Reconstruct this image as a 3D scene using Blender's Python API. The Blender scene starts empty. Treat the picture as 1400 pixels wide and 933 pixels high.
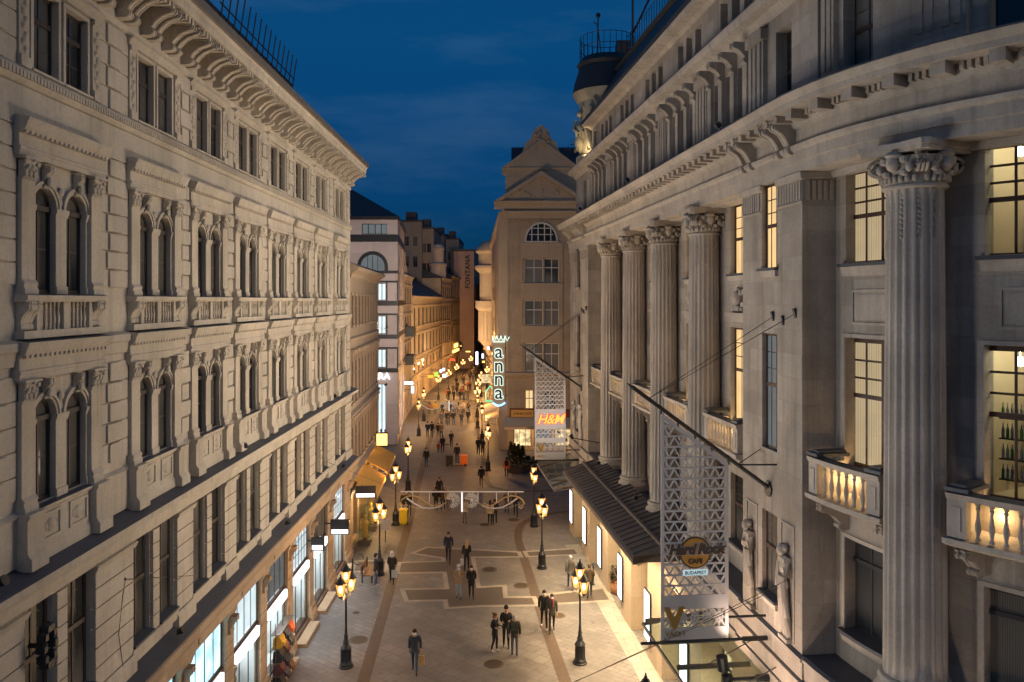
import bpy, bmesh, math, random
from mathutils import Vector, Matrix
R = math.radians; PI = math.pi
random.seed(7)
sc = bpy.context.scene
COL = sc.collection
F_PX, VX, HY, CAMH = 1090.0, 700.0, 411.0, 15.0      # focal length and horizon measured on the photograph (1400 px wide)

def G(px, py):
    """ground point seen at a pixel of the photograph"""
    Y = F_PX*CAMH/(py-HY)
    return Vector(((px-VX)/F_PX*Y, Y, 0))

# ------------------------------------------------------------------ mesh builder
class MB:
    def __init__(s, T=None, seg=None):
        s.v = []; s.f = []; s.m = []; s.T = T; s.seg = seg
    def add(s, pts):
        b = len(s.v)
        if s.T: s.v += [tuple(s.T(*p)) for p in pts]
        else: s.v += [tuple(p) for p in pts]
        return b
    def face(s, pts, m=0):
        b = s.add(pts); s.f.append(tuple(range(b, b+len(pts)))); s.m.append(m)
    def nu(s, u0, u1):
        return 1 if not s.seg else max(1, int(math.ceil(abs(u1-u0)/s.seg)))
    def sweep(s, prof, u0, u1, m=0, mlist=None, caps=True, closed=True):
        """profile of (d, z) pairs drawn along u"""
        n = s.nu(u0, u1); k = len(prof); bs = []
        for i in range(n+1):
            u = u0+(u1-u0)*i/n
            bs.append(s.add([(u, d, z) for d, z in prof]))
        rng = range(k if closed else k-1)
        for i in range(n):
            for j in rng:
                j2 = (j+1) % k
                s.f.append((bs[i]+j, bs[i+1]+j, bs[i+1]+j2, bs[i]+j2)); s.m.append(mlist[j] if mlist else m)
        if caps and closed:
            s.f.append(tuple(bs[0]+j for j in range(k))); s.m.append(m)
            s.f.append(tuple(bs[-1]+j for j in reversed(range(k)))); s.m.append(m)
    def box(s, x0, x1, y0, y1, z0, z1, m=0, mtop=None):
        if x0 > x1: x0, x1 = x1, x0
        if y0 > y1: y0, y1 = y1, y0
        s.sweep([(y0, z0), (y1, z0), (y1, z1), (y0, z1)], x0, x1, m, [m, m, m if mtop is None else mtop, m])
    def prism_u(s, poly, d0, d1, m=0):
        """polygon of (u, z) pairs given a thickness along d"""
        k = len(poly)
        a = s.add([(u, d1, z) for u, z in poly]); b = s.add([(u, d0, z) for u, z in poly])
        s.f.append(tuple(a+i for i in range(k))); s.m.append(m)
        s.f.append(tuple(b+i for i in reversed(range(k)))); s.m.append(m)
        for i in range(k):
            j = (i+1) % k
            s.f.append((a+i, b+i, b+j, a+j)); s.m.append(m)
    def prism_z(s, poly, z0, z1, m=0, mtop=None):
        k = len(poly)
        a = s.add([(x, y, z1) for x, y in poly]); b = s.add([(x, y, z0) for x, y in poly])
        s.f.append(tuple(a+i for i in range(k))); s.m.append(m if mtop is None else mtop)
        s.f.append(tuple(b+i for i in reversed(range(k)))); s.m.append(m)
        for i in range(k):
            j = (i+1) % k
            s.f.append((a+i, b+i, b+j, a+j)); s.m.append(m)
    def lathe(s, prof, cx=0, cy=0, z0=0, n=12, m=0, a0=0, a1=2*PI, sx=1, sy=1):
        full = abs(a1-a0-2*PI) < 1e-6; k = n if full else n+1
        bs = []
        for r, z in prof:
            bs.append(s.add([(cx+sx*r*math.cos(a0+(a1-a0)*i/n), cy+sy*r*math.sin(a0+(a1-a0)*i/n), z0+z) for i in range(k)]))
        for q in range(len(prof)-1):
            for i in range(n):
                j = (i+1) % k
                s.f.append((bs[q]+i, bs[q]+j, bs[q+1]+j, bs[q+1]+i)); s.m.append(m)
        if full:
            if prof[0][0] > 1e-4: s.f.append(tuple(bs[0]+i for i in reversed(range(k)))); s.m.append(m)
            if prof[-1][0] > 1e-4: s.f.append(tuple(bs[-1]+i for i in range(k))); s.m.append(m)
    def ball(s, c, r, n=8, m=0, sq=(1, 1, 1)):
        k = max(3, n//2); bs = []
        for q in range(k+1):
            t = PI*q/k
            bs.append(s.add([(c[0]+r*sq[0]*math.sin(t)*math.cos(2*PI*i/n), c[1]+r*sq[1]*math.sin(t)*math.sin(2*PI*i/n), c[2]-r*sq[2]*math.cos(t)) for i in range(n)]))
        for q in range(k):
            for i in range(n):
                j = (i+1) % n
                s.f.append((bs[q]+i, bs[q]+j, bs[q+1]+j, bs[q+1]+i)); s.m.append(m)
    def tube(s, pts, r, n=6, m=0, r1=None):
        pts = [Vector(p) for p in pts]; k = len(pts); bs = []
        for i, p in enumerate(pts):
            t = (pts[min(i+1, k-1)]-pts[max(i-1, 0)])
            if t.length < 1e-9: t = Vector((0, 0, 1))
            t.normalize()
            a = t.cross(Vector((0, 0, 1)))
            if a.length < .05: a = t.cross(Vector((1, 0, 0)))
            a.normalize(); b = t.cross(a)
            rr = r if r1 is None else r+(r1-r)*i/(k-1)
            bs.append(s.add([p+(a*math.cos(2*PI*j/n)+b*math.sin(2*PI*j/n))*rr for j in range(n)]))
        for i in range(k-1):
            for j in range(n):
                q = (j+1) % n
                s.f.append((bs[i]+j, bs[i]+q, bs[i+1]+q, bs[i+1]+j)); s.m.append(m)
        s.f.append(tuple(bs[0]+j for j in reversed(range(n)))); s.m.append(m)
        s.f.append(tuple(bs[-1]+j for j in range(n))); s.m.append(m)
    def mesh(s, name, mats, smooth=None, recalc=True):
        me = bpy.data.meshes.new(name)
        me.from_pydata(s.v, [], s.f)
        for mt in (mats if isinstance(mats, (list, tuple)) else [mats]): me.materials.append(mt)
        me.polygons.foreach_set('material_index', s.m)
        b = bmesh.new(); b.from_mesh(me)
        bmesh.ops.remove_doubles(b, verts=b.verts, dist=1e-5)
        if recalc: bmesh.ops.recalc_face_normals(b, faces=b.faces)
        b.to_mesh(me); b.free()
        if smooth:
            me.polygons.foreach_set('use_smooth', [True]*len(me.polygons))
            me.set_sharp_from_angle(angle=R(smooth))
        me.update()
        return me
    def build(s, name, mats, parent=None, smooth=None, loc=None, rz=0):
        return link(name, s.mesh(name, mats, smooth), parent, loc, rz)

def link(name, me, parent=None, loc=None, rz=0):
    o = bpy.data.objects.new(name, me); COL.objects.link(o)
    if loc is not None: o.location = loc
    o.rotation_euler[2] = rz
    if parent: setpar(o, parent)
    return o

def wmat(o):
    m = Matrix.LocRotScale(o.location, o.rotation_euler, o.scale)
    if o.parent: m = wmat(o.parent) @ o.matrix_parent_inverse @ m
    return m
def setpar(o, p):
    """keep the world placement"""
    o.parent = p; o.matrix_parent_inverse = wmat(p).inverted()

def tag(o, label=None, cat=None, group=None, kind=None):
    if label: o['label'] = label
    if cat: o['category'] = cat
    if group: o['group'] = group
    if kind: o['kind'] = kind
    return o
def thing(name, label, cat, loc=(0, 0, 0), rz=0, group=None):
    o = bpy.data.objects.new(name, None); COL.objects.link(o)
    o.empty_display_size = .3
    o.location = loc; o.rotation_euler = (0, 0, rz)
    return tag(o, label, cat, group)
KIDS = {}
def copy_tree(o, loc=None, rz=None, parent=None):
    c = o.copy(); COL.objects.link(c)
    if parent is not None: c.parent = parent
    if loc is not None: c.location = loc
    if rz is not None: c.rotation_euler = (0, 0, rz)
    for ch in list(o.children): copy_tree(ch, parent=c)
    return c
def setting(o): o['kind'] = 'structure'; return o

# ------------------------------------------------------------------ facades: u to the right as one faces the wall, d out towards the street, z up
class Fac:
    def __init__(s, ox, oy, ang, U=None, R0=None, arc=0):
        s.o = Vector((ox, oy)); s.a = ang; s.U = U; s.R0 = R0; s.arc = arc
    def at(s, u):
        t = Vector((math.cos(s.a), math.sin(s.a)))
        if s.U is None or u <= s.U: return s.o+t*u, s.a
        p = s.o+t*s.U; n = Vector((math.sin(s.a), -math.cos(s.a))); c = p-n*s.R0
        da = min((u-s.U)/s.R0, s.arc); a = s.a+da
        n2 = Vector((math.sin(a), -math.cos(a))); q = c+n2*s.R0
        rest = (u-s.U)-da*s.R0
        if rest > 0: q = q+Vector((math.cos(a), math.sin(a)))*rest
        return q, a
    def P(s, u, d, z):
        q, a = s.at(u)
        return Vector((q.x+d*math.sin(a), q.y-d*math.cos(a), z))
    def mb(s, seg=None): return MB(s.P, seg)
    def put(s, name, me, parent, u, d, z):
        q, a = s.at(u)
        return link(name, me, parent, s.P(u, d, z), a)
LOC = lambda u, d, z: (u, -d, z)           # the same axes inside one part's own mesh

def wall_grid(mb, u0, u1, z0, z1, ops, d=0, depth=.35, m=0, extra_u=(), mrev=None):
    """a wall face with rectangular openings (ua, ub, za, zb) and their reveals"""
    mrev = m if mrev is None else mrev
    us = sorted(set([u0, u1]+[x for o in ops for x in (o[0], o[1]) if u0 < x < u1]+[x for x in extra_u if u0 < x < u1]))
    if mb.seg:
        uu = []
        for a, b in zip(us, us[1:]):
            n = mb.nu(a, b); uu += [a+(b-a)*i/n for i in range(n)]
        us = uu+[us[-1]]
    zs = sorted(set([z0, z1]+[x for o in ops for x in (o[2], o[3]) if z0 < x < z1]))
    inside = lambda u, z: any(o[0] < u < o[1] and o[2] < z < o[3] for o in ops)
    for a, b in zip(us, us[1:]):
        for c, e in zip(zs, zs[1:]):
            if not inside((a+b)/2, (c+e)/2):
                mb.face([(a, d, c), (b, d, c), (b, d, e), (a, d, e)], m)
    for a, b, c, e in ops:
        a2, b2, c2, e2 = max(a, u0), min(b, u1), max(c, z0), min(e, z1)
        mb.face([(a2, d, c2), (a2, d, e2), (a2, d-depth, e2), (a2, d-depth, c2)], mrev)
        mb.face([(b2, d, c2), (b2, d, e2), (b2, d-depth, e2), (b2, d-depth, c2)], mrev)
        n = mb.nu(a2, b2)
        for i in range(n):
            p, q = a2+(b2-a2)*i/n, a2+(b2-a2)*(i+1)/n
            mb.face([(p, d, e2), (q, d, e2), (q, d-depth, e2), (p, d-depth, e2)], mrev)
            if c2 > .01: mb.face([(p, d, c2), (q, d, c2), (q, d-depth, c2), (p, d-depth, c2)], mrev)

def window_meshes(w, h, cols=2, rows=(1,), trans=(), fw=.06, bar=.035, dep=.055, arch=False, cache={}):
    """frame and pane meshes of one window, origin at the middle of its sill; trans = heights of thick transoms"""
    key = (round(w, 3), round(h, 3), cols, tuple(rows), tuple(trans), fw, bar, arch)
    if key in cache: return cache[key]
    f = MB(LOC); x = w/2
    top = h if not arch else h-x
    f.box(-x, -x+fw, 0, dep, 0, top); f.box(x-fw, x, 0, dep, 0, top)
    f.box(-x+fw, x-fw, 0, dep, 0, fw)
    if not arch: f.box(-x+fw, x-fw, 0, dep, h-fw, h)
    else:
        n = 12
        for i in range(n):
            a, b = PI*i/n, PI*(i+1)/n
            f.prism_u([(x*math.cos(a), top+x*math.sin(a)), (x*math.cos(b), top+x*math.sin(b)), ((x-fw)*math.cos(b), top+(x-fw)*math.sin(b)), ((x-fw)*math.cos(a), top+(x-fw)*math.sin(a))], 0, dep)
        f.box(-x+fw, x-fw, 0, dep+.05, top-.06, top+.04)
    lev = [fw]+[t for t in trans]+[top if arch else h-fw]
    for t in trans: f.box(-x+fw, x-fw, 0, dep+.02, t-.05, t+.05)
    for i in range(1, cols):
        u = -x+w*i/cols; wd = bar if cols > 2 and i*2 != cols else bar*1.6
        f.box(u-wd/2, u+wd/2, .01, dep-.01, fw, (top if arch else h-fw))
    for k, n in enumerate(rows):
        a, b = lev[k], lev[k+1]
        for i in range(1, n):
            z = a+(b-a)*i/n
            f.box(-x+fw, x-fw, .015, dep-.02, z-bar/2, z+bar/2)
    p = MB(LOC)
    if arch:
        pts = [(-x, 0), (x, 0)]+[(x*math.cos(PI*i/12), top+x*math.sin(PI*i/12)) for i in range(13)]
        p.face([(a, .03, b) for a, b in pts])
    else: p.face([(-x, .03, 0), (x, .03, 0), (x, .03, h), (-x, .03, h)])
    cache[key] = (f, p)
    return cache[key]
WCACHE = {}
def window(F, parent, u, d, z, w, h, fm, pm, name='window', **k):
    f, p = window_meshes(w, h, **k)
    key = (id(f), fm.name, pm.name)
    if key not in WCACHE: WCACHE[key] = (f.mesh('window', fm), p.mesh('pane', pm, None, False))
    o = F.put(name, WCACHE[key][0], parent, u, d, z)
    c = F.put('pane', WCACHE[key][1], None, u, d, z); setpar(c, o)
    return o

def scroll_poly(d, h):
    """side outline (d, z) of an S-shaped console: deep at the top, tapering down"""
    pts = [(0, 0), (0, h)]
    pts += [(d, h), (d*1.02, h*.93)]
    for i in range(7):
        a = PI/2-PI*i/6
        pts.append((d*.86+d*.16*math.cos(a), h*.80+h*.12*math.sin(a)))
    pts += [(d*.62, h*.58), (d*.42, h*.40), (d*.34, h*.28)]
    for i in range(6):
        a = PI/2-PI*i/5
        pts.append((d*.26+d*.14*math.cos(a), h*.14+h*.13*math.sin(a)))
    return pts
def console(mb, u0, u1, d0, dep, z0, h, m=0):
    mb.sweep([(d0+a, z0+b) for a, b in scroll_poly(dep, h)], u0, u1, m)
    # scroll edges a little proud of the flanks
    w = (u1-u0)
    mb.sweep([(d0+a*1.06, z0+b) for a, b in scroll_poly(dep, h)], u0+w*.12, u0+w*.30, m)
    mb.sweep([(d0+a*1.06, z0+b) for a, b in scroll_poly(dep, h)], u1-w*.30, u1-w*.12, m)
def capital(mb, u0, u1, d, z0, z1, m=0, dep=.12):
    """leafy capital on a pilaster"""
    h = z1-z0; w = u1-u0; uc = (u0+u1)/2
    mb.sweep([(d-dep, z0), (d+.02, z0), (d+.05, z0+h*.05), (d+.02, z0+h*.1), (d+.03, z0+h*.5), (d+.10, z0+h*.8), (d+.12, z0+h*.86), (d-dep, z0+h*.86)], u0+w*.06, u1-w*.06, m)
    mb.box(u0-w*.12, u1+w*.12, d-dep, d+.16, z0+h*.87, z1, m)
    for k in range(3):
        mb.ball((u0+w*(.18+.32*k), d+.05, z0+h*.26), h*.16, 6, m, (1, .7, 1.5))
        mb.ball((u0+w*(.18+.32*k), d+.085, z0+h*.42), h*.09, 6, m)
    for k in range(2):
        mb.ball((u0+w*(.34+.32*k), d+.07, z0+h*.52), h*.14, 6, m, (1, .7, 1.4))
    for sgn in (-1, 1):
        mb.ball((uc+sgn*w*.45, d+.10, z0+h*.72), h*.15, 8, m, (1, .8, 1))
    mb.ball((uc, d+.15, z0+h*.84), h*.11, 6, m)
BAL = [(.05, 0), (.05, .05), (.028, .08), (.035, .14), (.055, .27), (.05, .36), (.026, .52), (.024, .62), (.045, .68), (.028, .71), (.05, .76), (.05, .8)]
def balusters(mb, u0, u1, n, d, z0, h, m=0, r=1.0, seg=8):
    for i in range(n):
        u = u0+(u1-u0)*(i+.5)/n
        mb.lathe([(a*r*h/.8*1.0, b/.8*h) for a, b in BAL], u, d, z0, seg, m)
# ------------------------------------------------------------------ materials
def nt(name):
    m = bpy.data.materials.new(name); m.use_nodes = True
    n = m.node_tree; n.nodes.clear()
    out = n.nodes.new('ShaderNodeOutputMaterial')
    return m, n, out
def N(n, typ, **k):
    x = n.nodes.new(typ)
    for a, b in k.items():
        if a in x.inputs.keys() if isinstance(a, str) else False: x.inputs[a].default_value = b
        else: setattr(x, a, b)
    return x
def L(n, a, b): n.links.new(a, b)
def ramp(n, fac, stops):
    r = n.nodes.new('ShaderNodeValToRGB'); e = r.color_ramp.elements
    while len(e) < len(stops): e.new(.5)
    for i, (p, c) in enumerate(stops):
        e[i].position = p; e[i].color = (*c, 1) if len(c) == 3 else c
    L(n, fac, r.inputs[0]); return r.outputs[0]
def mixc(n, fac, a, b, mode='MIX'):
    x = n.nodes.new('ShaderNodeMix'); x.data_type = 'RGBA'; x.blend_type = mode
    for sock, v in ((x.inputs[0], fac), (x.inputs[6], a), (x.inputs[7], b)):
        if hasattr(v, 'is_output'): L(n, v, sock)
        else: sock.default_value = v if not isinstance(v, tuple) else (*v, 1)[:4]
    return x.outputs[2]
def pos(n, scale=(1, 1, 1), rot=(0, 0, 0)):
    g = n.nodes.new('ShaderNodeNewGeometry'); mp = n.nodes.new('ShaderNodeMapping')
    mp.inputs['Scale'].default_value = scale; mp.inputs['Rotation'].default_value = rot
    L(n, g.outputs['Position'], mp.inputs[0]); return mp.outputs[0]
def noise(n, vec, scale, detail=3, rough=.55):
    x = n.nodes.new('ShaderNodeTexNoise'); x.inputs['Scale'].default_value = scale
    x.inputs['Detail'].default_value = detail; x.inputs['Roughness'].default_value = rough
    L(n, vec, x.inputs['Vector']); return x.outputs[0]
def sc3(c, k): return tuple(min(1, v*k) for v in c)
def bsdf(n, out, col, rough=.8, metal=0, normal=None, spec=.3):
    b = n.nodes.new('ShaderNodeBsdfPrincipled')
    if isinstance(col, tuple): b.inputs['Base Color'].default_value = (*col, 1)
    else: L(n, col, b.inputs['Base Color'])
    if hasattr(rough, 'is_output'): L(n, rough, b.inputs['Roughness'])
    else: b.inputs['Roughness'].default_value = rough
    b.inputs['Metallic'].default_value = metal
    b.inputs['Specular IOR Level'].default_value = spec
    if normal: L(n, normal, b.inputs['Normal'])
    L(n, b.outputs[0], out.inputs[0]); return b
def bump(n, h, st=.3, dist=.02, prev=None):
    b = n.nodes.new('ShaderNodeBump'); b.inputs['Strength'].default_value = st; b.inputs['Distance'].default_value = dist
    L(n, h, b.inputs['Height'])
    if prev: L(n, prev, b.inputs['Normal'])
    return b.outputs[0]

def m_stone(name, c, joints=None, var=.16, streak=.25, rough=.85, fine=14, joint_dark=.72):
    """stone or stucco: mottled, streaked by rain, optionally with block joints (w, h)"""
    m, n, out = nt(name)
    p = pos(n)
    a = noise(n, p, .55, 5, .6)
    col = mixc(n, ramp(n, a, [(.3, (0, 0, 0)), (.7, (1, 1, 1))]), sc3(c, 1-var), sc3(c, 1+var*.55))
    s = noise(n, pos(n, (3.2, 3.2, .16)), 1.0, 4, .6)
    col = mixc(n, ramp(n, s, [(.50, (0, 0, 0)), (.75, (streak, streak, streak))]), col, sc3(c, .45))
    f = noise(n, p, fine, 4, .65)
    col = mixc(n, ramp(n, f, [(.36, (.26, .26, .26)), (.58, (0, 0, 0))]), col, sc3(c, .5))
    nb = bump(n, f, .35, .012)
    if joints:
        sx = n.nodes.new('ShaderNodeSeparateXYZ'); g = n.nodes.new('ShaderNodeNewGeometry'); L(n, g.outputs['Position'], sx.inputs[0])
        mm = N(n, 'ShaderNodeMath', operation='SUBTRACT'); L(n, sx.outputs[0], mm.inputs[0]); L(n, sx.outputs[1], mm.inputs[1])
        cx = n.nodes.new('ShaderNodeCombineXYZ'); L(n, mm.outputs[0], cx.inputs[0]); L(n, sx.outputs[2], cx.inputs[1])
        b = n.nodes.new('ShaderNodeTexBrick'); L(n, cx.outputs[0], b.inputs['Vector'])
        b.inputs['Scale'].default_value = 1; b.inputs['Brick Width'].default_value = joints[0]; b.inputs['Row Height'].default_value = joints[1]
        b.inputs['Mortar Size'].default_value = .011; b.inputs['Mortar Smooth'].default_value = .3
        b.inputs['Color1'].default_value = (.70, .69, .68, 1); b.inputs['Color2'].default_value = (1.0, 1.0, 1.0, 1); b.inputs['Mortar'].default_value = (joint_dark, joint_dark, joint_dark, 1)
        col = mixc(n, .75, col, b.outputs[0], 'MULTIPLY')
        inv = N(n, 'ShaderNodeMath', operation='SUBTRACT'); inv.inputs[0].default_value = 1; L(n, b.outputs[1], inv.inputs[1])
        nb = bump(n, inv.outputs[0], .4, .01, nb)
    bsdf(n, out, col, rough, 0, nb, .25)
    return m
def m_plain(name, c, rough=.5, metal=0, var=.12, scale=6, spec=.4, bmp=0):
    m, n, out = nt(name)
    a = noise(n, pos(n), scale, 4)
    col = mixc(n, a, sc3(c, 1-var), sc3(c, 1+var))
    bsdf(n, out, col, rough, metal, bump(n, a, bmp, .01) if bmp else None, spec)
    return m
def m_emit(name, c, s, var=0, scale=2):
    m, n, out = nt(name)
    e = n.nodes.new('ShaderNodeEmission'); e.inputs[1].default_value = s
    if var:
        a = noise(n, pos(n), scale, 3)
        L(n, mixc(n, ramp(n, a, [(.35, (0, 0, 0)), (.65, (1, 1, 1))]), sc3(c, 1-var), c), e.inputs[0])
    else: e.inputs[0].default_value = (*c, 1)
    L(n, e.outputs[0], out.inputs[0]); return m
def m_darkglass(name, c=(.025, .028, .032), curtain=.10):
    """window glass over a dark room with the folds of a net curtain behind part of it"""
    m, n, out = nt(name)
    oi = n.nodes.new('ShaderNodeObjectInfo')
    w = n.nodes.new('ShaderNodeTexWave'); w.inputs['Scale'].default_value = 5; w.inputs['Distortion'].default_value = 2.5; w.inputs['Detail'].default_value = 2
    tc = n.nodes.new('ShaderNodeTexCoord'); mp = n.nodes.new('ShaderNodeMapping'); mp.inputs['Scale'].default_value = (2.2, 1, .06)
    L(n, tc.outputs['Object'], mp.inputs[0]); L(n, mp.outputs[0], w.inputs['Vector'])
    big = noise(n, pos(n), .35, 1)
    cur = mixc(n, w.outputs[0], (curtain*.35, curtain*.34, curtain*.31), (curtain, curtain*.95, curtain*.85))
    ad = N(n, 'ShaderNodeMath', operation='ADD'); L(n, big, ad.inputs[0])
    ml = N(n, 'ShaderNodeMath', operation='MULTIPLY'); L(n, oi.outputs['Random'], ml.inputs[0]); ml.inputs[1].default_value = .5; L(n, ml.outputs[0], ad.inputs[1])
    col = mixc(n, ramp(n, ad.outputs[0], [(.58, (0, 0, 0)), (.8, (1, 1, 1))]), c, cur)
    bsdf(n, out, col, .06, 0, bump(n, noise(n, pos(n), 1.3, 2), .06, .02), .6)
    return m
def m_litglass(name, c, s, fold=.5, rows=None):
    """a lit window with a drawn curtain glowing behind the glass"""
    m, n, out = nt(name)
    w = n.nodes.new('ShaderNodeTexWave'); w.inputs['Scale'].default_value = 2.4; w.inputs['Distortion'].default_value = 3; w.inputs['Detail'].default_value = 2
    tc = n.nodes.new('ShaderNodeTexCoord'); mp = n.nodes.new('ShaderNodeMapping'); mp.inputs['Scale'].default_value = (2.4, 1, .05)
    L(n, tc.outputs['Object'], mp.inputs[0]); L(n, mp.outputs[0], w.inputs['Vector'])
    big = noise(n, pos(n), 1.1, 2)
    col = mixc(n, w.outputs[0], sc3(c, 1-fold), c)
    col = mixc(n, ramp(n, big, [(.35, (0, 0, 0)), (.75, (.38, .38, .38))]), col, sc3(c, .4))
    e = n.nodes.new('ShaderNodeEmission'); e.inputs[1].default_value = s; L(n, col, e.inputs[0])
    g = n.nodes.new('ShaderNodeBsdfGlossy'); g.inputs['Roughness'].default_value = .05
    mx = n.nodes.new('ShaderNodeMixShader'); fr = n.nodes.new('ShaderNodeFresnel'); L(n, fr.outputs[0], mx.inputs[0])
    L(n, e.outputs[0], mx.inputs[1]); L(n, g.outputs[0], mx.inputs[2]); L(n, mx.outputs[0], out.inputs[0])
    return m
def m_clear(name, tint=(.85, .95, .93), alpha=.12):
    m, n, out = nt(name)
    t = n.nodes.new('ShaderNodeBsdfTransparent'); t.inputs[0].default_value = (*tint, 1)
    g = n.nodes.new('ShaderNodeBsdfGlossy'); g.inputs['Roughness'].default_value = .04
    lw = n.nodes.new('ShaderNodeLayerWeight'); lw.inputs[0].default_value = .25
    ad = N(n, 'ShaderNodeMath', operation='MULTIPLY_ADD'); L(n, lw.outputs[0], ad.inputs[0]); ad.inputs[1].default_value = .5; ad.inputs[2].default_value = alpha*.4
    mx = n.nodes.new('ShaderNodeMixShader'); L(n, ad.outputs[0], mx.inputs[0]); L(n, t.outputs[0], mx.inputs[1]); L(n, g.outputs[0], mx.inputs[2])
    L(n, mx.outputs[0], out.inputs[0]); return m
def m_paving(name, c1, c2, size=(.22, .11), rot=45, mortar=.55, var=.2, rough=.75):
    m, n, out = nt(name)
    b = n.nodes.new('ShaderNodeTexBrick'); L(n, pos(n, (1, 1, 1), (0, 0, R(rot))), b.inputs['Vector'])
    b.inputs['Scale'].default_value = 1; b.inputs['Brick Width'].default_value = size[0]; b.inputs['Row Height'].default_value = size[1]
    b.inputs['Mortar Size'].default_value = .014; b.inputs['Mortar Smooth'].default_value = .2
    b.inputs['Color1'].default_value = (*c1, 1); b.inputs['Color2'].default_value = (*c2, 1); b.inputs['Mortar'].default_value = (*sc3(c1, mortar), 1)
    a = noise(n, pos(n), .45, 6, .62)
    col = mixc(n, ramp(n, a, [(.38, (.75, .75, .75)), (.62, (0, 0, 0))]), b.outputs[0], sc3(c1, .62))
    st = noise(n, pos(n), 2.3, 4, .6)
    col = mixc(n, ramp(n, st, [(.58, (0, 0, 0)), (.70, (.5, .5, .5))]), col, sc3(c1, .4))
    inv = N(n, 'ShaderNodeMath', operation='SUBTRACT'); inv.inputs[0].default_value = 1; L(n, b.outputs[1], inv.inputs[1])
    rg = ramp(n, a, [(.3, (rough-.22,)*3), (.7, (rough,)*3)])
    bsdf(n, out, col, rg, 0, bump(n, inv.outputs[0], .25, .006, bump(n, noise(n, pos(n), 9, 3), .15, .01)), .4)
    return m

M = {}
M['stucco'] = m_stone('cream_stucco', (.57, .51, .425), None, .22, .50, .85)
M['stucco_trim'] = m_stone('cream_stucco_trim', (.61, .545, .455), None, .22, .55, .85)
M['limestone'] = m_stone('pale_limestone', (.49, .43, .365), (1.15, .62), .28, .60, .8)
M['limestone_trim'] = m_stone('pale_limestone_trim', (.52, .457, .39), None, .30, .62, .8)
M['slate'] = m_plain('slate_flashing', (.075, .08, .095), .55, 0, .25, 3)
M['zinc'] = m_plain('zinc_gutter', (.16, .15, .145), .5, .4, .25, 3)
M['roof_dark'] = m_plain('dark_roof_sheet', (.035, .04, .05), .6, .1, .3, 4)
M['black'] = m_plain('black_paint', (.018, .018, .02), .4, 0, .2, 8, .5)
M['iron'] = m_plain('cast_iron_black', (.022, .023, .027), .38, .2, .25, 12, .5, .15)
M['brown_frame'] = m_plain('brown_window_wood', (.075, .04, .026), .45, 0, .2, 9)
M['dark_frame'] = m_plain('dark_window_wood', (.055, .042, .034), .45, 0, .2, 9)
M['white_frame'] = m_plain('white_window_wood', (.62, .58, .52), .5, 0, .08, 9)
M['glass_dark'] = m_darkglass('dark_window_glass', (.02, .023, .028), .17)
M['glass_curtain'] = m_darkglass('curtained_window_glass', (.03, .03, .03), .22)
M['glass_pale'] = m_darkglass('pale_curtained_glass', (.05, .055, .06), .30)
M['lit_warm'] = m_litglass('warm_lit_window', (1.0, .66, .30), 1.5)
M['lit_cream'] = m_litglass('cream_lit_window', (1.0, .76, .44), .62)
M['lit_white'] = m_litglass('white_lit_window', (.80, .95, 1.0), 1.25, .15)
M['lit_dim'] = m_litglass('dim_lit_window', (.62, .70, .72), .30, .5)
M['shop_blue'] = m_emit('shop_light_blue', (.50, .85, 1.0), 2.2, .55, 1.6)
M['shop_white'] = m_emit('shop_light_white', (1.0, .97, .95), 1.7, .5, 2.6)
M['shop_warm'] = m_emit('shop_light_warm', (1.0, .72, .36), 1.3, .7, 2.2)
M['sign_white'] = m_emit('lit_sign_white', (.94, .95, 1.0), 2.6)
M['clear'] = m_clear('clear_glass')
M['core'] = m_plain('dark_interior', (.05, .045, .04), .9)
# ------------------------------------------------------------------ camera, sky, sun
cam = bpy.data.cameras.new('camera'); co = bpy.data.objects.new('camera', cam); COL.objects.link(co)
co.location = (0, 0, CAMH); co.rotation_euler = (R(90), 0, 0)
cam.sensor_width = 36; cam.lens = F_PX/1400*36; cam.shift_x = 0; cam.shift_y = (HY-466.5)/1400
cam.clip_start = .1; cam.clip_end = 3000
sc.camera = co
w = bpy.data.worlds.new('World'); sc.world = w; w.use_nodes = True
n = w.node_tree; n.nodes.clear()
wo = n.nodes.new('ShaderNodeOutputWorld'); bg = n.nodes.new('ShaderNodeBackground')
sky = n.nodes.new('ShaderNodeTexSky'); sky.sky_type = 'NISHITA'; sky.sun_disc = False
SUN_EL, SUN_AZ = R(2.0), R(165)
sky.sun_elevation = SUN_EL; sky.sun_rotation = SUN_AZ; sky.ozone_density = 4; sky.air_density = 1.0; sky.dust_density = .2
tc = n.nodes.new('ShaderNodeTexCoord')
mp = n.nodes.new('ShaderNodeMapping'); mp.inputs['Scale'].default_value = (1.0, 1.0, 4.2); mp.inputs['Location'].default_value = (.4, .1, .7); L(n, tc.outputs['Generated'], mp.inputs[0])
cl = noise(n, mp.outputs[0], 3.1, 7, .58)
clm = ramp(n, cl, [(.46, (0, 0, 0)), (.66, (1, 1, 1))])
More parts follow.
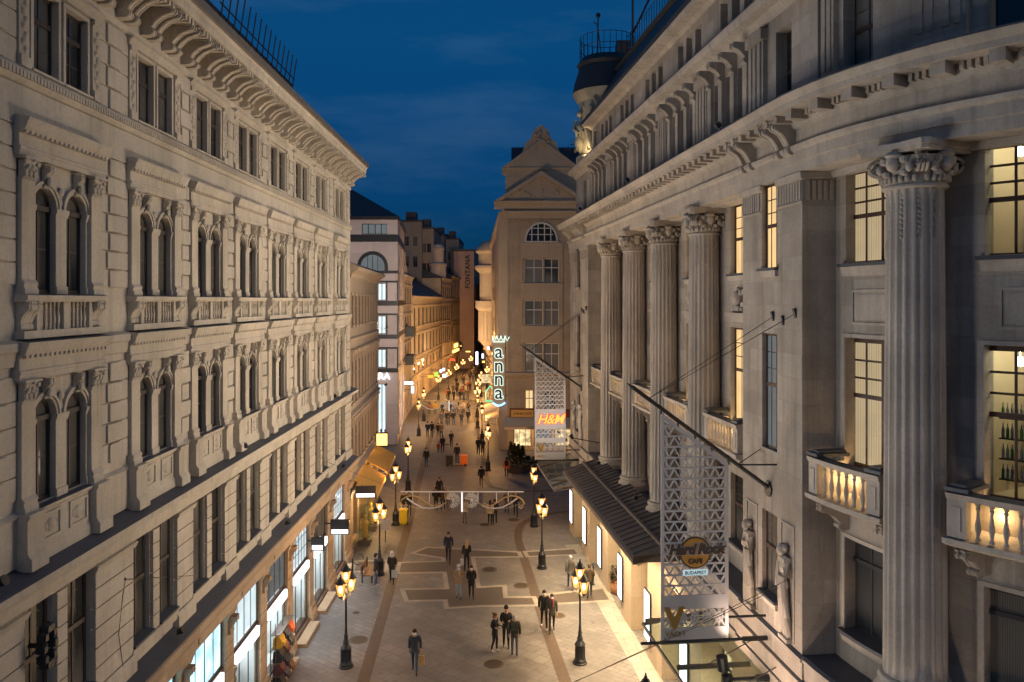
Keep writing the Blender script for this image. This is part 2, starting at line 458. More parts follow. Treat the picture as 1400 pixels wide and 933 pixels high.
# the last blue light after sunset: the sky model's brightness in night blue, with faint thin clouds
bw = n.nodes.new('ShaderNodeRGBToBW'); L(n, sky.outputs[0], bw.inputs[0])
sz = n.nodes.new('ShaderNodeSeparateXYZ'); L(n, tc.outputs['Generated'], sz.inputs[0])
hz = ramp(n, sz.outputs[2], [(0, (.010, .14, .44)), (.13, (.012, .27, .82)), (.30, (.016, .38, 1.08)), (.8, (.028, .38, 1.04))])
nb_ = mixc(n, .12, hz, mixc(n, 1.0, sky.outputs[0], (.05, .5, 1.0), 'MULTIPLY'))
colr = nb_
cf = N(n, 'ShaderNodeMath', operation='MULTIPLY'); L(n, clm, cf.inputs[0]); cf.inputs[1].default_value = .52
colr = mixc(n, cf.outputs[0], colr, mixc(n, 1.0, mixc(n, 1.0, colr, (2.6, 1.42, 1.18), 'MULTIPLY'), (.17, .12, .12), 'ADD'))
L(n, colr, bg.inputs[0]); bg.inputs[1].default_value = .15
L(n, bg.outputs[0], wo.inputs[0])
def sun_dir(el, az):  # towards the sun, same convention as the sky texture
    return Vector((math.sin(az)*math.cos(el), math.cos(az)*math.cos(el), math.sin(el)))
sl = bpy.data.lights.new('sun', 'SUN'); so = bpy.data.objects.new('sun', sl); COL.objects.link(so)
sl.energy = .12; sl.angle = R(20); sl.color = (1.0, .86, .70)
so.rotation_euler = (-sun_dir(SUN_EL+R(8), SUN_AZ)).to_track_quat('-Z', 'Y').to_euler(); so.location = (0, -30, 60)
sc.view_settings.view_transform = 'Standard'; sc.view_settings.look = 'None'; sc.view_settings.gamma = 1; sc.view_settings.exposure = .15
sc.view_settings.use_curve_mapping = False
sc.render.engine = 'CYCLES'
cy = sc.cycles
cy.use_denoising = True; cy.denoiser = 'OPENIMAGEDENOISE'; cy.max_bounces = 6; cy.diffuse_bounces = 3; cy.glossy_bounces = 3
cy.transparent_max_bounces = 12; cy.transmission_bounces = 4; cy.sample_clamp_indirect = 3; cy.sample_clamp_direct = 0
cy.caustics_reflective = False; cy.caustics_refractive = False; cy.use_light_tree = True

def point_light(name, loc, col, watts, rad, parent=None):
    l = bpy.data.lights.new(name, 'POINT'); l.color = col; l.energy = watts; l.shadow_soft_size = rad
    o = bpy.data.objects.new(name, l); COL.objects.link(o); o.location = loc
    if parent: setpar(o, parent)
    return o
def area_light(name, loc, target, col, watts, sx, sy=None, parent=None, spread=180):
    l = bpy.data.lights.new(name, 'AREA'); l.color = col; l.energy = watts; l.shape = 'RECTANGLE'; l.size = sx; l.size_y = sy or sx; l.spread = R(spread)
    o = bpy.data.objects.new(name, l); COL.objects.link(o); o.location = loc
    o.rotation_euler = (Vector(target)-Vector(loc)).to_track_quat('-Z', 'Y').to_euler()
    if parent: setpar(o, parent)
    return o
def spot_light(name, loc, target, col, watts, angle, blend=.6, rad=.1, parent=None):
    l = bpy.data.lights.new(name, 'SPOT'); l.color = col; l.energy = watts; l.spot_size = R(angle); l.spot_blend = blend; l.shadow_soft_size = rad
    o = bpy.data.objects.new(name, l); COL.objects.link(o); o.location = loc
    o.rotation_euler = (Vector(target)-Vector(loc)).to_track_quat('-Z', 'Y').to_euler()
    if parent: setpar(o, parent)
    return o

# ------------------------------------------------------------------ ground
M['street'] = m_paving('street_pavers', (.158, .142, .134), (.205, .185, .174), (.62, .62), 38, .50)
M['ground'] = m_plain('far_ground', (.10, .095, .09), .9)
M['side_walk'] = m_paving('side_pavers', (.150, .138, .136), (.198, .182, .178), (.62, .31), 38, .48)
M['dark_paver'] = m_paving('dark_pavers', (.10, .078, .066), (.135, .105, .088), (.12, .12), 0, .6)
M['pale_stone'] = m_paving('pale_stone_strip', (.31, .27, .235), (.36, .315, .27), (.9, .9), 0, .8)
M['gutter'] = m_paving('gutter_pavers', (.095, .065, .05), (.13, .09, .066), (.10, .10), 8, .6)
M['flag'] = m_paving('wall_foot_flags', (.26, .25, .23), (.33, .32, .29), (.9, .6), 0, .6)
mb = MB(); mb.face([(-900, -200, -.03), (900, -200, -.03), (900, 1500, -.03), (-900, 1500, -.03)])
setting(mb.build('ground', M['ground']))
mb = MB()
us = [-40, -8, 8, 40]
mb.face([(-9.6, -12, 0), (24, -12, 0), (24, 20, 0), (16, 60, 0), (12, 260, 0), (-30, 260, 0), (-30, 60, 0), (-9.6, 47, 0)])
setting(mb.build('pedestrian_street', M['street']))

def strip(pts, w, z):
    """flat ribbon along points, mitred"""
    pts = [Vector((p[0], p[1])) for p in pts]; out = []
    for i, p in enumerate(pts):
        t = (pts[min(i+1, len(pts)-1)]-pts[max(i-1, 0)]).normalized(); q = Vector((-t.y, t.x))
        out.append((p+q*w/2, p-q*w/2))
    m_ = MB()
    for (a, b), (c, d) in zip(out, out[1:]):
        m_.face([(a.x, a.y, z), (b.x, b.y, z), (d.x, d.y, z), (c.x, c.y, z)])
    return m_
gl = [(-5.3, 10), (-5.45, 20), (-5.85, 31.3), (-6.2, 38.8), (-7.0, 54.7), (-7.7, 66), (-8.6, 80), (-9.4, 100), (-9.6, 130), (-10, 180)]
gr = [(3.6, 15), (3.0, 23), (2.1, 31.3), (1.59, 36.3), (1.22, 40.4), (.7, 46.3), (.42, 49.5), (.38, 51), (.45, 52.3), (.68, 53.4), (1.1, 54.4), (1.8, 55.3), (3.3, 56.4), (5, 57)]
gf = [(4.5, 63), (1.0, 62.6), (-.6, 63), (-1.7, 64.2), (-2.1, 66), (-2.4, 70), (-3.2, 85), (-4.9, 103), (-6, 140), (-7.4, 180)]
for nm, pl in (('gutter_strip', gl), ('gutter_strip', gr), ('gutter_strip', gf)):
    setting(strip(pl, .50, .008).build(nm, M['gutter']))
# side pavements between gutter and walls (a shade lighter), each a sheet 4 mm up
mb = MB()
for (a, b) in zip(gl, gl[1:]):
    mb.face([(-9.9 if a[1] < 47 else -13.5, a[1], .004), (a[0]-.25, a[1], .004), (b[0]-.25, b[1], .004), (-9.9 if b[1] < 47 else -13.5, b[1], .004)])
setting(mb.build('pavement', M['side_walk']))
mb = MB()
for (a, b) in zip(gr, gr[1:]):
    mb.face([(a[0]+.25, a[1], .004), (12, a[1], .004), (12, b[1], .004), (b[0]+.25, b[1], .004)])
setting(mb.build('pavement', M['side_walk']))
def offset_poly(P, w):
    P = [Vector(p) for p in P]; n_ = len(P); out = []
    area = sum(P[i].x*P[(i+1) % n_].y-P[(i+1) % n_].x*P[i].y for i in range(n_))
    sg = 1 if area > 0 else -1
    for i in range(n_):
        a, b, c = P[i-1], P[i], P[(i+1) % n_]
        e1 = (b-a).normalized(); e2 = (c-b).normalized()
        n1 = Vector((e1.y, -e1.x))*sg; n2 = Vector((e2.y, -e2.x))*sg
        k = n1+n2; d = max(.35, 1+n1.dot(n2))
        out.append(b+k*(w/d))
    return P, out
def inlay(pxs, w=.24):
    P, O = offset_poly([G(*p).xy for p in pxs], w)
    m_ = MB(); m_.face([(p.x, p.y, .012) for p in P])
    setting(m_.build('paving_inlay', M['dark_paver']))
    m_ = MB()
    for i in range(len(P)):
        j = (i+1) % len(P)
        m_.face([(P[i].x, P[i].y, .012), (P[j].x, P[j].y, .012), (O[j].x, O[j].y, .012), (O[i].x, O[i].y, .012)])
    setting(m_.build('paving_border', M['pale_stone']))
inlay([(568, 756.6), (584.6, 749.5), (707, 756), (709.5, 761), (643.4, 761.5), (651.5, 804.7), (686.8, 802.5), (688, 818.2), (727.4, 818), (731, 827), (658, 828), (613.6, 830.5), (611.7, 820), (559, 821), (553.4, 807.4), (614.4, 806), (610.6, 782), (546, 783), (549, 770.5), (609.6, 768.5), (609, 763)])
inlay([(720.5, 755.4), (723.5, 760.5), (789, 758), (785, 751.5)])
inlay([(752, 814), (824, 805.5), (833, 820.5), (758, 825)])
inlay([(489, 768.5), (527, 767.5), (525, 780.5), (484, 781)])
M['manhole'] = m_plain('manhole_iron', (.10, .075, .055), .6, .4, .3, 20, .4, .3)
for i, (px, py) in enumerate([(675, 908), (669, 779), (490, 875), (403, 1000), (713, 801), (763, 842), (702, 711), (663, 717.5), (487, 838), (610, 608)]):
    p = G(px, py); r = (.39, .40, .40, .4, .4, .33, .38, .36, .16, .4)[i]
    m_ = MB(); m_.lathe([(0, .018), (r*.9, .018), (r*.9, .022), (r, .022), (r+.03, .006)], p.x, p.y, 0, 28)
    for k in range(-3, 4):
        m_.box(p.x-math.sqrt(max(0, (.8*r)**2-(k*r*.22)**2)), p.x+math.sqrt(max(0, (.8*r)**2-(k*r*.22)**2)), p.y+k*r*.22-.012, p.y+k*r*.22+.012, .012, .026)
    setting(m_.build('manhole_cover', M['manhole']))
# pale flags along the foot of the right-hand building
m_ = MB(); RF0 = Fac(3.80, 52, math.atan2(-.9945, .1049))
a, b, c, d = RF0.P(3, .9, 0), RF0.P(32, .9, 0), RF0.P(32, .02, 0), RF0.P(3, .02, 0)
m_.face([(p.x, p.y, .009) for p in (a, b, c, d)]); setting(m_.build('stone_flags', M['flag']))
# ------------------------------------------------------------------ LEFT: cream five-storey palace
LF = Fac(-9.19, 0, R(90.42))
palace = thing('palace', 'long cream stucco palace with paired arched windows, deep bracketed cornice and lit shops below', 'building', LF.P(26, -7, 0))
UB = [10.54, 14.93, 19.32, 23.03, 26.74, 30.45, 34.16, 37.87, 42.26]
UA, UZ = 6.0, 46.75
A1 = [(.50, 1.30), (1.65, 2.45)]; A4 = [(.50, 1.36), (1.63, 2.49)]; A0 = [(.15, 1.20), (1.65, 2.70)]
Z2, Z3 = (11.0, 13.07), (15.14, 17.24)
ST = [M['stucco'], M['slate'], M['core']]
w_ = LF.mb(); ops = []
for b in UB:
    ops += [(b+p, b+q, 6.5, 9.12) for p, q in A0]+[(b+p, b+q, *Z2) for p, q in A1]+[(b+p, b+q, *Z3) for p, q in A1]+[(b+p, b+q, 19.42, 21.08) for p, q in A4]
wall_grid(w_, UA, UZ, 5.2, 21.9, ops, 0, .18)
for b in UB:                                       # arch heads fill the square openings
    for z1, z2 in (Z2, Z3):
        for p, q in A1:
            c, r, zt = b+(p+q)/2, (q-p)/2, z2-(q-p)/2
            arc = [(c+r*math.cos(PI*i/12), zt+r*math.sin(PI*i/12)) for i in range(13)]
            for i in range(12):
                (ua, za), (ub, zb) = arc[i], arc[i+1]
                w_.face([(ua, 0, za), (ub, 0, zb), (ub, 0, z2), (ua, 0, z2)])
                w_.face([(ua, 0, za), (ub, 0, zb), (ub, -.18, zb), (ua, -.18, za)])
# coursed strips between the window bays
gaps = [(UA, UB[0])]+[(UB[i]+2.95, UB[i+1]) for i in range(len(UB)-1)]+[(UB[-1]+2.95, UZ)]
for a, b in gaps:
    for z0, z1, dz in ((11.25, 13.6, .42), (15.3, 18.3, .42), (19.42, 21.4, .40)):
        k = int((z1-z0)/dz); dz = (z1-z0)/k
        for i in range(k):
            zz = z0+i*dz
            w_.box(a+.02, b-.02, -.02, .035, zz, zz+dz-.035)
            c = (a+b)/2; hw = (.36 if i % 2 else .25)*min(1, (b-a)/.8)
            w_.box(c-hw, c+hw, 0, .085, zz+.01, zz+dz-.05)
    z0, z1 = 5.95, 9.05; k = 7; dz = (z1-z0)/k     # rusticated piers of the first floor
    lo, hi = a-.22, b+.13
    if a == UA: lo = a
    if b == UZ: hi = b
    for i in range(1, k):
        w_.box(lo, hi, 0, .10, z0+i*dz, z0+i*dz+dz-.03)
    w_.sweep([(0, z0), (.17, z0), (.17, z0+.30), (.12, z0+dz-.03), (0, z0+dz-.03)], lo-.05, hi+.05)
    w_.sweep([(0, 8.98), (.14, 8.98), (.20, 9.12), (0, 9.12)], lo-.05, hi+.05)
for b in UB:                                       # slim pier between the paired first floor windows
    for i in range(7):
        w_.box(b+1.24, b+1.61, 0, .09, 6.5+i*.37, 6.5+i*.37+.34)
    w_.sweep([(0, 6.22), (.12, 6.22), (.12, 6.45), (0, 6.48)], b+.08, b+2.78)
# body behind the face, end wall
w_.box(UA+.02, UZ-.02, -13, -.6, 5.2, 21.9, 2); w_.box(UA+.02, UZ-.02, -13, -2.6, 0, 5.2, 2)
w_.box(UZ-.62, UZ, -13, -.005, 0, 22.0)
w_.box(UA, UA+.6, -13, -.005, 0, 22.0)
w_.build('wall', ST, palace)
# running mouldings
m_ = LF.mb()
m_.sweep([(0, 9.12), (.10, 9.12), (.14, 9.30), (.16, 9.52), (.46, 9.64), (.52, 9.66), (.52, 9.80), (.46, 9.82), (0, 9.98)], UA, UZ+.05, 0, [0, 0, 0, 0, 0, 0, 1, 1, 0])
m_.sweep([(0, 13.74), (.06, 13.76), (.10, 14.0), (.16, 14.05), (.16, 14.2), (0, 14.26)], UA, UZ)
m_.sweep([(0, 10.0), (.06, 10.0), (.06, 10.9), (.10, 10.95), (0, 11.02)], UA, UZ)
m_.sweep([(0, 19.08), (.06, 19.10), (.12, 19.16), (.15, 19.34), (.10, 19.40), (0, 19.42)], UA, UZ)
m_.sweep([(0, 18.30), (.05, 18.30), (.05, 19.05), (0, 19.08)], UA, UZ)
for i in range(int((UZ-UA)/.11)):                  # bead ornament on the band
    m_.box(UA+i*.11, UA+i*.11+.07, .12, .175, 19.19, 19.31)
m_.build('string_course', ST, palace)
for b in UB:
    for p, q in A0: m_ = LF.mb(); m_.sweep([(-.15, 6.505), (.16, 6.49), (.16, 6.55), (-.15, 6.60)], b+p-.03, b+q+.03); m_.build('window_sill', M['slate'], palace)
m_ = LF.mb()                                       # the main cornice
m_.sweep([(0, 21.42), (.07, 21.44), (.10, 21.58), (.06, 21.62), (.06, 22.22), (.16, 22.30), (.20, 22.42), (.95, 22.44), (.98, 22.50), (.98, 22.66), (1.05, 22.74), (0, 22.80)], UA, UZ+.02)
u = UA+.3
k = 0
while u < UZ:                                      # paired scroll brackets, coffers between
    console(m_, u, u+.22, .06, .80, 21.62, .80)
    console(m_, u+.38, u+.60, .06, .80, 21.62, .80)
    for q in range(3):
        m_.box(u+.72+q*.20*1.15, u+.84+q*.20*1.15, .18, .90, 22.28, 22.435)
    m_.ball((u+.92, .08, 21.92), .13, 8, 0, (1.2, .5, 1)); m_.ball((u+.72, .08, 21.88), .07, 6, 0, (1.2, .5, 1)); m_.ball((u+1.12, .08, 21.88), .07, 6, 0, (1.2, .5, 1))
    u += 1.235
for i in range(int((UZ-UA)/.15)):
    m_.box(UA+i*.15, UA+i*.15+.09, .10, .20, 22.24, 22.32)
m_.build('cornice', [M['stucco_trim'], M['slate']], palace, 35)
m_ = LF.mb()
m_.sweep([(.2, 22.80), (1.04, 22.745), (1.10, 22.78), (1.16, 22.98), (1.10, 23.0), (1.04, 22.90), (.2, 23.25)], UA, UZ+.1)
m_.build('gutter', M['zinc'], palace)
m_ = LF.mb()
m_.face([(UA, 1.0, 22.95), (UZ, 1.0, 22.95), (UZ, -1.6, 24.2), (UA, -1.6, 24.2)])
m_.face([(UA, -1.6, 24.2), (UZ, -1.6, 24.2), (UZ, -7, 25.2), (UA, -7, 25.2)])
m_.face([(UA, -13, 22.9), (UZ, -13, 22.9), (UZ, -7, 25.2), (UA, -7, 25.2)])
m_.box(UA+.02, UZ-.02, -13, -.02, 21.95, 22.9)
m_.prism_u([(UA, 22.8), (38.6, 22.8), (38.0, 25.3), (UA, 25.3)], -4, -1.0)
m_.build('roof', M['roof_dark'], palace)
m_ = LF.mb()
for i in range(15):
    u = 28.4+i*.68; m_.tube([(u, -1.05, 24.6), (u+.10, -.80, 26.5)], .028, 5)
m_.tube([(28.2, -.92, 25.55), (38.05, -.92, 25.55)], .03, 5)
m_.build('roof_railing', M['black'], palace)
m_ = LF.mb()
for i in range(4): m_.box(38.5-i*.05, 39.5+.28*(3-i)*-1+.28*3, -1.0, -.9, 23.6+i*.30, 23.68+i*.30)
m_.build('snow_guard', M['black'], palace)

def bay_surround(sill_z, z_arch_top, z_ent, pil_z0, kind):
    """pilasters, archivolts, keystones and the broken-out entablature of one pair of arched windows (u from the bay's left edge)"""
    m_ = MB(lambda u, d, z: (u, -d*.70, z)); z0 = pil_z0
    capb, capt = z_ent-.40, z_ent
    for a, b in ((.0, .44), (2.51, 2.95)):
        m_.sweep([(0, z0), (.26, z0), (.26, z0+.10), (.22, z0+.16), (.25, z0+.22), (.20, z0+.28), (.17, z0+.30), (.17, capb-.06), (.20, capb-.03), (.17, capb), (0, capb)], a, b)
        capital(m_, a, b, .17, capb, capt, 0)
    for p, q in A1:
        c, r = (p+q)/2, (q-p)/2; zt = z_arch_top-r
        for k in range(14):                        # archivolt in two steps
            a0, a1 = PI*k/14, PI*(k+1)/14
            for r0, r1, dd in ((r+.003, r+.07, .06), (r+.07, r+.13, .10)):
                m_.prism_u([(c+r0*math.cos(a0), zt+r0*math.sin(a0)), (c+r1*math.cos(a0), zt+r1*math.sin(a0)), (c+r1*math.cos(a1), zt+r1*math.sin(a1)), (c+r0*math.cos(a1), zt+r0*math.sin(a1))], 0, dd)
        console(m_, c-.085, c+.085, .02, .24, z_arch_top-.03, max(.2, z_ent-z_arch_top-.02))
        m_.ball((c, .20, z_arch_top+.10), .085, 8, 0, (1, .8, 1.2))
    for a, b in ((.44, .52), (1.28, 1.67), (2.43, 2.51)):   # imposts and jamb piers
        zt = z_arch_top-.40
        m_.box(a, b, 0, .05, z0, zt-.12)
        m_.sweep([(0, zt-.14), (.07, zt-.14), (.12, zt-.02), (.12, zt+.02), (0, zt+.04)], a-.03, b+.03)
        m_.box(a-.01, b+.01, 0, .09, z0, z0+.18)
    m_.ball((1.475, .06, z_arch_top-.02), .10, 8, 0, (1, .5, 1)); m_.ball((1.475, .05, z_arch_top-.22), .05, 6, 0, (1, .5, 1.8))
    e = z_ent                                      # entablature
    m_.sweep([(0, e), (.20, e), (.20, e+.10), (.23, e+.11), (.23, e+.17), (.19, e+.19), (.19, e+.40), (.24, e+.43), (.36, e+.50), (.40, e+.60), (.46, e+.68), (.46, e+.71), (0, e+.76)], -.10, 3.05, 0, [0]*11+[1, 0])
    for i in range(19):
        m_.box(-.06+i*.165, -.06+i*.165+.09, .2, .34, e+.415, e+.50)
    return m_
s3 = bay_surround(15.14, 17.24, 17.72, 15.10, 3).mesh('window_surround', ST, 35)
s2 = bay_surround(11.0, 13.07, 13.50, 10.98, 2).mesh('window_surround', ST, 35)
m_ = MB(lambda u, d, z: (u, -d*.82, z))            # balustrade under the upper arches
for a, b in ((0, .44), (2.51, 2.95)):
    console(m_, a+.02, b-.02, 0, .30, 14.42, .56)
m_.box(-.02, 2.97, 0, .22, 14.27, 14.42); m_.sweep([(0, 14.97), (.26, 14.97), (.32, 15.03), (.32, 15.10), (0, 15.14)], -.05, 3.0, 0, [0, 0, 0, 1, 0])
m_.box(.44, .58, 0, .18, 14.42, 14.97); m_.box(1.37, 1.58, 0, .18, 14.42, 14.97); m_.box(2.37, 2.51, 0, .18, 14.42, 14.97)
balusters(m_, .60, 1.35, 5, .10, 14.42, .55, 0, 1.25); balusters(m_, 1.60, 2.35, 5, .10, 14.42, .55, 0, 1.25)
balu = m_.mesh('balustrade', ST, 40)
m_ = MB(lambda u, d, z: (u, -d*.82, z))            # pedestal course under the lower arches
for a, b in ((-.06, .50), (2.45, 3.01)):
    m_.sweep([(0, 9.92), (.42, 9.92), (.42, 10.14), (.36, 10.20), (.32, 10.26), (.32, 10.86), (.37, 10.92), (.37, 10.98), (0, 10.99)], a, b)
m_.sweep([(0, 9.92), (.20, 9.92), (.20, 10.12), (.14, 10.2), (.14, 10.86), (.24, 10.92), (.24, 10.98), (0, 11.01)], .50, 2.45, 0, [0, 0, 0, 0, 0, 0, 1, 0])
for a, b in ((.62, 1.30), (1.62, 2.32)):
    m_.box(a, b, .13, .18, 10.27, 10.33); m_.box(a, b, .13, .18, 10.76, 10.82); m_.box(a, a+.06, .13, .18, 10.33, 10.76); m_.box(b-.06, b, .13, .18, 10.33, 10.76)
    m_.ball(((a+b)/2, .15, 10.54), .15, 8, 0, (1.2, .4, 1)); m_.ball(((a+b)/2-.18, .15, 10.54), .06, 6, 0, (1, .5, 1.5)); m_.ball(((a+b)/2+.18, .15, 10.54), .06, 6, 0, (1, .5, 1.5))
ped = m_.mesh('pedestal_course', ST, 40)
m_ = MB(LOC)                                       # top floor surround with carved strips
for a, b in ((.0, .32), (2.66, 2.98)):
    m_.sweep([(0, 19.42), (.12, 19.42), (.12, 19.62), (.07, 19.64), (.07, 21.06), (.12, 21.1), (.12, 21.2), (0, 21.2)], a, b)
    for i in range(9): m_.ball(((a+b)/2+.04*(-1)**i, .08, 19.75+i*.145), .075, 6, 0, (1, .45, 1))
for p, q in A4:
    m_.box(p-.09, p, 0, .05, 19.42, 21.08); m_.box(q, q+.09, 0, .05, 19.42, 21.08); m_.box(p-.09, q+.09, 0, .05, 21.083, 21.17)
    m_.box(p-.12, q+.12, 0, .12, 19.425, 19.47)
m_.sweep([(0, 21.2), (.10, 21.2), (.10, 21.30), (.18, 21.36), (.18, 21.41), (0, 21.42)], -.06, 3.04)
s4 = m_.mesh('window_surround', ST, 35)
for i, b in enumerate(UB):
    LF.put('window_surround', s3, palace, b, 0, 0); LF.put('window_surround', s2, palace, b, 0, 0); LF.put('window_surround', s4, palace, b, 0, 0)
    LF.put('balustrade', balu, palace, b, 0, 0); LF.put('pedestal_course', ped, palace, b, 0, 0)
    for p, q in A1:
        for z1, z2 in (Z2, Z3):
            window(LF, palace, b+(p+q)/2, -.155, z1, q-p, z2-z1, M['dark_frame'], M['glass_dark'], cols=2, rows=(2,), arch=True, fw=.07)
    for p, q in A4: window(LF, palace, b+(p+q)/2, -.155, 19.42, q-p, 1.66, M['dark_frame'], M['glass_dark'], cols=2, rows=(2, 1), trans=(1.1,), fw=.06)
    for j, (p, q) in enumerate(A0): window(LF, palace, b+(p+q)/2, -.155, 6.5, q-p, 2.62, M['dark_frame'], M['glass_curtain'], cols=2, rows=(1, 1), trans=(1.5,), fw=.08)
# street level: piers, shopfronts, cornice over the shops
M['shop_stone'] = m_stone('shop_front_stone', (.50, .37, .255), (1.2, .5), .14, .2, .7)
m_ = LF.mb()
m_.sweep([(0, 4.95), (.28, 4.97), (.32, 5.08), (.44, 5.11), (.47, 5.16), (.47, 5.46), (.53, 5.50), (.55, 5.58), (.58, 5.62), (.58, 5.82), (.52, 5.84), (0, 6.0)], UA, UZ+.1, 0, [0]*10+[1, 0])
for i, (a, b) in enumerate(gaps):
    m_.box(a+.45 if a > UA else a, b-.45 if b < UZ else b, .47, .50, 5.24, 5.40)
m_.build('shop_cornice', [M['shop_stone'], M['slate']], palace)
for i, (a, b) in enumerate(gaps):
    m_ = LF.mb(); lo = a+.02 if a > UA else a; hi = b+.02 if b < UZ else b
    m_.box(lo, hi, -.5, .0, 0, 4.95)
    for k in range(9): m_.box(lo-.01, hi+.01, 0, .05, .75+k*.42, .75+k*.42+.39)
    m_.sweep([(0, 0), (.22, 0), (.22, .35), (.14, .45), (.14, .7), (0, .72)], lo-.06, hi+.06)
    m_.sweep([(0, 4.5), (.08, 4.5), (.16, 4.75), (.20, 4.95), (0, 4.95)], lo-.06, hi+.06)
    c = (a+b)/2
    if b-a < 2: console(m_, c-.16, c+.16, .05, .26, 4.0, .6)
    m_.build('pier', M['shop_stone'], palace)
BZ = [(3.02, 1.0)]
spec = [('shop_blue', 'shop_white', 1), ('shop_blue', 'shop_white', 1), ('shop_blue', 'shop_blue', 0), ('shop_blue', 'shop_white', 1), ('lit_white', 'shop_white', 1), ('lit_dim', 'shop_white', 1), ('lit_white', 'shop_white', 1), ('glass_curtain', 'shop_white', 1), ('lit_white', 'shop_white', 1)]
M['brown_panel'] = m_plain('brown_shop_panel', (.10, .055, .035), .5, 0, .2)
M['shop_wall_white'] = m_plain('white_shop_wall', (.66, .68, .70), .7, 0, .05)
M['shop_tube'] = m_emit('shop_ceiling_light', (.93, .97, 1.0), 34)
M['goods'] = [m_plain('shop_goods', c, .6, 0, .3, 7) for c in ((.05, .05, .06), (.45, .10, .06), (.10, .14, .25), (.55, .45, .30), (.62, .60, .58), (.25, .14, .07))]
def shop_room(i, ua, ub):
    rnd = random.Random(i*3+1); m_ = LF.mb(); d0, d1, z1 = -2.4, -.2, 2.95
    for P in ([(ua, d0, .22), (ub, d0, .22), (ub, d0, z1), (ua, d0, z1)], [(ua, d0, .22), (ua, d1, .22), (ua, d1, z1), (ua, d0, z1)], [(ub, d0, .22), (ub, d1, .22), (ub, d1, z1), (ub, d0, z1)], [(ua, d0, .22), (ub, d0, .22), (ub, d1, .22), (ua, d1, .22)], [(ua, d0, z1), (ub, d0, z1), (ub, d1, z1), (ua, d1, z1)]): m_.face(P)
    room = m_.build('shop_room', M['shop_wall_white'], palace)
    m_ = LF.mb(); m_.box(ua+.2, ub-.2, -1.0, -.8, z1-.08, z1-.03); m_.box(ua+.2, ub-.2, -1.8, -1.6, z1-.08, z1-.03); o = m_.build('ceiling_light', M['shop_tube'], None); setpar(o, room)
    m_ = LF.mb()
    for k in range(3):
        zz = .55+k*.62; m_.box(ua+.1, ub-.1, -2.38, -2.05, zz, zz+.03)
        u = ua+.2
        while u < ub-.4:
            w_g = rnd.uniform(.12, .34); h_g = rnd.uniform(.15, .48); m_.box(u, u+w_g, -2.32, -2.1, zz+.033, zz+.033+h_g, rnd.randrange(6)); u += w_g+rnd.uniform(.03, .2)
    o = m_.build('shop_shelf', M['goods'], None); setpar(o, room)
    for k in range(2 if i % 2 else 3):
        u = ua+.5+k*(ub-ua-1.0)/2; m_ = LF.mb(); c = rnd.randrange(6)
        m_.lathe([(.14, .24), (.14, .27), (.02, .28), (.02, .9), (.15, .95), (.17, 1.15), (.12, 1.3), (.19, 1.5), (.17, 1.6), (.05, 1.66), (.05, 1.7), (.085, 1.76), (.09, 1.85), (0, 1.95)], u, -.85, 0, 10, c); o = m_.build('mannequin', M['goods'], None, 40); setpar(o, room)
for i, b in enumerate(UB):
    up, low, sign = spec[i]
    ua = gaps[i][1]+.04; ub = (gaps[i+1][0]-.0)
    W = ub-ua; uc = (ua+ub)/2
    o = window(LF, palace, uc, -.13, 3.05, W, 1.88, M['dark_frame'], M[up], cols=4 if i not in (6, 8) else 6, rows=(1,) if i not in (6, 8) else (3,), fw=.09, name='shop_window')
    o = window(LF, palace, uc, -.13, .25, W, 2.35, M['dark_frame'], M['clear'], cols=3, rows=(1,), fw=.09, name='shop_window')
    m_ = LF.mb(); m_.box(ua, ub, -.42, -.02, 2.6, 3.05); m_.build('shop_fascia', M['brown_panel'], palace)
    m_ = LF.mb(); m_.box(ua, ub, -.42, .08, 0, .25); m_.build('shop_base', M['brown_panel'], palace)
    shop_room(i, ua, ub)
    if sign:
        m_ = LF.mb(); m_.box(ua+.25, ub-.25, -.02, .09, 2.66, 3.0)
        m_.build('sign_box', M['sign_white'], palace)
    spot_light('shop_front_fill', LF.P(uc, .35, 3.2), LF.P(uc, 1.6, 0), (1.0, .93, .86), 75, 150, 1, .15, palace)  # bare spot added outside the glass, standing in for shop lamps
    point_light('shop_light', LF.P(uc, -1.1, 2.3), (.93, .97, 1.0), 38, .2, palace)
    s_ = LF.mb(); s_.box(ua+.2, ub-.2, .10, .55, 0, .16); s_.build('door_step', M['shop_stone'], palace)
# ------------------------------------------------------------------ RIGHT: colonnaded stone building with a rounded corner
RU = 32.4
RF = Fac(3.80, 52, math.atan2(-.9945, .1049), RU, 8.9, R(84))
UEND = 50.0
bank = thing('corner_building', 'grey limestone corner building with fluted giant columns, rounded bay and lit balconies', 'building', RF.P(16, -8, 0))
LM = [M['limestone'], M['slate'], M['core']]; LT = [M['limestone_trim'], M['slate']]
SEG = .55
COLU = [10.1, 14.8, 19.55, 24.3]; BAYS = [7.85, 12.45, 17.2, 21.95, 26.55]
DCOL, DREC, DDRUM = -.36, -.88, -.88
PW1, PW2 = 2.45, 3.40                               # window of the far pavilion
NW1, NW2 = 30.02, 30.98                             # window of the near pavilion
DW = [(32.90, 35.05), (36.98, 39.45), (41.2, 43.6)]; DCOLU = [35.85, 40.3]
zU, zM, zL = (15.83, 18.18), (10.95, 14.1), (6.95, 9.25)
w_ = RF.mb()
def pav_ops(a, b): return [(a, b, *zU), (a, b, *zM), (a, b, *zL)]
wall_grid(w_, 0, 5.83, 6.1, 18.2, pav_ops(PW1, PW2), 0, .2)
wall_grid(w_, 28.66, RU, 6.1, 18.2, pav_ops(NW1, NW2), 0, .2)
ops = []
for c in BAYS: ops += pav_ops(c-1.1, c+1.1)
wall_grid(w_, 5.83, 28.66, 6.1, 18.2, ops, DREC, .24)
